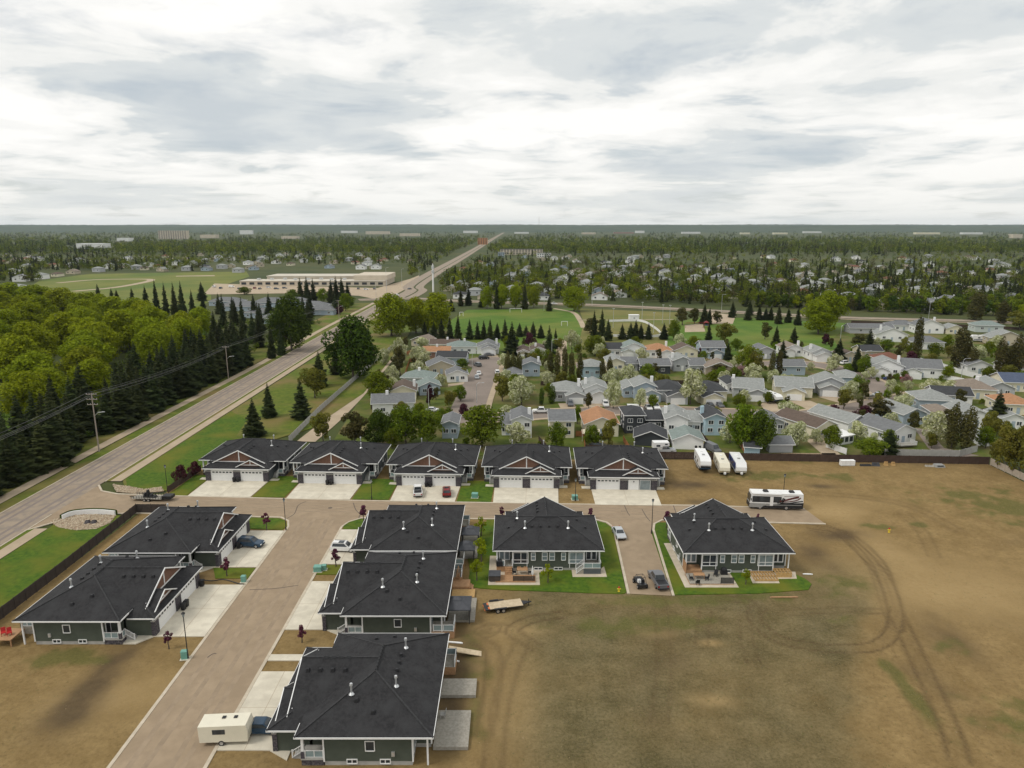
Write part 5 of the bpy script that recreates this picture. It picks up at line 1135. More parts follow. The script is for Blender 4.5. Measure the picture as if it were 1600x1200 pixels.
# --- bright poplars behind the belt
for X, Y, h in ((-150,205,15),(-163,232,17),(-178,214,16),(-198,236,18),(-180,254,19),(-158,262,18),(-212,262,18),(-236,270,18),(-196,284,20),(-170,292,19),(-152,300,17),(-226,300,19),(-256,304,18),(-206,316,20),(-182,324,20),
                (-160,336,18),(-240,334,19),(-276,338,19),(-214,352,19),(-190,362,18),(-168,372,16),(-254,370,19),(-290,378,20),(-232,386,19),(-310,404,19),(-272,402,19),(-250,424,18),(-140,232,14),(-146,216,14),(-190,200,15),(-168,190,14),(-216,222,16),(-150,246,16),(-168,274,18),(-148,282,17),(-184,304,19),(-196,262,18),(-246,286,18),(-226,282,18),(-238,316,19),(-262,322,19),(-178,346,19),(-200,378,19),(-216,400,18),(-270,356,19),(-300,390,19),(-330,420,19),(-186,336,19),(-150,318,17),(-164,312,18),(-288,420,18),(-320,440,18),(-206,340,19)):
    tree_at('poplar', X+trng.uniform(-3, 3), Y+trng.uniform(-3, 3), h*1.0, 'bright yellow-green poplar in the %s of the grove left of the spruce belt' % ('near edge' if Y < 235 else 'middle' if Y < 320 else 'back'), 'poplars in the grove behind the belt', 1.3)
for X, Y, h in ((-146,268,14),(-150,352,16),(-128,430,17),(-140,420,16),(-152,440,17),(-166,452,15),(-178,448,14),(-196,470,14),(-208,474,13),(-132,460,17),(-118,470,14),(-126,392,16),(-138,384,17),(-196,330,13),(-240,440,14),(-262,455,12),
                (-130,350,16),(-134,320,16),(-224,250,12),(-280,300,15),(-300,350,16),(-138,300,15),(-122,336,15),(-118,360,15),(-126,372,16),(-120,404,15),(-122,420,16)):
    tree_at('spruce', X, Y, h, 'dark spruce standing among the yellow-green poplars and school edge', 'spruces among the poplars', 1.1)
for bx, by, ty, lb in ((112,478,452,'small spruce at the near edge of the school field, first from the left'),(155,474,443,'tall spruce alone at the near edge of the school field'),(176,476,450,'spruce behind the grove at the school field edge, left of pair'),(184,477,452,'spruce behind the grove at the school field edge, right of pair'),(208,478,449,'spruce behind the grove before the running track bend'),(229,482,446,'spruce left of the tall school-edge group'),(246,492,436,'tallest spruce of the school-edge group'),(260,492,440,'slim spruce beside the tallest school-edge spruce'),(274,492,440,'spruce right of the tallest school-edge spruce'),(286,492,438,'broad spruce at the end of the school-edge group'),(302,496,452,'spruce between the school-edge group and townhouses')): tree('spruce', bx, by, ty, lb, 'spruces at the school field edge', 16)
for bx, by, ty in ((20,486,440),(60,490,444),(100,494,448),(140,500,456),(180,505,462),(-15,490,438)): tree('poplar', bx, by, ty, 'bright yellow-green poplar at the far edge of the grove by the school field', 'poplars in the grove behind the belt', 62)
# --- verge and alley
tree('spruce', 398, 682, 622, 'spruce on the road verge nearest the row of duplexes', None, 40); tree('spruce', 421, 652, 597, 'slim spruce on the verge behind the nearest verge spruce', None, 28)
tree('spruce', 472, 654, 592, 'full dark spruce on the verge beside the grey alley fence', None, 36); tree('yellow', 492, 622, 575, 'yellow-green bush tree on the verge beside the spruce', None, 46)
tree('spruce', 500, 604, 548, 'tall spruce in front of the big round roadside tree', None, 36); tree('darkround', 552, 592, 496, 'big round dark green tree between main road and alley', None, 92)
tree('spruce', 577, 560, 508, 'spruce just behind the big round roadside tree', None, 22); tree('spruce', 525, 585, 535, 'spruce half hidden under the big round roadside tree', None, 28)
tree('poplar', 612, 525, 456, 'bright poplar beside the bend of the main road', None, 66); tree('poplar', 650, 520, 462, 'bright poplar next to the park spruce row, left one', None, 44); tree('poplar', 682, 522, 456, 'bright poplar overlapping the start of the park spruce row', None, 56)
tree('blossom', 625, 570, 528, 'whitish blossom tree at the top of the alley', None, 26); tree('olive', 625, 588, 538, 'dark olive tree beside the cedar-fenced yard', None, 30); tree('blossom', 660, 546, 527, 'white blossom tree among the first suburb houses', None, 26)
tree('round', 590, 625, 580, 'round green tree over a parked white boat by the alley', None, 46); tree('yellow', 505, 692, 645, 'pale yellow-green tree behind the second duplex', None, 36)
tree('olive', 555, 700, 640, 'dark olive tree behind the second and third duplexes', None, 46); tree('darkround', 592, 694, 640, 'dark leafy tree beside the big green pair', None, 50)
tree('round', 634, 696, 634, 'big round green tree behind the third duplex, left of two', None, 62); tree('round', 668, 694, 640, 'big round green tree overlapping its twin behind the third duplex', None, 52); tree('round', 753, 698, 633, 'large round green tree standing alone behind the fourth duplex', None, 72)
tree('bush', 700, 652, 638, 'green bush at the cul-de-sac mouth', None, 22); tree('purple', 725, 652, 632, 'purple-grey shrub tree at the cul-de-sac mouth', None, 24); tree('purple', 672, 632, 602, 'bare brownish-purple tree on the cul-de-sac lawn', None, 18)
tree('round', 723, 575, 560, 'small green tree on the cul-de-sac lawn', None, 22); tree('yellow', 723, 592, 575, 'yellow-green garden tree beside the cul-de-sac', None, 18)
tree('yellow', 785, 627, 586, 'bright yellow-green round tree on the cul-de-sac corner', None, 34); tree('blossom', 815, 632, 588, 'large white blossom tree on the cul-de-sac corner', None, 42)
# --- park spruce row and park trees
for nth, (bx, by, ty) in enumerate(((664,530,500),(678,528,500),(690,530,496),(703,532,494),(716,533,490),(734,530,498),(746,530,502),(756,530,500),(766,531,498),(777,529,504),(789,532,497),(812,526,504),(822,524,508),(833,526,502),(845,528,506))):
    tree('spruce', bx, by, ty, '%s spruce from the left in the row before the soccer field' % ordw(nth+1), 'spruces lining the soccer field', 16)
tree('spruce', 800, 556, 502, 'broad spruce rising in front of the soccer field row', None, 32); tree('spruce', 858, 556, 508, 'tall spruce at the end of the path street', None, 26); tree('spruce', 868, 545, 512, 'slim spruce beside the path street', None, 14)
tree('purple', 828, 545, 521, 'dark red tree behind the brown-roofed house', None, 24)
for bx, by, ty, w_ in ((761,482,446,22),(784,482,443,28),(806,482,443,26),(834,480,446,22),(897,486,446,40)): tree('poplar', bx, by, ty, 'bright poplar along the far edge of the soccer field', 'poplars at the far edge of the soccer field', w_)
for bx, by, ty in ((752,480,462),(776,483,438),(820,483,440),(858,486,460),(705,486,465),(720,478,450),(732,477,448)): tree('spruce', bx, by, ty, 'dark spruce between the poplars beside the collector road', 'spruces between the collector poplars', 14)
for nth, (bx, by, ty) in enumerate(((928,528,484),(940,530,482),(950,532,498),(972,530,505),(985,530,503),(993,530,499),(1001,530,505),(1013,530,504),(1037,530,504))): tree('spruce', bx, by, ty, '%s dark spruce from the left before the hockey rink boards' % ordw(nth+1), 'spruces around the rink', 18)
tree('round', 1052, 532, 500, 'green conical tree right of the hockey rink', None, 22); tree('olive', 922, 520, 496, 'olive leafy tree left of the hockey rink', None, 30); tree('spruce', 1107, 532, 503, 'lone dark spruce in front of the playground', None, 15)
tree('round', 930, 556, 524, 'green leafy tree at the edge of the park row houses', None, 42); tree('blossom', 893, 545, 516, 'pinkish-white blossom tree at the end of the path street', None, 28)
tree('yellow', 1132, 536, 505, 'wide yellow-green tree on the park lawn', None, 36); tree('olive', 1066, 508, 478, 'olive tree beside the playground', None, 24); tree('olive', 1085, 506, 480, 'thin olive tree at the playground parking', None, 20); tree('olive', 1120, 505, 485, 'bare-looking tree by the parking bay', None, 20)
tree('spruce', 1100, 506, 474, 'dark spruce beside the parking bay, taller one', None, 18); tree('spruce', 1108, 507, 480, 'dark spruce beside the parking bay, shorter one', None, 14); tree('spruce', 1144, 496, 470, 'dark spruce at the parking bay exit', None, 16)
for bx, by, ty in ((1171,492,468),(1186,500,475),(1204,500,478),(1216,506,475),(1231,504,480),(1246,508,478),(1168,500,482),(1196,500,480)): tree('spruce', bx, by, ty, 'dark spruce in the row beside the collector road and park', 'spruces beside the collector road', 15)
tree('poplar', 1290, 516, 452, 'giant bright poplar at the park corner, rear crown', None, 62); tree('poplar', 1278, 522, 470, 'giant bright poplar at the park corner, front crown', None, 56)
tree('olive', 1195, 530, 502, 'thin olive tree on the park lawn', None, 18); tree('spruce', 1212, 540, 508, 'spruce at the lawn edge behind the grey gabled house', None, 18); tree('spruce', 1240, 536, 510, 'loose spruce on the park lawn', None, 20); tree('spruce', 1222, 562, 530, 'dark spruce left of the tan-roofed bi-level', None, 22)
tree('spruce', 1310, 566, 528, 'broad spruce beside the loop street garage house', None, 26); tree('spruce', 1338, 580, 538, 'tall dark spruce on the loop street lawn', None, 22); tree('round', 1350, 586, 555, 'leafy green tree beside the loop spruce', None, 24); tree('spruce', 1358, 545, 512, 'spruce beside the white park corner house', None, 20)
tree('olive', 1340, 540, 520, 'brownish leafy tree by the park path', None, 32); tree('purple', 1290, 538, 522, 'dark brown dome-shaped tree behind the white garage house', None, 20)
for bx, by, ty in ((793,592,547),(802,592,548),(811,592,549),(860,592,545),(871,592,544),(882,597,536),(893,597,545),(906,598,548),(941,592,560),(952,592,556),(1205,592,545),(1216,592,543)): tree('column', bx, by, ty, 'narrow columnar tree in a garden hedge row of the suburb', 'columnar hedge trees', 10)
tree('cedar', 846, 632, 604, 'narrow dark cedar beside the corner blossom tree', None, 8); tree('cedar', 862, 630, 600, 'dark cedar left of the hip-roofed garage house', None, 12); tree('olive', 920, 640, 612, 'dark bush tree beside the white stepped-gable garage', None, 18)
tree('blossom', 958, 638, 593, 'large white blossom tree in front of the pale blue house', None, 32); tree('blossom', 984, 606, 570, 'white-green blossom tree behind the pale blue house', None, 30); tree('blossom', 1000, 640, 608, 'slim pale green tree beside the parked white van', None, 20)
tree('blossom', 1078, 632, 578, 'largest white blossom tree, between the two charcoal-roofed houses', None, 44); tree('round', 1012, 598, 568, 'green tree in front of the dark-fronted bungalow', None, 28); tree('olive', 1120, 588, 568, 'olive shrub tree before the tan gabled house', None, 34); tree('pink', 1158, 590, 572, 'pale pink blossom tree beside the tan gabled house', None, 28)
tree('round', 1168, 588, 538, 'tall leafy tree right of the two-storey park row house', None, 40); tree('yellow', 1180, 592, 552, 'yellow-green tree next to the tall leafy tree', None, 26); tree('spruce', 1137, 562, 535, 'spruce beside the two-storey park row house', None, 16); tree('purple', 1098, 558, 543, 'purple tree beside the cream park row house', None, 20)
tree('yellow', 945, 568, 545, 'yellow-green tree in front of the dark-roofed park row house', None, 28); tree('blossom', 1148, 576, 556, 'pale blossom tree behind the tan gabled house', None, 18); tree('round', 902, 662, 635, 'small green street tree above the orange roof', None, 20)
tree('round', 1160, 702, 632, 'large yellow-green tree beside the light blue house, left crown', None, 56); tree('darkround', 1185, 706, 640, 'large green tree over the grey garage, right crown', None, 50); tree('blossom', 1245, 698, 660, 'white blossom tree beside the gravel lane', None, 34); tree('bush', 1160, 645, 620, 'round green bush at the street bend lawn', None, 12)
tree('round', 1338, 618, 587, 'round green tree at the street bend corner', None, 24); tree('purple', 1303, 656, 634, 'dark purple tree before the cream brown-gable house', None, 30); tree('purple', 1350, 656, 634, 'dark purple tree next to the white long-roof house', None, 34); tree('olive', 1375, 655, 622, 'bare olive tree at the street bend', None, 40); tree('blossom', 1408, 645, 618, 'pale green tree at the inside of the bend', None, 30)
tree('round', 1358, 716, 684, 'bright green bush tree behind the back fence near the sunroom', None, 48); tree('spruce', 1388, 710, 670, 'spruce behind the back fence beside the white deck house', None, 34); tree('blossom', 1462, 694, 644, 'large pale blossom tree beside the pair of columnar trees', None, 44)
tree('column', 1486, 700, 626, 'brown-green columnar tree, left of the pair by the lane', None, 20); tree('column', 1509, 702, 632, 'brown-green columnar tree, right of the pair by the lane', None, 24); tree('spruce', 1556, 664, 608, 'big dark spruce beside the orange-roofed edge house', None, 38)
tree('pink', 1416, 600, 585, 'pink blossom bush on the green corner lawn', None, 18); tree('purple', 1423, 572, 550, 'purple tree behind the maroon roof', None, 24); tree('blossom', 1485, 614, 594, 'pale green shrub pair beside the corner lawn', None, 28)
for (bx, by, ty, w_), lb in zip(((1432,560,490,14),(1497,578,506,26),(1518,582,540,16),(1560,592,524,18),(1585,590,518,20),(1574,590,535,16),(1524,500,452,24),(1565,505,468,18)), ('slim feathery poplar left of the grey hip-roofed house','broad feathery poplar behind the long white fence','short feathery poplar right of the broad one','feathery poplar at the end of the white fence, left','feathery poplar nearest the picture edge','feathery poplar between two others near the edge','feathery poplar beyond the collector road, broad','feathery poplar beyond the collector road, narrow')): tree('column', bx, by, ty, lb, 'tall feathery poplars', w_)
tree('round', 1460, 560, 536, 'round green tree beside the long white fence', None, 26); tree('yellow', 1592, 516, 488, 'yellow-green tree at the picture edge', None, 40); tree('round', 1385, 548, 530, 'green garden tree near the park corner house', None, 26)
for bx, by, ty, w_, lb in ((1570,735,668,48,'yellow-green hedge tree by the corner of the dark fence, first'),(1592,742,664,52,'yellow-green hedge tree by the corner of the dark fence, second'),(1612,752,668,60,'yellow-green hedge tree beyond the corner, at the frame edge'),(1555,722,690,26,'low yellow-green shrub filling the corner of the dark fence')): tree('yellow', bx, by, ty, lb, 'hedge by the fence corner', w_)
# --- complex: young ornamentals
for bx, by, ty, lb in ((417,829,799,'plum tree on the corner lawn beside the blue car driveway'),(355,901,868,'plum tree on the strip between the two fence-side duplexes'),(568,817,788,'plum tree on the corner lawn beside the white car driveway'),(525,886,855,'plum tree beside the green utility boxes'),
        (784,812,790,'plum tree at the street by the west side of the rear-view duplex'),(923,812,793,'plum tree at the street corner of the rear-view duplex'),(1041,826,797,'plum tree on the lawn by the short street lamp'),(1184,814,802,'plum tree behind the roof of the far rear-view duplex'),(264,1014,984,'small plum tree on the bare corner lot'),(472,1004,974,'small plum tree beside the middle duplex driveway')):
    tree('plum', bx, by, ty, lb, 'plum trees along the new street')
for bx, by, ty, lb in ((856,911,880,'young green tree behind the lawn-surrounded duplex'),(1165,914,888,'young green tree behind the duplex with the deck frame'),(752,882,838,'leafy green tree between the gazebos and the lawn duplex'),(745,908,872,'small green tree at the lawn corner near the trailer'),(752,838,806,'young leafy tree at the lawn corner by the street')):
    tree('youngtree', bx, by, ty, lb, 'young trees on the new lawns')
for bx, by, ty, lb in ((305,742,722,'reddish shrub beside the first duplex fence'),(283,752,728,'dark red shrub at the end of the first duplex fence')): tree('purple', bx, by, ty, lb, 'red shrubs by the first duplex')
# --- left: townhouse grounds
tree('darkround', 456, 548, 464, 'broad dome-shaped tree in front of the townhouse complex', None, 74); tree('purple', 532, 492, 477, 'magenta blossom tree beside the townhouse driveway', None, 14)
for bx, by, ty in ((470,470,433),(480,470,431),(490,470,434),(518,474,436),(526,475,431),(535,475,432),(544,476,440),(316,470,440),(425,560,506),(440,555,510),(428,530,490),(405,525,470),(380,520,462),(350,512,458),(368,508,466)): tree('spruce', bx, by, ty, 'dark spruce around the townhouse complex', 'spruces around the townhouses', 18)
for bx, by, ty in ((458,472,452),(505,472,450),(540,486,458),(545,480,462),(382,460,448)): tree('round', bx, by, ty, 'leafy green tree between townhouses and school', 'leafy trees by the school', 24)
# --- small garden trees and bushes over the suburb
gpos = [(o.location.x, o.location.y) for o in sc.objects if o.get('category') in ('house', 'garage')]
n_ = 0; tries = 0
while n_ < 250 and tries < 14000:
    tries += 1; bx = trng.uniform(590, 1600); by = trng.uniform(540, 712)
    X, Y = gp(bx, by)
    if Y < 176 or min((X-a)**2+(Y-3-b)**2 for a, b in gpos) < 70 or min((X-a)**2+(Y-b)**2 for a, b in TPOS) < 16: continue
    if 640 < by < 660 or (725 < bx < 775 and by < 665) or (565 < by < 576 and bx > 890): continue
    kd = trng.choice(['bush', 'bush', 'round', 'round', 'olive', 'blossom', 'yellow', 'blossom']); hh = trng.uniform(1.2, 2.2) if kd == 'bush' else trng.uniform(3.2, 7.0)
    tree_at(kd, X, Y, hh, {'bush': 'low green bush in a suburb garden', 'round': 'small green tree in a suburb garden', 'olive': 'small olive tree in a suburb garden', 'blossom': 'small pale blossom tree in a suburb garden', 'yellow': 'small yellow-green tree in a suburb garden', 'cedar': 'narrow dark cedar in a suburb garden'}[kd], 'garden shrubs of the suburb'); n_ += 1
# --- far trees: the ones that show as single crowns
FARLAB = {'spruce': 'far dark spruce between the houses', 'round': 'far mid-green leafy tree between the houses', 'poplar': 'far bright green tree between the houses', 'dark': 'far dark green leafy tree between the houses', 'olive': 'far olive-brown tree between the houses'}
cnt = dict.fromkeys(FARLAB, 0); FARREST = []
def far_ok(X, Y, px, py):
    if 560 < px < 840 and abs(px-(650+(445-py)*1.75)) < 26 and py < 470: return False     # keep the main road open
    if px < 400 and 424 < py < 470 and px > 60: return False                               # school field
    if 318 < px < 640 and 414 < py < 470: return False                                     # school and forecourt
    if px > 690 and abs(py-(470+max(0, px-725)*.039)) < 7: return False                     # collector road
    if min((X-a)**2+((Y+2-b)*.5)**2 for a, b in FAR_P) < 55: return False
    return True
tries = 0; placed = 0
while placed < 5600 and tries < 120000:
    tries += 1; px = trng.uniform(-20, 1620); py = 392+(trng.random()**.8)*(70+max(0, px-725)*.039 if px > 690 else 50)
    X, Y = gp(px, py)
    if not far_ok(X, Y, px, py): continue
    q_ = float(vnoise(np.array([X]), np.array([Y]), 160, 17)[0]); kd = trng.choices(list(FARLAB), (8+42*max(0, q_-.35), 34, 22*max(.2, 1-q_*1.3), 14, 12))[0]; h = trng.uniform(7, 12.5)*(1.15 if kd == 'spruce' else .9)
    placed += 1; FARREST.append((kd, X, Y, h))
FARREST.sort(key=lambda q: q[2])
LEFT = []
have = sum(1 for o in sc.objects if o.name.startswith('spruce_tree')); have2 = sum(1 for o in sc.objects if o.name.startswith('leafy_tree'))
for kd, X, Y, h in FARREST:
    lim = 300-have if kd == 'spruce' else 300-have2
    if (cnt['spruce'] if kd == 'spruce' else sum(v for q, v in cnt.items() if q != 'spruce')) >= lim: LEFT.append((kd, X, Y, h)); continue
    cnt[kd] += 1; me_, hn, wn_ = trng.choice(TFAR[kd]); s = h/hn
    o = put('spruce_tree' if kd == 'spruce' else 'leafy_tree', me_, None, (X, Y, 0), trng.uniform(0, 6), (s*trng.uniform(.9, 1.25), s*trng.uniform(.9, 1.25), s))
    side = 'beyond the park' if X > -60 else 'behind the school field'
    tag(o, FARLAB[kd].replace('between the houses', 'between the houses '+side), 'tree', 'far trees '+side)
SKY_B = [(140,66,388),(192,30,377),(384,30,366),(325,40,372),(440,24,363),(452,40,373),(590,60,366),(545,40,364),(640,50,369),(735,36,364),(815,36,365),(920,34,366),(975,50,365),(1000,22,364),(1080,46,365),(1165,22,366),(1220,34,366),(1450,60,366),(1520,50,366),(1590,24,372),(1270,44,364),(270,44,373.5),(754,15,382),(815,66,398)]
# --- the woods further off: one mass
def wood(name, label, items, seed):
    g = np.random.default_rng(seed); VV = []; MI = []
    for kd, X, Y, h in items:
        if kd == 'spruce':
            n_ = 40 if Y < 1100 else 24; z = h*(.08+.9*g.random(n_)**.8); rr = (h*.2)*(1-z/h)+.25; t = g.uniform(0, 6.28, n_); r_ = rr*g.uniform(.35, 1, n_); s = rr*.75+.35
            P = np.stack([X+r_*np.cos(t), Y+r_*np.sin(t), z], 1); a = np.stack([-np.sin(t), np.cos(t), 0*t], 1)*s[:, None]; b = np.stack([np.cos(t)*.4, np.sin(t)*.4, -np.ones(n_)], 1)*(s*1.25)[:, None]
            VV.append(np.stack([P-b*.8, P-a*.6+b*.35, P+b*.55, P+a*.6+b*.35], 1).reshape(-1, 3)); MI.append(np.zeros(n_, int))
        else:
            nb = 5; C = np.stack([X+g.normal(0, h*.16, nb), Y+g.normal(0, h*.16, nb), h*g.uniform(.35, .78, nb)], 1); R = np.full(nb, h*.24)
            q_ = 120 if Y < 1100 else 40; V, F_ = leaf_quads(C, R, q_, h*(.062 if Y < 1100 else .09), g); VV.append(V); MI.append(np.full(q_, {'round': 1, 'dark': 2, 'poplar': 3, 'olive': 4}[kd]))
    V = np.concatenate(VV); mi = np.concatenate(MI)
    me_ = np_mesh(name, V, np.arange(len(V)).reshape(-1, 4), [MT[q] for q in ('needles', 'leaf_green', 'leaf_dark', 'leaf_bright', 'leaf_olive')]); me_.polygons.foreach_set('material_index', mi.astype(np.int32))
    return tag(put(name, me_), label, 'wood', kind='stuff')
items = list(LEFT)
for i in range(17000):
    px = trng.uniform(-30, 1630); f = trng.random(); py = 360.2+38*f**1.3
    X, Y = gp(px, py)
    if not far_ok(X, Y, px, py) and Y < 1700: continue
    if abs(px-(650+(445-py)*1.72)) < 9+ (py-360)*.4: continue
    q_ = float(vnoise(np.array([X]), np.array([Y*.5]), 330, 19)[0]); kd = trng.choices(list(FARLAB), (5+80*max(0, q_-.42), 38, 26*max(0, .62-q_), 19, 6))[0]
    if any(abs(px-b[0]) < b[1]/2+3 and b[2]-.6 < py < b[2]+(5 if b[2] < 368 else 6) for b in SKY_B): continue
    if Y > 3200 and trng.random() < .45: continue
    grow = 1.0+min(.15, Y/20000); items.append((kd, X, Y, trng.uniform(13, 20)*grow*(1 if kd == 'spruce' else .85)))
wood('far_wood', 'far belts of mixed dark and green woodland running to the skyline', items, 5)
# understorey of the shelter belt and grove
items = [('dark' if trng.random() < .5 else 'round', MRX(y)-trng.uniform(17, 70), y, trng.uniform(2, 5)) for y in np.linspace(95, 430, 420)]
wood('undergrowth', 'dark low undergrowth beneath the spruce belt and poplar grove', items, 6)
# ================================================================== VEHICLES
PAINT = dict(white=(.72,.72,.71), silver=(.42,.44,.46), grey=(.12,.125,.135), black=(.016,.017,.019), blue=(.016,.045,.085), red=(.20,.018,.018), royal=(.02,.04,.16), cream=(.66,.62,.50), gold=(.30,.26,.18))
for k, c in PAINT.items(): mat('paint_'+k, c, tuple(min(1, q*1.06) for q in c), .8, .28, spec=.5)
mat('rv_glass', (.012,.014,.016), None, rough=.2, spec=.3); mat('rv_maroon', (.10,.018,.015), None, rough=.35); mat('rv_grey', (.30,.30,.29), None, rough=.35); mat('plywood', (.45,.36,.24), (.56,.46,.32), 2, .9)
_whl = {}
def wheel_mesh(r):
    if r not in _whl: _whl[r] = (MB().cylx(0, 0, 0, r, .24, 16).mesh('tyre', MT['tyre']), MB().cylx(0, 0, 0, r*.62, .255, 12).mesh('rim', MT['rim']))
    return _whl[r]
def wheel(par, x, y, r):
    o = put('wheel', wheel_mesh(r)[0], par, (x, y, r)); put('rim', wheel_mesh(r)[1], o); return o
def car(kind, px, py, head, paint, label, group=None, z=.13, cat=None, far=False):
    X, Y = gp(px, py, z); P_ = MT['paint_'+paint]
    c = thing({'pickup': 'pickup_truck', 'suv': 'suv', 'sedan': 'car', 'van': 'van'}[kind], label, cat or {'pickup': 'pickup', 'suv': 'suv', 'sedan': 'car', 'van': 'van'}[kind], (X, Y, z), math.radians(head), group)
    if kind == 'suv': L_, W_, hb, hr, prof, cb, ct = 4.7, 1.9, 1.02, 1.68, [(-2.32,.35),(-2.36,.75),(-2.28,1.02),(.95,1.02),(2.05,.92),(2.34,.70),(2.34,.35)], (-2.2,1.15), (-1.95,.35)
    elif kind == 'sedan': L_, W_, hb, hr, prof, cb, ct = 4.7, 1.82, .92, 1.42, [(-2.32,.32),(-2.35,.72),(-2.25,.90),(-1.5,.93),(1.0,.93),(2.1,.78),(2.34,.60),(2.34,.32)], (-1.7,1.15), (-1.05,.25)
    elif kind == 'van': L_, W_, hb, hr, prof, cb, ct = 5.3, 2.0, 1.1, 2.1, [(-2.62,.35),(-2.65,1.1),(1.6,1.1),(2.35,.98),(2.62,.7),(2.62,.35)], (-2.6,1.75), (-2.5,1.05)
    else: L_, W_, hb, hr, prof, cb, ct = 5.7, 2.0, 1.1, 1.88, [(-2.82,.55),(-2.84,1.12),(-2.75,1.18),(-.95,1.18),(-.95,1.10),(1.35,1.10),(2.6,1.02),(2.84,.85),(2.84,.45)], (-.95,1.5), (-.75,.75)
    b = MB(); b.side(prof[::1], -W_/2+.04, W_/2-.04)
    n_ = len(prof)
    bd = b.build('body', P_, c)
    cab = MB(); hw0, hw1 = W_/2-.07, W_/2-.24
    cab.hexa([(cb[0],-hw0,hb-.02),(cb[1],-hw0,hb-.02),(cb[1],hw0,hb-.02),(cb[0],hw0,hb-.02)], [(ct[0],-hw1,hr),(ct[1],-hw1,hr),(ct[1],hw1,hr),(ct[0],hw1,hr)]); cab.build('cabin', P_, c)
    def lerp(p, q, t): return tuple(p[i]+(q[i]-p[i])*t for i in range(3))
    def pane(nm, A, B, C, D, off):
        q = [lerp(lerp(A,B,.07),lerp(D,C,.07),.12), lerp(lerp(A,B,.93),lerp(D,C,.93),.12), lerp(lerp(A,B,.93),lerp(D,C,.93),.9), lerp(lerp(A,B,.07),lerp(D,C,.07),.9)]
        MB().face([(p[0]+off[0], p[1]+off[1], p[2]+.01) for p in q]).build(nm, MT['glass'], c)
    a0, a1, a2, a3 = (cb[1],-hw0,hb),(cb[1],hw0,hb),(ct[1],hw1,hr),(ct[1],-hw1,hr); pane('windscreen', a0, a1, a2, a3, (.02,0))
    b0, b1, b2, b3 = (cb[0],hw0,hb),(cb[0],-hw0,hb),(ct[0],-hw1,hr),(ct[0],hw1,hr); pane('rear_window', b0, b1, b2, b3, (-.02,0))
    if not (kind == 'van' and far): pane('side_window', b1, a0, a3, b2, (0,-.02)); pane('side_window', a1, b0, b3, a2, (0,.02))
    r = .34 if kind == 'sedan' else .38
    for x in (-L_*.3, L_*.31):
        for y in (-W_/2+.12, W_/2-.12): wheel(c, x, y, r)
    if not far:
        for s in (-1, 1):
            MB().box(L_/2-.12, L_/2+.0, s*(W_/2-.35)-.2, s*(W_/2-.35)+.2, .62, .76).build('headlight', MT['lamp_clear'], c); MB().box(-L_/2-.02, -L_/2+.06, s*(W_/2-.25)-.12, s*(W_/2-.25)+.12, .72, .98).build('tail_light', MT['lamp_red'], c)
        MB().box(L_/2-.04, L_/2+.03, -W_/2+.1, W_/2-.1, .34, .5).build('bumper', MT['black_plastic'], c); MB().box(-L_/2-.05, -L_/2+.04, -W_/2+.1, W_/2-.1, .36, .55).build('bumper', MT['black_plastic'], c)
    if kind == 'pickup': MB().box(-2.72, -1.05, -W_/2+.18, W_/2-.18, 1.13, 1.195).build('cargo_bed', MT['black_plastic'], c)
    if kind == 'suv' and not far:
        for s in (-1, 1): MB().box(-1.8, .2, s*.62-.025, s*.62+.025, 1.68, 1.74).build('roof_rail', MT['black_metal'], c)
        MB().box(-.9, .1, -.45, .45, 1.68, 1.69).build('sunroof', MT['glass'], c)
    return c
car('suv', 392, 853, -8, 'blue', 'dark blue hatchback SUV on the driveway of the fence-side duplex'); car('suv', 538, 860, -4, 'white', 'white SUV with black sunroof nosing up to the side-street duplex')
car('pickup', 653, 771, 98, 'white', 'white pickup parked on the third front-facing duplex driveway'); car('suv', 698, 772, 96, 'red', 'dark red SUV parked on the third front-facing duplex driveway')
car('sedan', 967, 837, -84, 'silver', 'silver sedan parked at the kerb of the short street', z=.06); car('pickup', 1028, 911, 96, 'grey', 'dark grey pickup parked at the end of the short street', z=.06)
car('sedan', 412, 1142, 0, 'blue', 'dark blue car hooked to the camper trailer at the frame bottom')
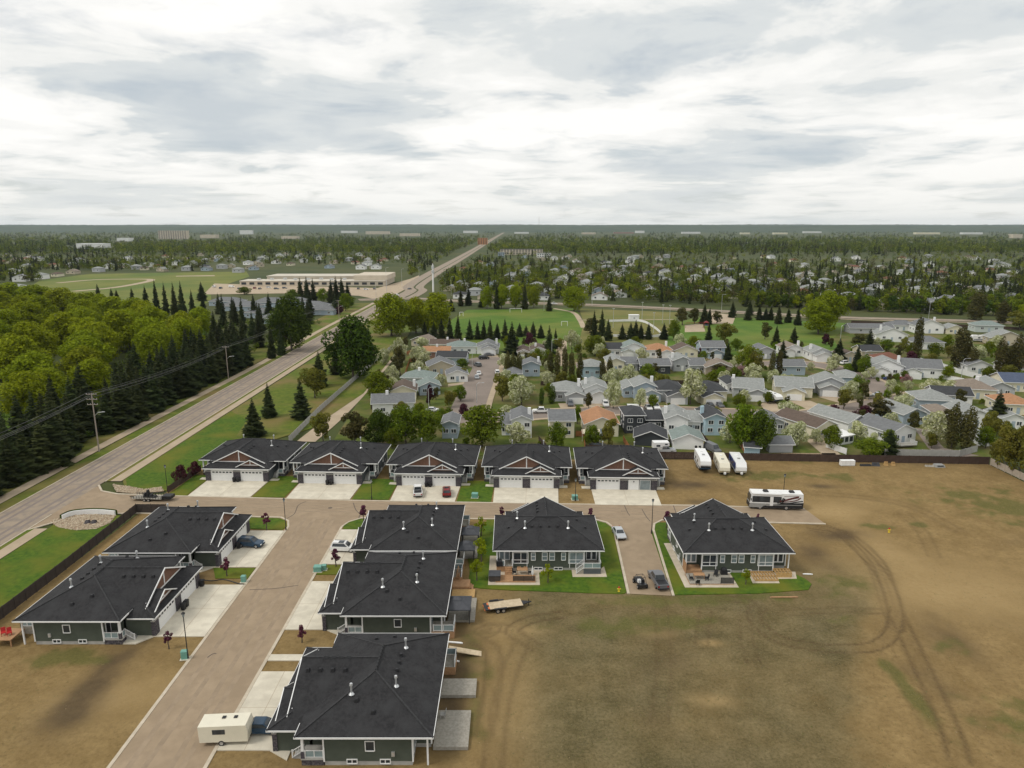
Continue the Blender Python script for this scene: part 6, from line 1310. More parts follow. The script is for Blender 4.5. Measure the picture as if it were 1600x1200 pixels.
# mid-ground cars
for kd, px, py, hd, pt, lb in (('suv',756,561,20,'black','black SUV at the head of the cul-de-sac'),('sedan',764,556,10,'grey','grey car on the driveway at the cul-de-sac end'),('suv',746,572,120,'grey','grey SUV on the kerb below the black SUV'),('sedan',748,585,95,'white','white car behind the blue-grey car in the cul-de-sac'),
        ('sedan',745,591,95,'silver','blue-grey car parked on the west kerb of the cul-de-sac'),('suv',777,584,95,'white','white SUV parked on the east kerb of the cul-de-sac'),('sedan',676,643,0,'white','white car on the lawn-side drive by the cul-de-sac mouth'),('van',796,648,0,'black','black van in the street behind the tall white bi-level'),('pickup',846,645,180,'white','white pickup in the street behind the tall white bi-level'),
        ('suv',891,633,-90,'grey','grey SUV before the hip-roofed garage house'),('suv',946,634,-90,'white','white SUV on the brown driveway beside the blossom tree'),('sedan',1013,639,-88,'white','white sedan before the pale blue house'),('pickup',1024,638,-88,'white','white pickup before the pale blue house'),
        ('sedan',1110,636,-85,'black','black car before the cream charcoal-roofed house'),('sedan',1124,635,-85,'grey','dark grey car next to the black car'),('van',992,642,-4,'white','white van roof behind the black two-level house'),
        ('sedan',1237,567,0,'royal','blue car parked on the loop street curve'),('suv',1321,569,20,'white','white SUV parked beside the loop street spruce'),('sedan',1390,594,-18,'royal','bright blue car on the corner lawn driveway'),('sedan',1402,592,-18,'red','dark red car beside the pink blossom bush'),
        ('van',1113,705,-70,'grey','grey car beside the yellow skip behind the fence'),('sedan',934,699,0,'black','black car under the striped awning yard'),('suv',1532,613,-20,'grey','grey SUV by the end of the white fence'),('sedan',1360,623,20,'gold','pale car parked at the street bend, first'),('sedan',1373,619,20,'silver','pale car parked at the street bend, second'),
        ('pickup',865,476,0,'white','white truck on the collector road beyond the goal'),('sedan',640,452,60,'grey','grey car on the main road by the tower'),('van',620,463,62,'white','white van waiting at the main road junction')):
    car(kd, px, py, hd, pt, lb, 'cars in the older suburb', .05, far=True)
# --- big motorhome
p0, p1 = Vector(gp(1170, 796)+(0,)), Vector(gp(1252, 799)+(0,)); L_ = 10.9
ang = math.atan2(p1.y-p0.y, p1.x-p0.x); M_ = thing('motorhome', 'large white, black and maroon motorhome at the end of the street', 'motorhome', (p0.x, p0.y+1.3, .06), ang)
b = MB().hexa([(.25,-1.25,1.35),(L_,-1.25,1.35),(L_,1.25,1.35),(.25,1.25,1.35)], [(.55,-1.2,3.55),(L_-.1,-1.2,3.55),(L_-.1,1.2,3.55),(.55,1.2,3.55)])
body = b.build('body', MT['paint_white'], M_)
MB().hexa([(.15,-1.24,.45),(L_,-1.24,.45),(L_,1.24,.45),(.15,1.24,.45)], [(.22,-1.25,1.35),(L_,-1.25,1.35),(L_,1.25,1.35),(.22,1.25,1.35)]).build('lower_body', MT['black_plastic'], M_)
MB().hexa([(.12,-1.27,.5),(2.6,-1.27,.5),(2.6,-1.25,.5),(.12,-1.25,.5)], [(.2,-1.27,1.3),(3.6,-1.27,1.3),(3.6,-1.25,1.3),(.2,-1.25,1.3)]).build('front_panel', MT['rv_grey'], M_)
MB().hexa([(.22,-1.1,1.5),(.30,-1.1,1.5),(.30,1.1,1.5),(.22,1.1,1.5)], [(.40,-1.05,3.1),(.50,-1.05,3.1),(.50,1.05,3.1),(.40,1.05,3.1)]).build('windscreen', MT['glass'], M_)
for x0, x1, z0, z1 in ((.75,1.7,1.75,2.75),(2.1,4.1,1.85,2.75),(5.0,6.3,1.85,2.75)): MB().box(x0, x1, -1.27, -1.2, z0, z1).build('window', MT['glass'], M_)
MB().box(.7, 6.5, -1.262, -1.2, 1.62, 2.9).build('window_band', MT['black_plastic'], M_); MB().box(4.25, 4.9, -1.275, -1.2, .9, 2.85).build('door', MT['paint_white'], M_)
def swoosh(pts, th, m):
    mb = MB(); ln = smooth_line(pts, 6); A, B_ = offs(ln, -th/2), offs(ln, th/2)
    for i in range(len(ln)-1): mb.face([(B_[i][0],-1.272,B_[i][1]),(B_[i+1][0],-1.272,B_[i+1][1]),(A[i+1][0],-1.272,A[i+1][1]),(A[i][0],-1.272,A[i][1])])
    mb.build('stripe', MT[m], M_)
MB().face([(4.6,-1.271,1.33),(10.95,-1.271,1.33),(10.92,-1.271,1.75),(7.2,-1.271,1.5)]).build('stripe', MT['black_plastic'], M_); swoosh([(6.2,1.9),(7.6,2.3),(9.0,2.75),(9.9,2.95)], .36, 'rv_maroon'); swoosh([(6.6,1.75),(8.2,1.95),(9.6,2.3),(10.3,2.85)], .2, 'rv_maroon'); swoosh([(7.0,3.0),(8.4,3.12),(10.0,3.15)], .07, 'rv_maroon')
swoosh([(6.3,1.5),(7.8,1.55),(9.4,1.85),(10.75,2.1)], .24, 'black_plastic'); swoosh([(3.0,1.0),(4.6,1.25),(6.2,1.5),(7.0,2.4)], .26, 'rv_grey'); swoosh([(5.8,1.35),(6.6,1.75),(7.0,2.6)], .55, 'black_plastic'); swoosh([(3.6,.9),(6,1.1),(10.6,1.2)], .12, 'rv_grey')
for x in (3.0, 8.2): MB().hexa([(x,-.5,3.5),(x+1.1,-.5,3.5),(x+1.1,.5,3.5),(x,.5,3.5)], [(x+.12,-.38,3.85),(x+.95,-.38,3.85),(x+.95,.38,3.85),(x+.12,.38,3.85)]).build('air_conditioner', MT['black_plastic'], M_)
for x in (5.2, 6.2): MB().box(x, x+.5, -.3, .2, 3.53, 3.66).build('roof_hatch', MT['trim_white'], M_)
MB().tube([(.8,-1.3,3.42),(6.4,-1.3,3.42)], .09, 8).build('awning_roll', MT['trim_white'], M_)
for y in (-1.5, 1.42): MB().box(.35, .5, y, y+.12, 2.0, 2.5).build('mirror', MT['black_plastic'], M_)
for x in (2.35, 7.6):
    for y in (-1.12, 1.12): wheel(M_, x, y, .48)
# --- travel trailers by the back fence
def camper(p_front, p_rear, W_, h, label, col, kind):
    a, b = Vector(gp(*p_front)+(0,)), Vector(gp(*p_rear)+(0,)); d = (a-b); L_ = d.length; t = thing('travel_trailer', label, 'trailer', (b.x, b.y, 0), math.atan2(d.y, d.x), 'trailers parked along the back fence')
    if kind == 'fifth': prof = [(0,.7),(0,h),(L_-1.2,h),(L_-.2,h-.5),(L_,h-1.3),(L_-.15,1.55),(L_-2.0,1.5),(L_-2.1,.7)]
    else: prof = [(0,.65),(0,h-.1),(.2,h),(L_-.9,h),(L_-.1,h-.9),(L_,1.3),(L_-.5,.65)]
    MB().side(prof, -W_/2, W_/2).build('body', MT[col], t)
    MB().box(.1, L_-(2.2 if kind == 'fifth' else .7), -W_/2+.08, W_/2-.08, .35, .66).build('chassis', MT['black_metal'], t)
    if kind == 'fifth': MB().face([(L_+.01,-W_/2+.1,1.6),(L_+.01,W_/2-.1,1.6),(L_+.01,W_/2-.1,h-1.6),(L_+.01,-W_/2+.1,h-1.6)]).build('nose_panel', MT['paint_black'], t); MB().box(L_-2.0,L_-.2,-W_/2+.05,W_/2-.05,1.2,1.56).build('hitch_box', MT['paint_blue'], t)
    else: MB().box(L_, L_+1.1, -.06, .06, .45, .6).build('tongue', MT['black_metal'], t); MB().box(L_+.1, L_+.5, -.25, .25, .6, 1.05).build('gas_bottle', MT['trim_white'], t); MB().face([(L_-.42,-W_/2+.3,1.95),(L_-.42,W_/2-.3,1.95),(L_-.55,W_/2-.3,2.5),(L_-.55,-W_/2+.3,2.5)]).build('window', MT['glass'], t)
    for s in (-1, 1):
        for x in (L_*.2, L_*.5): MB().box(x, x+1.0, s*(W_/2+.005)-.02, s*(W_/2+.005)+.02, 1.7, 2.35).build('window', MT['glass'], t)
        MB().box(.4, L_-1.4, s*(W_/2+.004)-.012, s*(W_/2+.004)+.012, 1.0, 1.35).build('stripe', MT['paint_blue'] if col == 'paint_white' or kind == 'blue' else MT['rv_grey'], t)
        for x in (L_*.36, L_*.36+.85): wheel(t, x, s*(W_/2-.15), .36)
    for x in (L_*.25, L_*.55): MB().box(x, x+.6, -.3, .3, h, h+.18).build('roof_vent', MT['trim_white'] if x < 3 else MT['rv_grey'], t)
    if kind == 'blue': 
        for s in (-1, 1): MB().box(.05, L_-1.0, s*(W_/2+.01)-.012, s*(W_/2+.01)+.012, 1.35, h-.25).build('side_panel', MT['paint_royal'], t)
    return t
camper((1102,741), (1092,722), 2.5, 3.6, 'white fifth-wheel trailer, leftmost of the three by the back fence', 'paint_white', 'fifth')
camper((1132,744), (1122,724), 2.4, 2.9, 'cream travel trailer, middle of the three by the back fence', 'paint_cream', 'tow'); camper((1158,744), (1146,724), 2.4, 3.0, 'blue-sided travel trailer, rightmost of the three by the back fence', 'paint_white', 'blue')
camper((1218,632), (1198,624), 2.4, 3.0, 'white fifth-wheel trailer on a driveway at the street bend', 'paint_white', 'fifth'); camper((1515,533), (1544,534), 2.5, 3.2, 'white motorhome with dark stripes among the eastern houses', 'paint_white', 'tow')
camper((588,598), (606,596), 2.2, 1.9, 'white covered boat trailer beside the alley tree', 'paint_white', 'tow')
# --- cab-over camper on its pickup behind the fence
X, Y = gp(1033, 706); t = car('pickup', 1038, 707, 2, 'silver', 'silver pickup carrying a white camper behind the show home', z=.05)
cc = thing('truck_camper', 'white truck camper mounted on the silver pickup behind the show home', 'camper', (t.location.x, t.location.y, .05), t.rotation_euler.z)
MB().side([(-3.1,1.2),(-3.1,3.0),(.9,3.0),(1.0,2.1),(-.8,1.98),(-.85,1.2)], -1.1, 1.1).build('body', MT['paint_white'], cc); MB().box(-2.4, -1.4, -1.12, -1.08, 1.9, 2.4).build('window', MT['glass'], cc); MB().box(-.2,.5,-1.12,-1.08,2.35,2.7).build('window', MT['glass'], cc); MB().box(-2.8, .4, -1.115, -1.09, 1.5, 1.7).build('stripe', MT['rv_grey'], cc)
# --- flatbed trailer on the bare lot
a, b = Vector(gp(756, 960)+(0,)), Vector(gp(812, 953)+(0,)); d = b-a; L_ = 5.9
F_ = thing('flatbed_trailer', 'wooden flatbed equipment trailer with orange ramps on the bare lot', 'trailer', (a.x, a.y+1.0, 0), math.atan2(d.y, d.x))
MB().box(0, L_, -1.05, 1.05, .58, .70).build('frame', MT['black_metal'], F_)
for k in range(7): MB().box(.75, L_-.02, -1.03+k*.295, -1.03+k*.295+.28, .70, .76).build('deck_plank', MT['plywood'], F_)
for s in (-1, 1): MB().hexa([(-.05,s*.6-.3,.45),(.75,s*.6-.3,.62),(.75,s*.6+.3,.62),(-.05,s*.6+.3,.45)], [(-.05,s*.6-.3,.52),(.75,s*.6-.3,.77),(.75,s*.6+.3,.77),(-.05,s*.6+.3,.52)]).build('ramp', MT['orange'], F_)
for x in (1.9, 2.75):
    for s in (-1, 1): wheel(F_, x, s*1.2, .36)
for s in (-1, 1): MB().box(1.35, 3.3, s*1.2-.16, s*1.2+.16, .76, .82).build('fender', MT['black_metal'], F_)
MB().hexa([(L_,-.6,.55),(L_+1.5,-.06,.55),(L_+1.5,.06,.55),(L_,.6,.55)], [(L_,-.6,.68),(L_+1.5,-.06,.68),(L_+1.5,.06,.68),(L_,.6,.68)]).build('drawbar', MT['black_metal'], F_); MB().tube([(L_+1.1,0,0),(L_+1.1,0,1.15)], .06, 8).build('jack', MT['black_metal'], F_)
MB().hexa([(1.0,.95,.8),(2.5,.95,.8),(2.5,1.3,.8),(1.0,1.3,.8)], [(1.1,1.0,1.0),(2.4,1.0,1.0),(2.4,1.25,1.0),(1.1,1.25,1.0)]).build('tarp_roll', MT['black_plastic'], F_)
# --- utility trailer with mesh sides at the entrance
X, Y = gp(234, 781); U = thing('utility_trailer', 'mesh-sided utility trailer loaded with dark gear at the entrance street', 'trailer', (X, Y, .06), math.radians(-4))
MB().box(-3.4, 3.2, -1.1, 1.1, .5, .6).build('deck', MT['wood_grey'], U)
for s in (-1, 1):
    mb = MB().box(-3.4, 3.2, s*1.1-.03, s*1.1+.03, 1.15, 1.22).box(-3.4, 3.2, s*1.1-.03, s*1.1+.03, .85, .9)
    for k in range(12): x = -3.4+k*.6; mb.box(x-.03, x+.03, s*1.1-.035, s*1.1+.035, .6, 1.2)
    mb.build('side_rail', MT['black_metal'], U)
    for x in (-.4, .5): wheel(U, x, s*1.22, .34)
MB().box(3.2, 5.2, -.9, .9, .55, 1.2).build('tool_box', MT['black_plastic'], U); MB().box(-4.4, -3.4, -.05, .05, .5, .6).build('drawbar', MT['black_metal'], U)
for x, h, w_ in ((-.9,1.5,.5),(-.2,2.2,.45),(.5,1.3,.7),(1.3,1.0,.6)): MB().hexa([(x-w_/2,-.5,.6),(x+w_/2,-.5,.6),(x+w_/2,.5,.6),(x-w_/2,.5,.6)], [(x-w_/3,-.3,h),(x+w_/3,-.3,h),(x+w_/3,.3,h),(x-w_/3,.3,h)]).build('load', MT['black_plastic'], U)
# --- side-by-side off-road buggy
X, Y = gp(1000, 915); S = thing('off_road_buggy', 'black side-by-side buggy with pale seats beside the grey pickup', 'buggy', (X, Y, .06), math.radians(100))
MB().side([(-1.5,.4),(-1.5,.85),(-.5,.75),(.7,.75),(1.0,.95),(1.6,.8),(1.6,.4)], -.6, .6).build('body', MT['paint_black'], S)
mb = MB()
for s in (-1, 1): mb.tube([(-1.3,s*.6,.85),(-.8,s*.55,1.75),(.4,s*.55,1.75),(1.0,s*.6,.9)], .04, 6)
mb.tube([(-.8,-.55,1.75),(-.8,.55,1.75)], .04, 6).tube([(.4,-.55,1.75),(.4,.55,1.75)], .04, 6).build('roll_cage', MT['black_metal'], S)
for s in (-1, 1): MB().box(-.6, -.1, s*.3-.22, s*.3+.22, .75, 1.25).build('seat', MT['trim_white'] if s > 0 else MT['black_plastic'], S)
for x in (-1.05, 1.05):
    for s in (-1, 1): wheel(S, x, s*.72, .34)
# --- camper trailer cut by the lower frame
X, Y = gp(356, 1156); t = thing('camper_trailer', 'white camper trailer roof with two hatches at the foot of the driveway', 'trailer', (X, Y, .1), math.radians(3))
MB().side([(-2.7,.5),(-2.75,2.5),(2.5,2.55),(2.7,1.8),(2.6,.5)], -1.1, 1.1).build('body', MT['paint_cream'], t)
for x in (-.3, 1.0): MB().box(x-.2, x+.2, .2, .6, 2.54, 2.62).build('roof_hatch', MT['black_plastic'], t)
for s in (-1, 1):
    MB().box(-1.2, .2, s*1.105-.012, s*1.105+.012, 1.5, 2.1).build('window', MT['glass'], t); wheel(t, -.3, s*1.0, .34)
# ================================================================== FENCES, POLES, STREET FURNITURE
_pc = {}
def panel_mesh(L_, h, m, nb):
    k = (round(L_,1), h, m)
    if k not in _pc:
        mb = MB()
        for i in range(nb): x = L_*i/nb; mb.box(x+.005, x+L_/nb-.012, -.02 if i % 2 else -.028, .02, .05, h-(.03 if i % 3 == 0 else 0))
        mb.box(0, L_, .02, .06, .3, .4).box(0, L_, .02, .06, h-.45, h-.35); _pc[k] = mb.mesh('panel', MT[m])
    return _pc[k]
POSTM = {}
def fence(label, pts, h=1.8, m='fence_brown', pm=None, gap=2.4, cap=True, group=None, name='fence', nb=10):
    o = thing(name, label, 'fence', (pts[0][0], pts[0][1], 0), 0, group); pm = pm or m
    if (pm, h) not in POSTM: POSTM[(pm, h)] = MB().box(-.07, .07, -.09, .07, -.1, h+.06).mesh('post', MT[pm])
    for a, b in zip(pts[:-1], pts[1:]):
        d = math.hypot(b[0]-a[0], b[1]-a[1]); n_ = max(1, round(d/gap)); ang = math.atan2(b[1]-a[1], b[0]-a[0]); g_ = d/n_
        me_ = panel_mesh(g_, h, m, nb)
        for i in range(n_):
            x, y = a[0]+(b[0]-a[0])*i/n_-pts[0][0], a[1]+(b[1]-a[1])*i/n_-pts[0][1]
            put('panel', me_, o, (x, y, 0), ang); put('post', POSTM[(pm, h)], o, (x, y, 0), ang)
    put('post', POSTM[(pm, h)], o, (pts[-1][0]-pts[0][0], pts[-1][1]-pts[0][1], 0)); return o
fence('tall dark brown fence behind the fence-side duplexes along the lawn', [(-75.9,60),(-75.9,110),(-76.6,134.5),(-70.5,134.4)], 1.9, 'wood_dark', gap=2.5)
fence('long dark brown fence between the bare lot and the suburb', [(36,168.6),(76.2,166.4),(117,164.4)], 1.95, 'fence_brown')
fence('weathered light picket fence at the edge of the bare lot', [(117.2,164.0),(118.6,128)], 1.7, 'fence_light', nb=14)
fence('reddish brown fence between the corner lawn and the first duplex', [gp(263,770), gp(314,736)], 1.5, 'fence_brown', gap=2.2)
fence('long grey board fence beside the gravel alley', poly_px([(452,692),(500,643),(545,603),(590,563),(622,538)]), 1.9, 'fence_grey', gap=2.8)
fence('long white vinyl fence curving past the corner lawn', poly_px([(1438,566),(1470,574),(1505,586),(1538,594)]), 1.9, 'vinyl_white', gap=2.6)
fence('pale grey vinyl fence behind the dark back fence', poly_px([(1382,712),(1440,713),(1498,714),(1526,706)]), 1.8, 'vinyl_white' if False else 'fence_grey', gap=2.5)
fence('short white vinyl fence beside the gravel lane', poly_px([(1291,699),(1304,704),(1322,710)]), 1.6, 'vinyl_white')
fence('white vinyl fence on the far edge of the corner lawn house', poly_px([(1462,590),(1505,598)]), 1.7, 'vinyl_white')
CED = 'cedar fences between the gardens'
for lb, pts in (('cedar fence around the yard below the whitish blossom tree', [(632,590),(640,566),(668,562)]),('cedar fence along the top of the alley', [(634,556),(655,545)]),('cedar fence right of the pale yellow house', [(900,682),(912,682),(914,702)]),('cedar fence left of the black house garage', [(974,690),(985,708)]),
        ('brown fence between the white garage and light blue house', [(1098,686),(1112,704)]),('golden fence beside the big yellow-green tree', [(1152,690),(1162,706)]),('brown fence behind the row of duplexes, near the awning', [(915,704),(980,706)]),('brown fence behind the tall white bi-level', [(842,690),(856,706)]),
        ('brown garden fence behind the hip-roofed street houses', [(845,602),(905,604),(955,602),(1035,602)]),('brown garden fence behind the charcoal-roofed houses', [(1040,600),(1110,602),(1150,600)]),('brown fence around the alley gardens', [(580,640),(600,622),(612,608)]),('garden fence beside the maroon roof', [(1370,590),(1400,578),(1432,574)]),
        ('garden fence behind the bend houses', [(1430,650),(1470,654),(1520,650),(1560,640)]),('brown fence along the collector road gardens', [(1330,505),(1420,508),(1520,512),(1600,516)])):
    fence(lb, poly_px(pts), 1.6, 'fence_cedar' if 'cedar' in lb or 'golden' in lb else 'fence_brown', group=CED, gap=2.6, nb=8)
# --- driveways of the suburb
def strip(px4): slab('driveway', poly_px(px4), -.1, .02, 'path')
for q in ([(908,628),(944,628),(955,644),(918,644)],[(1040,630),(1058,630),(1070,644),(1050,644)],[(872,630),(898,630),(902,646),(880,646)],[(1000,628),(1028,628),(1034,643),(1004,643)],[(1096,632),(1130,632),(1140,645),(1105,645)],[(1232,626),(1266,626),(1300,640),(1272,644)],[(1186,630),(1210,628),(1232,648),(1205,652)],
          [(1278,620),(1312,616),(1352,628),(1328,634)],[(1270,564),(1292,564),(1286,574),(1268,574)],[(1372,592),(1398,590),(1392,600),(1368,602)],[(752,552),(775,552),(782,562),(756,564)],[(1020,558),(1040,558),(1042,570),(1022,570)],[(700,600),(732,596),(733,599),(700,604)]): strip(q)
# --- utility poles with crossarms, and their wires
PT = []
def util_pole(bx, by, ty, label, arms=2):
    X, Y = gp(bx, by); h = top_height(bx, by, ty); o = thing('utility_pole', label, 'pole', (X, Y, 0), 0, 'utility poles along the main road')
    MB().tube([(0,0,-.2),(0,0,h)], [.2,.13], 8).build('pole', MT['pole_wood'], o); Z = []
    for k in range(arms):
        z = h-.3-k*1.35; c = MB().box(-1.35, 1.35, -.17, -.06, z-.08, z+.08).build('crossarm', MT['pole_wood'], o)
        for x in (-1.25, -.5, .5, 1.25): MB().tube([(x,-.11,z+.08),(x,-.11,z+.3)], [.06,.04], 6).build('insulator', MT['metal_galv'], c)
        Z.append(z+.3)
    la = MB().tube([(.1,0,h*.62),(1.2,-.2,h*.62+.9),(2.5,-.4,h*.62+1.1)], .05, 6).build('lamp_arm', MT['metal_galv'], o); MB().box(2.3, 3.0, -.55, -.25, h*.62+1.02, h*.62+1.16).build('lamp_head', MT['metal_galv'], la)
    PT.append((X, Y, h)); return o
util_pole(155, 706, 614, 'wooden utility pole with three crossarms and lamp, nearest on the road', 3); util_pole(357, 592, 541, 'wooden utility pole before the spruce belt, second along the road', 1); util_pole(470, 531, 492, 'wooden utility pole near the dome-shaped tree, third along the road', 1); util_pole(530, 500, 469, 'wooden utility pole near the townhouse driveway, fourth along the road', 1)
ends = [(-106.5, 100.0, PT[0][2])] + PT
for i in range(len(ends)-1):
    a, b = ends[i], ends[i+1]
    for j, (dx, dz) in enumerate(((-1.25,0),(.5,0),(1.25,0),(-1.2,-1.4))):
        if i > 1 and j == 3: continue
        pts = [(a[0]+(b[0]-a[0])*t+dx, a[1]+(b[1]-a[1])*t-.11, a[2]+(b[2]-a[2])*t+dz-4*1.3*t*(1-t)) for t in np.linspace(0, 1, 14)]
        tag(MB().tube(pts, .028, 4).build('power_line', MT['wire']), 'thin power line %s' % ['running off the frame from the nearest utility pole', 'slung between first and second utility poles', 'slung between second and third utility poles', 'slung between third and fourth utility poles'][i], 'wire', 'power lines along the road')
# --- street lanterns
def lantern(bx, by, ty, label):
    X, Y = gp(bx, by); h = top_height(bx, by, ty); o = thing('street_lamp', label, 'street lamp', (X, Y, 0), 0, 'lantern posts of the new street')
    MB().tube([(0,0,0),(0,0,.8),(0,0,.85),(0,0,h-.75)], [.13,.12,.075,.055], 8).build('post', MT['black_metal'], o)
    ld = MB().tube([(0,0,h-.75),(0,0,h-.25)], [.12,.24], 6).build('lamp_glass', MT['glass_pale'], o); MB().tube([(0,0,h-.25),(0,0,h-.12),(0,0,h)], [.3,.16,.03], 6).build('lamp_cap', MT['black_metal'], o)
lantern(447, 829, 778, 'black lantern post on the corner lawn at the street junction'); lantern(1018, 834, 779, 'black lantern post at the mouth of the short street'); lantern(294, 1030, 956, 'black lantern post on the bare corner lot'); lantern(1224, 772, 740, 'black lantern post behind the motorhome')
lantern(581, 781, 748, 'black lantern post before the second lawn strip of the row'); lantern(899, 783, 747, 'black lantern post beside the show home dirt strip'); lantern(262, 768, 726, 'black lantern post beside the corner lawn hedge')
# --- green utility boxes, hydrants, bins
def ubox(px, py, w_, d, h, label):
    X, Y = gp(px, py); o = thing('utility_box', label, 'utility box', (X, Y, .05), trng.uniform(-.2, .2), 'green utility boxes')
    MB().box(-w_/2, w_/2, -d/2, d/2, .1, h).build('cabinet', MT['utility_green'], o); MB().hexa([(-w_/2-.04,-d/2-.04,h),(w_/2+.04,-d/2-.04,h),(w_/2+.04,d/2+.04,h),(-w_/2-.04,d/2+.04,h)], [(-w_/2+.03,-d/2+.05,h+.1),(w_/2-.03,-d/2+.05,h+.1),(w_/2-.03,d/2-.05,h+.1),(-w_/2+.03,d/2-.05,h+.1)]).build('lid', MT['utility_green'], o); MB().box(-w_/2-.15, w_/2+.15, -d/2-.15, d/2+.15, 0, .1).build('pad', MT['concrete'], o)
ubox(381, 910, .7, .6, 1.1, 'green utility cabinet on the strip between the fence-side duplexes'); ubox(289, 1030, .8, .6, 1.2, 'green utility cabinet under the lantern on the bare lot'); ubox(497, 893, 1.3, 1.0, .95, 'green transformer beside the side-street lawn, left box'); ubox(507, 891, .7, .7, .9, 'green transformer beside the side-street lawn, right box'); ubox(742, 778, 1.3, 1.0, 1.0, 'green transformer on the lawn strip before the third duplex gap'); ubox(898, 781, 1.2, 1.0, .95, 'green transformer on the dirt strip beside the show home')
def hydrant(px, py, label):
    X, Y = gp(px, py); o = thing('fire_hydrant', label, 'hydrant', (X, Y, .0), 0)
    MB().tube([(0,0,0),(0,0,.15),(0,0,.16),(0,0,.75)], [.2,.2,.14,.13], 10).build('barrel', MT['hydrant_yellow'], o); MB().tube([(0,0,.75),(0,0,.88),(0,0,.98)], [.17,.13,.03], 10).build('bonnet', MT['red'], o); MB().tube([(-.3,0,.55),(.3,0,.55)], .08, 8).build('outlet', MT['hydrant_yellow'], o)
hydrant(967, 925, 'yellow fire hydrant at the lawn corner by the short street'); hydrant(1389, 832, 'yellow hydrant standing alone on the bare lot')
def bin_(X, Y, label, z=.13):
    o = thing('wheelie_bin', label, 'bin', (X, Y, z), trng.uniform(-.2, .2), 'black wheelie bins'); MB().hexa([(-.25,-.28,.05),(.25,-.28,.05),(.25,.28,.05),(-.25,.28,.05)], [(-.3,-.36,1.0),(.3,-.36,1.0),(.3,.36,1.0),(-.3,.36,1.0)]).build('tub', MT['black_plastic'], o)
    MB().hexa([(-.32,-.38,1.0),(.32,-.38,1.0),(.32,.38,1.0),(-.32,.38,1.0)], [(-.28,-.3,1.1),(.28,-.3,1.1),(.28,.34,1.12),(-.28,.34,1.12)]).build('lid', MT['black_plastic'], o)
for i, wh in ((0,'first'),(1,'second'),(2,'third')):
    x, y, a = ROW[i]
    for k, sd2 in ((-.5,'left'),(.35,'right')): bin_(x+k, y-.75, 'black bin at the %s row duplex pillar, %s of the two' % (wh, sd2))
bin_(-49.5, 118.0, 'black bin between garage doors beside the blue car, inner'); bin_(-49.5, 118.9, 'black bin between garage doors beside the blue car, outer'); bin_(-49.9, 97.0, 'black bin between garage doors of the green-sided duplex, inner'); bin_(-49.9, 97.9, 'black bin between garage doors of the green-sided duplex, outer'); bin_(-50.2, 104.2, 'black bin at the far corner of the green-sided duplex driveway')
# --- boulders and entrance feature
g = np.random.default_rng(9)
def stones(name, label, poly, n_, s0, s1):
    VV = []; FF = []; xs_ = [p[0] for p in poly]; ys_ = [p[1] for p in poly]; c = 0; oc = np.array([(1,0,0),(0,1,0),(-1,0,0),(0,-1,0),(0,0,1),(.7,.7,.5),(-.7,.7,.5),(-.7,-.7,.5),(.7,-.7,.5)])
    F0 = [(0,5,8),(0,1,5),(1,6,5),(1,2,6),(2,7,6),(2,3,7),(3,8,7),(3,0,8),(4,8,5),(4,5,6),(4,6,7),(4,7,8)]
    def inside(x, y):
        r_ = False
        for i in range(len(poly)):
            (x0, y0), (x1, y1) = poly[i], poly[i-1]
            if (y0 > y) != (y1 > y) and x < (x1-x0)*(y-y0)/(y1-y0)+x0: r_ = not r_
        return r_
    while c < n_:
        x, y = g.uniform(min(xs_), max(xs_)), g.uniform(min(ys_), max(ys_))
        if not inside(x, y): continue
        s = g.uniform(s0, s1); a = g.uniform(0, 6); R = np.array([[math.cos(a),-math.sin(a),0],[math.sin(a),math.cos(a),0],[0,0,1]]); V = (oc*g.uniform(.8,1.2,(9,1))*s*np.array([1,.75,.6]))@R.T+[x, y, .1]
        FF += [tuple(i+c*9 for i in f) for f in F0]; VV.append(V); c += 1
    me_ = np_mesh(name, np.concatenate(VV), np.array(FF), MT['river_stone']); return tag(put(name, me_), label, 'stones', kind='stuff')
mat('river_stone', (.33,.26,.18), (.55,.46,.34), 1.7, .9, world=True, lo=.3, hi=.7)
bed = poly_px([(78,815),(97,808),(130,804),(182,805),(172,818),(150,827),(118,829),(90,824)]); slab('gravel_bed', bed, 0, .1, 'mulch'); stones('river_stones', 'bed of pale river stones behind the white entrance wall', bed, 900, .12, .26)
bed = poly_px([(176,757),(200,760),(225,765),(252,761),(256,768),(215,772),(182,769)]); slab('gravel_bed', bed, 0, .1, 'mulch'); stones('river_stones', 'bed of pale river stones at the corner lawn by the street', bed, 500, .12, .24)
ew = smooth_line(poly_px([(97,812),(112,806),(138,803),(160,803),(181,805)]), 6); o = thing('entrance_wall', 'low curved white entrance wall with dark green back at the junction', 'wall', (0,0,0))
for i in range(len(ew)-1):
    A, B_ = offs(ew, -.18), offs(ew, .18)
mb = MB(); mb2 = MB()
A, B_, C_ = offs(ew, .0), offs(ew, .3), offs(ew, -.5)
for i in range(len(ew)-1):
    mb.hexa([(*A[i],0),(*B_[i],0),(*B_[i+1],0),(*A[i+1],0)], [(*A[i],1.0),(*B_[i],1.0),(*B_[i+1],1.0),(*A[i+1],1.0)]); mb2.hexa([(*C_[i],0),(*A[i],0),(*A[i+1],0),(*C_[i+1],0)], [(*C_[i],.9),(*A[i],1.25),(*A[i+1],1.25),(*C_[i+1],.9)])
mb.build('wall_face', MT['trim_white'], o); mb2.build('planted_back', MT['leaf_dark'], o)
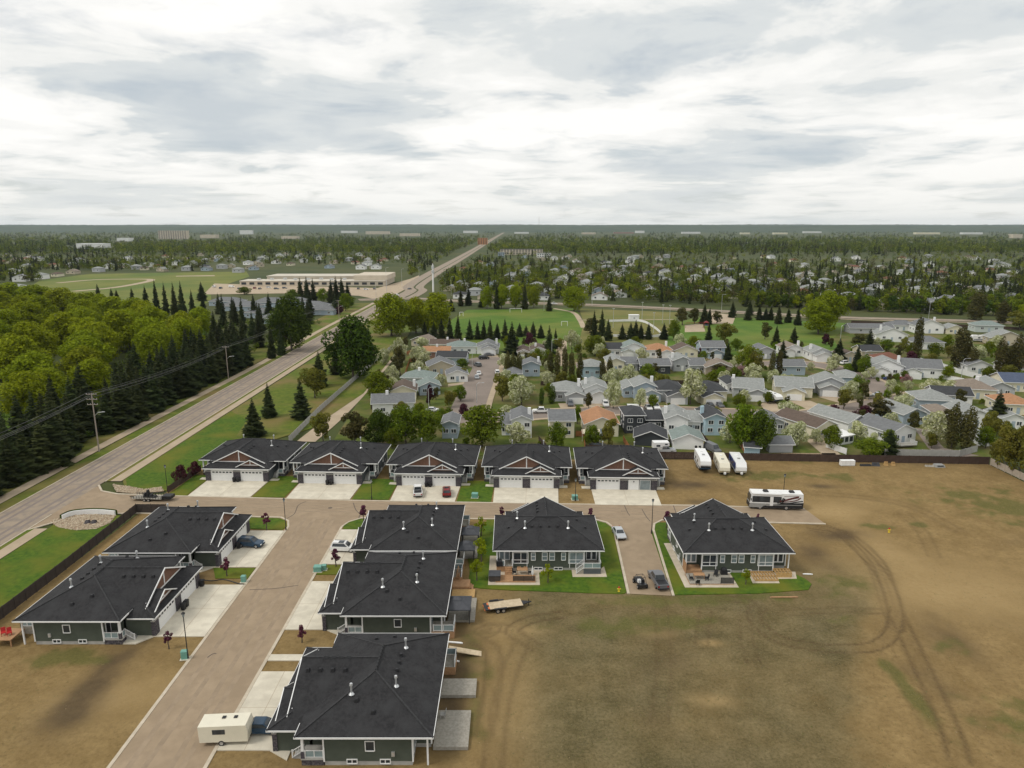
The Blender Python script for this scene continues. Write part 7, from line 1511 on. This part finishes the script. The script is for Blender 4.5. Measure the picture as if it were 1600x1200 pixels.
for px, py, lb in ((137,818,'dark angular boulder in the stone bed, left of two'),(147,818,'dark angular boulder in the stone bed, right of two')):
    X, Y = gp(px, py); MBb = MB().hexa([(-.5,-.5,0),(.5,-.4,0),(.4,.5,0),(-.4,.4,0)], [(-.3,-.1,.7),(.35,-.1,.75),(.3,.4,.6),(-.3,.35,.55)]); tag(MBb.build('boulder', MT['stone_dark'], None, loc=(X, Y, .05)), lb, 'boulder', 'boulders in the stone bed')
# --- gazebos and deck furniture
def gazebo(X, Y, w_, d, h, label, rz=0):
    o = thing('gazebo', label, 'gazebo', (X, Y, .3), rz, 'grey gazebos on the decks')
    for sx_ in (-1, 1):
        for sy in (-1, 1): MB().box(sx_*w_/2-.06, sx_*w_/2+.06, sy*d/2-.06, sy*d/2+.06, 0, h).build('post', MT['black_metal'], o)
    e = .2; A_ = [(-w_/2-e,-d/2-e,h),(w_/2+e,-d/2-e,h),(w_/2+e,d/2+e,h),(-w_/2-e,d/2+e,h)]; T = [(-.5,-.5,h+.72),(.5,-.5,h+.72),(.5,.5,h+.72),(-.5,.5,h+.72)]
    cn = MB().hexa(A_, T).box(-w_/2-e, w_/2+e, -d/2-e, d/2+e, h-.16, h).build('canopy', MT['canvas_grey'], o); MB().hexa([(-.62,-.62,h+.74),(.62,-.62,h+.74),(.62,.62,h+.74),(-.62,.62,h+.74)], [(-.08,-.08,h+1.05),(.08,-.08,h+1.05),(.08,.08,h+1.05),(-.08,.08,h+1.05)]).build('vent_cap', MT['canvas_grey'], cn)
    for sx_ in (-1, 1): MB().box(sx_*w_/2-.03, sx_*w_/2+.03, -d/2+.06, d/2-.06, .2, 1.5).build('curtain', MT['black_plastic'], o)
gx_, gy_ = gp(735, 827, 2.9); gazebo(gx_, gy_, 2.9, 3.0, 2.3, 'small grey gazebo behind the white car duplex, far one'); gx_, gy_ = gp(729, 850, 2.9); gazebo(gx_, gy_, 2.6, 2.8, 2.2, 'small grey gazebo behind the white car duplex, near one'); gx_, gy_ = gp(715, 938, 3.1); gazebo(gx_, gy_, 3.6, 3.6, 2.4, 'large grey gazebo behind the new wooden deck duplex')
def chair(X, Y, z, rz, m, label, grp='patio chairs on the decks'):
    o = thing('patio_chair', label, 'chair', (X, Y, z), rz, grp); MB().box(-.3, .3, -.3, .3, .36, .46).build('seat', MT[m], o); MB().hexa([(-.3,.24,.46),(.3,.24,.46),(.3,.32,.46),(-.3,.32,.46)], [(-.28,.38,1.0),(.28,.38,1.0),(.28,.44,1.0),(-.28,.44,1.0)]).build('backrest', MT[m], o)
    for sx_ in (-1, 1):
        for sy in (-1, 1): MB().box(sx_*.26-.03, sx_*.26+.03, sy*.26-.03, sy*.26+.03, 0, .36).build('leg', MT[m], o)
def table(X, Y, z, w_, d, m, label):
    o = thing('patio_table', label, 'table', (X, Y, z), 0, 'patio tables on the decks'); MB().box(-w_/2, w_/2, -d/2, d/2, .66, .72).build('table_top', MT[m], o)
    for sx_ in (-1, 1):
        for sy in (-1, 1): MB().box(sx_*(w_/2-.1)-.04, sx_*(w_/2-.1)+.04, sy*(d/2-.1)-.04, sy*(d/2-.1)+.04, 0, .66).build('leg', MT[m], o)
def grill(X, Y, z, label):
    o = thing('covered_grill', label, 'grill', (X, Y, z), 0, 'covered grills on the decks'); MB().hexa([(-.55,-.32,0),(.55,-.32,0),(.55,.32,0),(-.55,.32,0)], [(-.5,-.28,.85),(.5,-.28,.85),(.5,.28,.85),(-.5,.28,.85)]).build('cover', MT['black_plastic'], o); MB().hexa([(-.4,-.28,.85),(.4,-.28,.85),(.4,.28,.85),(-.4,.28,.85)], [(-.34,-.12,1.18),(.34,-.12,1.18),(.34,.16,1.18),(-.34,.16,1.18)]).build('hood', MT['black_plastic'], o)
x, y = gp(676, 1064, .45); chair(x, y, .45, 1.4, 'blue', 'blue chair on the grey deck of the nearest duplex'); x, y = gp(688, 1064, .45); chair(x, y, .45, -1.2, 'black_plastic', 'dark folded chair beside the blue chair'); x, y = gp(683, 1022, 1.15); grill(x, y, 1.15, 'black covered grill on the nearest duplex landing')
x, y = gp(679, 1118, .45); table(x, y, .45, .8, .9, 'black_metal', 'small dark table on the lowest grey deck'); x, y = gp(667, 1122, .45); chair(x, y, .45, 1.57, 'fence_grey', 'pale chair left of the small deck table'); x, y = gp(692, 1120, .45); chair(x, y, .45, -1.57, 'fence_grey', 'pale chair right of the small deck table')
for px, py, z, lb in ((816,895,.3,'dark table on the screened patio behind the lawn duplex'),(1092,903,.32,'brown table on the patio behind the deck frame duplex')): x, y = gp(px, py, z); table(x, y, z, 1.8, 1.0, 'wood_deck', lb)
for px, py, lb, rz in ((804,897,'dark chair left of the screened patio table',1.57),(828,897,'dark chair right of the screened patio table',-1.57),(811,889,'red-brown chair behind the screened patio table',0),(821,889,'brown chair behind the screened patio table',0),(1080,906,'dark chair left of the brown patio table',1.57),(1104,906,'dark chair right of the brown patio table',-1.57),(1090,913,'dark chair before the brown patio table',3.1),(1118,900,'black armchair beside the patio screen',-.5)): x, y = gp(px, py, .32); chair(x, y, .32, rz, 'black_plastic' if 'dark' in lb or 'black' in lb else 'wood_deck', lb)
x, y = gp(781, 884, 1.15); grill(x, y, 1.15, 'black covered grill on the lawn duplex landing'); x, y = gp(1131, 897, .32); grill(x, y, .32, 'black covered grill beside the patio behind the deck frame duplex')
X, Y = gp(832, 905, .12); o = thing('closed_parasol', 'closed white parasol at the corner of the screened patio', 'parasol', (X, Y, .1)); MB().tube([(0,0,0),(0,0,2.4)], .03, 6).build('pole', MT['trim_white'], o); MB().tube([(0,0,.9),(0,0,1.3),(0,0,2.4)], [.17,.2,.05], 8).build('canopy', MT['trim_white'], o)
X, Y = gp(770, 908, .12); MBb = MB().box(-.55,.55,-.9,.9,0,.9)
o = thing('hot_tub', 'dark hot tub with grey lid beside the lawn duplex steps', 'hot tub', (X+.3, Y+.6, .3)); MB().box(-.95,.95,-.95,.95,0,.85).build('tub', MT['wood_dark'], o); MB().box(-1.0,1.0,-1.0,1.0,.85,.97).build('lid', MT['canvas_grey'], o)
X, Y = gp(716, 905, .6); o = thing('garden_swing', 'wooden garden swing on the landing of the new wooden deck', 'swing', (X, Y, .8), -PI/2)
for s in (-1, 1): MB().tube([(s*.85,-.5,0),(s*.85,0,1.7)], .05, 6).tube([(s*.85,.5,0),(s*.85,0,1.7)], .05, 6).build('frame_leg', MT['wood_deck'], o)
MB().box(-.9,.9,-.05,.05,1.66,1.76).build('crossbar', MT['wood_deck'], o); MB().box(-.65,.65,-.25,.25,.45,.5).build('seat', MT['wood_deck'], o); MB().box(-.65,.65,.22,.28,.5,1.0).build('backrest', MT['wood_deck'], o)
# boards and ramp lying behind the nearest duplex
X, Y = gp(727, 1017, .6); o = thing('plank_ramp', 'pale plank ramp leading from the deck to the bare lot', 'ramp', (X, Y, 0), math.radians(2)); MB().hexa([(-2.2,-.55,1.0),(2.2,-.55,.05),(2.2,.55,.05),(-2.2,.55,1.0)], [(-2.2,-.55,1.1),(2.2,-.55,.15),(2.2,.55,.15),(-2.2,.55,1.1)]).build('ramp_board', MT['plywood'], o)
for s in (-1, 1): MB().box(-2.0, -1.88, s*.45-.06, s*.45+.06, 0, .97).build('support', MT['wood_new'], o)
for px, py, L_, a, lb in ((700,1003,4.2,-8,'white downpipe extension lying behind the middle duplex'),(712,1033,1.0,-4,'short white pipe lying below the plank ramp'),(1225,933,4.4,1,'bundle of orange-brown boards lying on the bare lot'),(1262,897,1.6,-4,'pale tube lying beside the unfinished deck')):
    X, Y = gp(px, py, .1); tag(MB().box(-L_/2, L_/2, -.09, .09, 0, .12).box(-L_/2+.3, L_/2-.2, .1, .2, 0, .1).build('lying_board', MT['trim_white'] if 'white' in lb or 'pale' in lb else MT['wood_deck'], None, loc=(X, Y, .03), rz=math.radians(a)), lb, 'board')
# landscape edging hose on the strip
ln = smooth_line(poly_px([(300,904),(330,908),(350,906),(375,913),(384,914)]), 6); tag(MB().tube([(x, y, .06) for x, y in ln], .09, 6).build('edging', MT['black_plastic']), 'black plastic edging snaking across the strip between duplexes', 'edging')
# junk by the back fence
X, Y = gp(1323, 727); o = thing('wrapped_pallet', 'two white wrapped pallets side by side at the dark fence', 'pallet', (X, Y, 0), .02)
for x in (-1.1, .05, 1.2): MB().box(x-.55, x+.55, -.55, .55, .14, 1.35).build('wrapped_load', MT['trim_white'], o)
MB().box(-1.7, 1.8, -.6, .6, 0, .13).build('pallet_base', MT['wood_grey'], o)
for px, py, w_, h, m, lb in ((1352,728,2.6,.5,'black_metal','dark metal scrap heap right of the white wrapped pallets'),(1368,728,1.8,.9,'canvas_grey','grey machine part leaning at the dark fence'),(1384,727,.9,1.0,'wood_new','wooden frame leaning at the dark fence, left of two'),(1395,727,.9,.9,'wood_new','wooden frame leaning at the dark fence, right of two'),(1452,729,2.0,.4,'wood_grey','low pile of grey lumber at the dark fence')):
    X, Y = gp(px, py); o = thing('scrap_pile', lb, 'scrap', (X, Y, 0), trng.uniform(-.2, .2), 'scrap along the dark fence')
    for k in range(5): x = -w_/2+w_*k/5; MB().hexa([(x,-.3,0),(x+w_/4,-.3,0),(x+w_/4,.3,0),(x,.3,0)], [(x+.1,-.1,h*trng.uniform(.6,1)),(x+w_/6,-.1,h*trng.uniform(.5,1)),(x+w_/6,.2,h),(x+.1,.2,h*.9)]).build('scrap_piece', MT[m], o)
X, Y = gp(1467, 729); o = thing('camper_shell', 'dark and pale pickup shell left on the ground by the fence', 'camper shell', (X, Y, 0)); MB().hexa([(-1.2,-.8,0),(1.2,-.8,0),(1.2,.8,0),(-1.2,.8,0)], [(-1.0,-.65,.6),(.9,-.65,.6),(.9,.65,.6),(-1.0,.65,.6)]).build('shell', MT['rv_grey'], o); MB().box(-.8, .7, -.77, -.72, .2, .5).build('window', MT['glass'], o)
X, Y = gp(1104, 699); o = thing('yellow_skip', 'yellow skip between the white garage and the grey car', 'skip', (X, Y, 0), .1); MB().hexa([(-1.2,-.8,.1),(1.2,-.8,.1),(1.2,.8,.1),(-1.2,.8,.1)], [(-1.6,-.9,1.3),(1.6,-.9,1.3),(1.6,.9,1.3),(-1.6,.9,1.3)]).build('tub', MT['hydrant_yellow'], o); MB().box(-1.62,1.62,-.95,-.9,1.15,1.3).build('rim', MT['hydrant_yellow'], o)
for px, lb in ((1087,'black bin beside the white garage, left'),(1093,'black bin beside the white garage, right')): X, Y = gp(px, 702); bin_(X, Y, lb, 0)
# striped awning of the orange-roofed house
X, Y = gp(925, 686); o = thing('awning', 'striped cream and brown awning on the orange-roofed house', 'awning', (X, Y, 0)); 
for k in range(10): MB().hexa([(-3+k*.5,-2.2,2.1),(-2.5+k*.5,-2.2,2.1),(-2.5+k*.5,.1,2.7),(-3+k*.5,.1,2.7)], [(-3+k*.5,-2.2,2.16),(-2.5+k*.5,-2.2,2.16),(-2.5+k*.5,.1,2.76),(-3+k*.5,.1,2.76)]).build('awning_slat', MT['wall_cream'] if k % 2 else MT['wall_tan'], o)
for s in (-2.9, 1.9): MB().box(s-.05, s+.05, -2.15, -2.05, 0, 2.1).build('post', MT['trim_white'], o)
# white deck
X, Y = gp(1418, 700); o = thing('white_deck', 'white railed deck behind the grey-roofed house at the fence', 'deck', (X, Y, 0), .15); MB().box(-2.6,2.6,0,2.5,.5,.7).build('floor', MT['wood_grey'], o); rail(o, (-2.6,0),(2.6,0),.7,.95,False); rail(o,(2.6,0),(2.6,2.5),.7,.95,False)
# --- park: goals, rink, playground; tower
def goal(px, py, w_, label):
    X, Y = gp(px, py); o = thing('soccer_goal', label, 'goal', (X, Y, 0), 0, 'goals of the park field'); 
    for s in (-1, 1): MB().tube([(s*w_/2,0,0),(s*w_/2,0,2.6)], .13, 6).build('goal_post', MT['trim_white'], o)
    MB().tube([(-w_/2,0,2.6),(w_/2,0,2.6)], .13, 6).build('crossbar', MT['trim_white'], o)
    for s in (-1, 1): MB().tube([(s*w_/2,0,2.6),(s*w_/2,1.8,0)], .06, 5).build('stay', MT['trim_white'], o)
goal(806, 488, 8.0, 'white soccer goal at the far side of the green field'); goal(721, 494, 2.2, 'small white goal at the left of the green field'); goal(882, 509, 3.5, 'white goal at the right of the green field')
rk = smooth_line(poly_px([(952,503),(985,502),(1003,503),(1018,510),(1033,523),(1022,527),(985,527),(958,526)]), 3); o = thing('hockey_rink', 'outdoor hockey rink with white boards in the park', 'rink', (0,0,0)); 
for i in range(len(rk)-1): a, b = rk[i], rk[i+1]; L_ = math.hypot(b[0]-a[0], b[1]-a[1]); MB().box(0, L_, -.08, .08, 0, 1.3).build('board', MT['vinyl_white'], o, loc=(a[0], a[1], 0), rz=math.atan2(b[1]-a[1], b[0]-a[0]))
X, Y = gp(991, 501); o = thing('rink_shack', 'white flat-roofed shack beside the hockey rink', 'shack', (X, Y, 0)); MB().box(-3,3,0,4,0,3.2).build('wall', MT['wall_white'], o); MB().box(-3.2,3.2,-.2,4.2,3.2,3.45).build('roof', MT['trim_white'], o); MB().box(-.5,.5,-.05,0,0,2.1).build('door', MT['wall_grey'], o)
for px, py in ((958,512),(1021,520),(1035,505),(1046,506),(1003,500)):
    X, Y = gp(px, py); o = thing('flood_light', 'slim floodlight mast around the hockey rink', 'floodlight', (X, Y, 0), 0, 'floodlight masts of the rink'); MB().tube([(0,0,0),(0,0,11)], [.14,.08], 6).build('mast', MT['metal_galv'], o); MB().box(-.6,.6,-.15,.15,10.9,11.2).build('lamp_head', MT['metal_galv'], o)
X, Y = gp(1085, 512); o = thing('playground', 'playground frame with swings on the sand pad', 'playground', (X, Y, 0)); MB().tube([(-5,0,0),(-5,0,2.8),(5,0,2.8),(5,0,0)], .12, 6).build('swing_frame', MT['paint_red'], o); MB().box(5.5,8,-1,1,1.4,1.6).build('platform', MT['blue'], o); MB().hexa([(5.3,-1.2,3.0),(8.2,-1.2,3.0),(8.2,1.2,3.0),(5.3,1.2,3.0)],[(6.6,-.2,4.0),(6.9,-.2,4.0),(6.9,.2,4.0),(6.6,.2,4.0)]).build('roof', MT['paint_red'], o)
for x in (5.6, 7.9):
    for y in (-.9, .9): MB().box(x-.08,x+.08,y-.08,y+.08,0,3.0).build('post', MT['paint_red'], o)
X, Y = gp(677, 456); h = top_height(677, 456, 412); o = thing('cell_tower', 'white cellular mast with antenna panels beside the main road', 'mast', (X, Y, 0)); MB().tube([(0,0,0),(0,0,h*.8),(0,0,h)], [.85,.6,.45], 10).build('mast', MT['vinyl_white'], o)
for z in (h*.72, h*.88):
    for k in range(6): t = k*PI/3; MB().box(-.25,.25,-.1,.1,-1.3,1.3).build('antenna_panel', MT['metal_galv'], o, loc=(1.15*math.cos(t), 1.15*math.sin(t), z), rz=t+PI/2)
for px, py, ty in ((705,462,432),(604,452,418),(628,446,420),(655,436,416),(925,478,448),(1127,488,460),(588,470,440),(605,470,436),(850,486,455),(1450,503,470),(1312,540,508),(745,630,598),(670,640,605),(738,575,548),(862,566,530),(1350,575,548),(1502,590,560)):
    X, Y = gp(px, py); h = max(5, top_height(px, py, ty)); o = thing('road_lamp', 'tall grey road lamp on a suburb road, seen small', 'street lamp', (X, Y, 0), 0, 'grey road lamps of the suburb'); MB().tube([(0,0,0),(0,0,h-.6),(.6,0,h-.05),(1.8,0,h)], [.12,.08,.07,.05], 6).build('pole', MT['metal_galv'], o); MB().box(1.7,2.5,-.15,.15,h-.06,h+.08).build('lamp_head', MT['metal_galv'], o)

# red chairs on the far left deck
for px, lb in ((6,'red deck chair at the picture edge behind the green-sided duplex, left'),(15,'red deck chair behind the green-sided duplex, right')):
    x, y = gp(px, 992, 1.15); chair(x, y, 1.15, .6, 'red', lb)
X, Y = gp(10, 993, 1.0); o = thing('side_deck', 'raised deck with red chairs at the corner of the green-sided duplex', 'deck', (X, Y, 0)); MB().box(-1.6,1.5,-1.3,1.6,1.0,1.14).build('floor', MT['wood_deck'], o)
for x in (-1.5, 1.4):
    for y in (-1.2, 1.5): MB().box(x-.07, x+.07, y-.07, y+.07, 0, 1.0).build('post', MT['wood_deck'], o)
# --- clods and weed tufts on the bare soil
def open_soil(X, Y): return ((X > 49) & (Y < 163) & ~((X < 63) & (Y > 127) & (Y < 138))) | ((Y < 100) & (X > -4)) | ((X < -54) & (Y < 84)) | ((X > 34) & (Y > 140) & (Y < 163))
g = np.random.default_rng(77)
ix = g.integers(0, GX.size, 110000); px_ = GX.ravel()[ix]+g.uniform(-.22, .22, len(ix)); py_ = GY.ravel()[ix]+g.uniform(-.22, .22, len(ix)); pz_ = GZ.ravel()[ix]
ok = open_soil(px_, py_) & (g.random(len(ix)) < .10+.9*np.maximum(weed.ravel()[ix]*1.4, olive.ravel()[ix]*.55)); px_, py_, pz_ = px_[ok][:34000], py_[ok][:34000], pz_[ok][:34000]
n_ = len(px_); VV = []
for k in range(3):
    t = g.uniform(0, 6.28, n_); w_ = g.uniform(.04, .12, n_); h_ = g.uniform(.015, .05, n_); lx = g.normal(0, .09, n_); ly = g.normal(0, .09, n_)
    a = np.stack([np.cos(t)*w_, np.sin(t)*w_, 0*t], 1); P0 = np.stack([px_+g.normal(0,.1,n_), py_+g.normal(0,.1,n_), pz_-.02], 1); up = np.stack([lx, ly, h_], 1)
    VV.append(np.stack([P0-a*.5, P0+a*.5, P0+a*1.1+up, P0-a*1.0+up*.9], 1).reshape(-1, 3))
V = np.concatenate(VV); mat('tuft', (.095,.098,.026), (.21,.17,.075), .5, .9, world=True, detail=6, transl=.2)
tag(put('weed_tufts', np_mesh('weed_tufts', V, np.arange(len(V)).reshape(-1, 4), MT['tuft'])), 'sparse weeds and dry grass tufts over the bare lots', 'weeds', kind='stuff')
ix = g.integers(0, GX.size, 26000); px_ = GX.ravel()[ix]+g.uniform(-.22, .22, len(ix)); py_ = GY.ravel()[ix]+g.uniform(-.22, .22, len(ix)); pz_ = GZ.ravel()[ix]; ok = open_soil(px_, py_); px_, py_, pz_ = px_[ok][:9000], py_[ok][:9000], pz_[ok][:9000]
n_ = len(px_); r_ = g.uniform(.02, .06, n_)*(1+(g.random(n_) > .98)*1.2); B0 = np.array([(1,0,0),(0,1,0),(-1,0,0),(0,-1,0),(0,0,.6)]); V = (B0[None]*g.uniform(.6,1.3,(n_,5,1))*r_[:,None,None]+np.stack([px_,py_,pz_],1)[:,None]).reshape(-1,3)
F0 = np.array([(0,1,4),(1,2,4),(2,3,4),(3,0,4)]); Fq = (F0[None]+(np.arange(n_)*5)[:,None,None]).reshape(-1,3); mat('clod', (.12,.08,.035), (.34,.25,.14), 2.0, .95, world=True)
tag(put('soil_clods', np_mesh('soil_clods', V, Fq, MT['clod'])), 'loose clods and pebbles strewn over the bare lots', 'clods', kind='stuff')
# ================================================================== FAR BUILDINGS, MAST, HAZE
mat('wall_concrete', (.50,.44,.35), (.58,.51,.41), .1, .9); mat('roof_flat', (.50,.46,.39), (.58,.54,.46), .05, .95); mat('wall_orange', (.42,.20,.08), (.47,.23,.10), .1, .9); mat('metal_white', (.66,.66,.65), (.72,.72,.71), .1, .7); mat('roof_teal', (.12,.30,.27), None)
def block(name, label, px, py, wpx, d, h, wall, roof, rows=0, cols=0, cat='building', grp=None, rot=0, pane='glass'):
    X, Y = gp(px, py); sc_ = 1100.0/(Y*_c+CAM_H*_s); w_ = wpx/sc_; o = thing(name, label, cat, (X, Y, 0), math.radians(rot), grp)
    MB().box(-w_/2, w_/2, 0, d, -.1, h).build('wall', MT[wall], o); MB().box(-w_/2-.3, w_/2+.3, -.3, d+.3, h, h+.5).build('roof', MT[roof], o)
    if rows:
        me_ = MB().box(-w_/cols*.3, w_/cols*.3, -.12, .02, 0, h/rows*.5).mesh('window', MT[pane])
        for r_ in range(rows):
            for c in range(cols): put('window', me_, o, (-w_/2+w_*(c+.5)/cols, 0, h*(r_+.3)/rows))
    return o, w_
s, w_ = block('school', 'large flat-roofed beige school building beside the main road', 488, 447, 226, 24, 4.6, 'wall_concrete', 'roof_flat', 1, 18, 'school')
MB().box(-w_*.5+18, w_*.5, 26.5, 60, -.1, 7.5).build('upper_wall', MT['wall_concrete'], s); MB().box(-w_*.5+17.6, w_*.5+.4, 26.2, 60.4, 7.5, 8.1).build('upper_roof', MT['roof_flat'], s)
MB().box(w_*.28, w_*.5+1.5, 6, 58, 5.2, 10.0).build('gymnasium', MT['wall_concrete'], s)
for k in range(9): MB().box(-w_*.4+k*w_*.085, -w_*.4+k*w_*.085+3.2, 8+3*(k % 3), 10.5+3*(k % 3), 5.5, 7.0).build('roof_unit', MT['metal_galv'], s)
# vehicles before the school
for k, (px, py, pt) in enumerate(((335,449,'white'),(345,451,'blue'),(362,449,'white'),(375,452,'grey'),(398,451,'red'),(406,452,'grey'),(420,450,'white'),(432,452,'blue'),(445,451,'grey'),(560,452,'grey'),(572,453,'white'),(585,452,'grey'))): car('van' if k in (0,2) else 'suv', px, py, trng.choice([0, 90]), pt, '%s parked vehicle before the school, %s from the field' % (pt, ['first','second','third','fourth','fifth','sixth','seventh','eighth','ninth','tenth','eleventh','twelfth'][k]), 'vehicles before the school', .03, far=True)
# townhouses with grey hip roofs
for k, (px, py, wpx, d) in enumerate(((370,486,60,14),(420,480,56,14),(400,497,40,12),(458,478,40,12),(488,485,40,12),(500,492,44,12),(420,506,36,12),(350,478,50,12))):
    house(px, py, wpx, d, 3.2, 'hip', -8, 'bluegrey', 'grey', label='grey-roofed townhouse block below the school, %s one' % ['broad left','upper middle','inner left','upper right','lower right','driveway','lowest','rear left'][k], cat='townhouse', group='grey-roofed townhouses', nwin=3, name='townhouse')
block('apartment_tower', 'long pale ten-storey apartment tower on the left skyline', 270, 373.5, 44, 30, 38, 'wall_concrete', 'roof_flat', 8, 12)
block('orange_building', 'orange-brown block beside the far end of the main road', 754, 382, 15, 24, 20, 'wall_orange', 'wall_orange', 5, 4)
a_, w_ = block('apartment_block', 'low dark-roofed apartment block with beige bays right of the road', 815, 398, 66, 18, 11, 'wall_concrete', 'roof_dark', 3, 14)
block('apartment_block', 'white low apartment wing before the dark-roofed apartment block', 850, 402, 22, 14, 7, 'wall_white', 'roof_ltgrey', 2, 6); block('apartment_block', 'blue-white narrow apartment beside the main road trees', 783, 402, 10, 14, 9, 'wall_bluegrey', 'roof_ltgrey', 3, 3)
for k, (px, py, wpx, h, wl, lb) in enumerate(((140,388,66,9,'metal_white','long white arena roof above the left woods'),(192,377,30,9,'metal_white','domed pale roof beside the left woods'),(384,366,30,22,'metal_white','white warehouse left of centre skyline'),(325,372,40,12,'wall_concrete','beige low hall right of the apartment tower'),(440,363,24,18,'metal_white','white box building on the centre-left skyline'),(452,373,40,9,'wall_concrete','flat beige hall above the school roof'),
        (590,366,60,16,'wall_concrete','long beige mall on the skyline left of the road'),(545,364,40,14,'metal_white','white hall on the skyline above the school'),(640,369,50,12,'wall_concrete','row of beige blocks behind the spruce woods'),(735,364,36,14,'metal_white','white store beside the far road'),(815,365,36,9,'metal_white','pale store right of the far road'),(920,366,34,10,'wall_concrete','beige store right of the mast'),
        (975,365,50,9,'wall_brick','red-brown long store on the right skyline'),(1000,364,22,14,'metal_white','white store on the right skyline'),(1080,365,46,10,'metal_white','long white store above the right woods'),(1165,366,22,9,'wall_cream','cream store above the right woods'),(1220,366,34,9,'wall_cream','pale store by the yellow far trees'),(1450,366,60,10,'wall_cream','long cream row on the far right skyline'),(1520,366,50,10,'metal_white','long white row on the far right skyline'),(1590,372,24,14,'wall_concrete','pale block at the far right edge'),(1270,364,44,10,'metal_white','white shed row on the right skyline'),(480,361,30,16,'metal_white','small white hall on the left skyline'))):
    block('far_building', lb, px, py, wpx*.62, 40, h*1.35, wl, 'metal_white' if wl == 'metal_white' else 'roof_flat', 0, 0, 'building', 'buildings along the skyline')
X, Y = gp(842, 361.5); h = top_height(842, 361.5, 338); o = thing('lattice_mast', 'thin lattice radio mast on the skyline', 'mast', (X, Y, 0))
for k in range(3): t = k*2.094; MB().tube([(2.2*math.cos(t),2.2*math.sin(t),0),(.9*math.cos(t),.9*math.sin(t),h)], .75, 5).build('mast_leg', MT['pole_wood'], o)
for k in range(12): z = h*k/12; MB().box(-2+k*.08,2-k*.08,-.3,.3,z,z+.9).build('brace', MT['pole_wood'], o)
# --- air: pale blue haze over the whole place
hm = bpy.data.materials.new('haze'); hm.use_nodes = True; t = hm.node_tree; t.nodes.clear(); ov = t.nodes.new('ShaderNodeOutputMaterial'); pv = t.nodes.new('ShaderNodeVolumePrincipled')
pv.inputs['Color'].default_value = (.72,.86,1,1); pv.inputs['Density'].default_value = HAZE; pv.inputs['Anisotropy'].default_value = .2; t.links.new(pv.outputs[0], ov.inputs['Volume'])
o = MB().box(-14500, 14500, -600, 14500, -6, 190).build('haze', hm); tag(o, 'pale blue haze lying over the whole suburb', 'haze', kind='stuff')
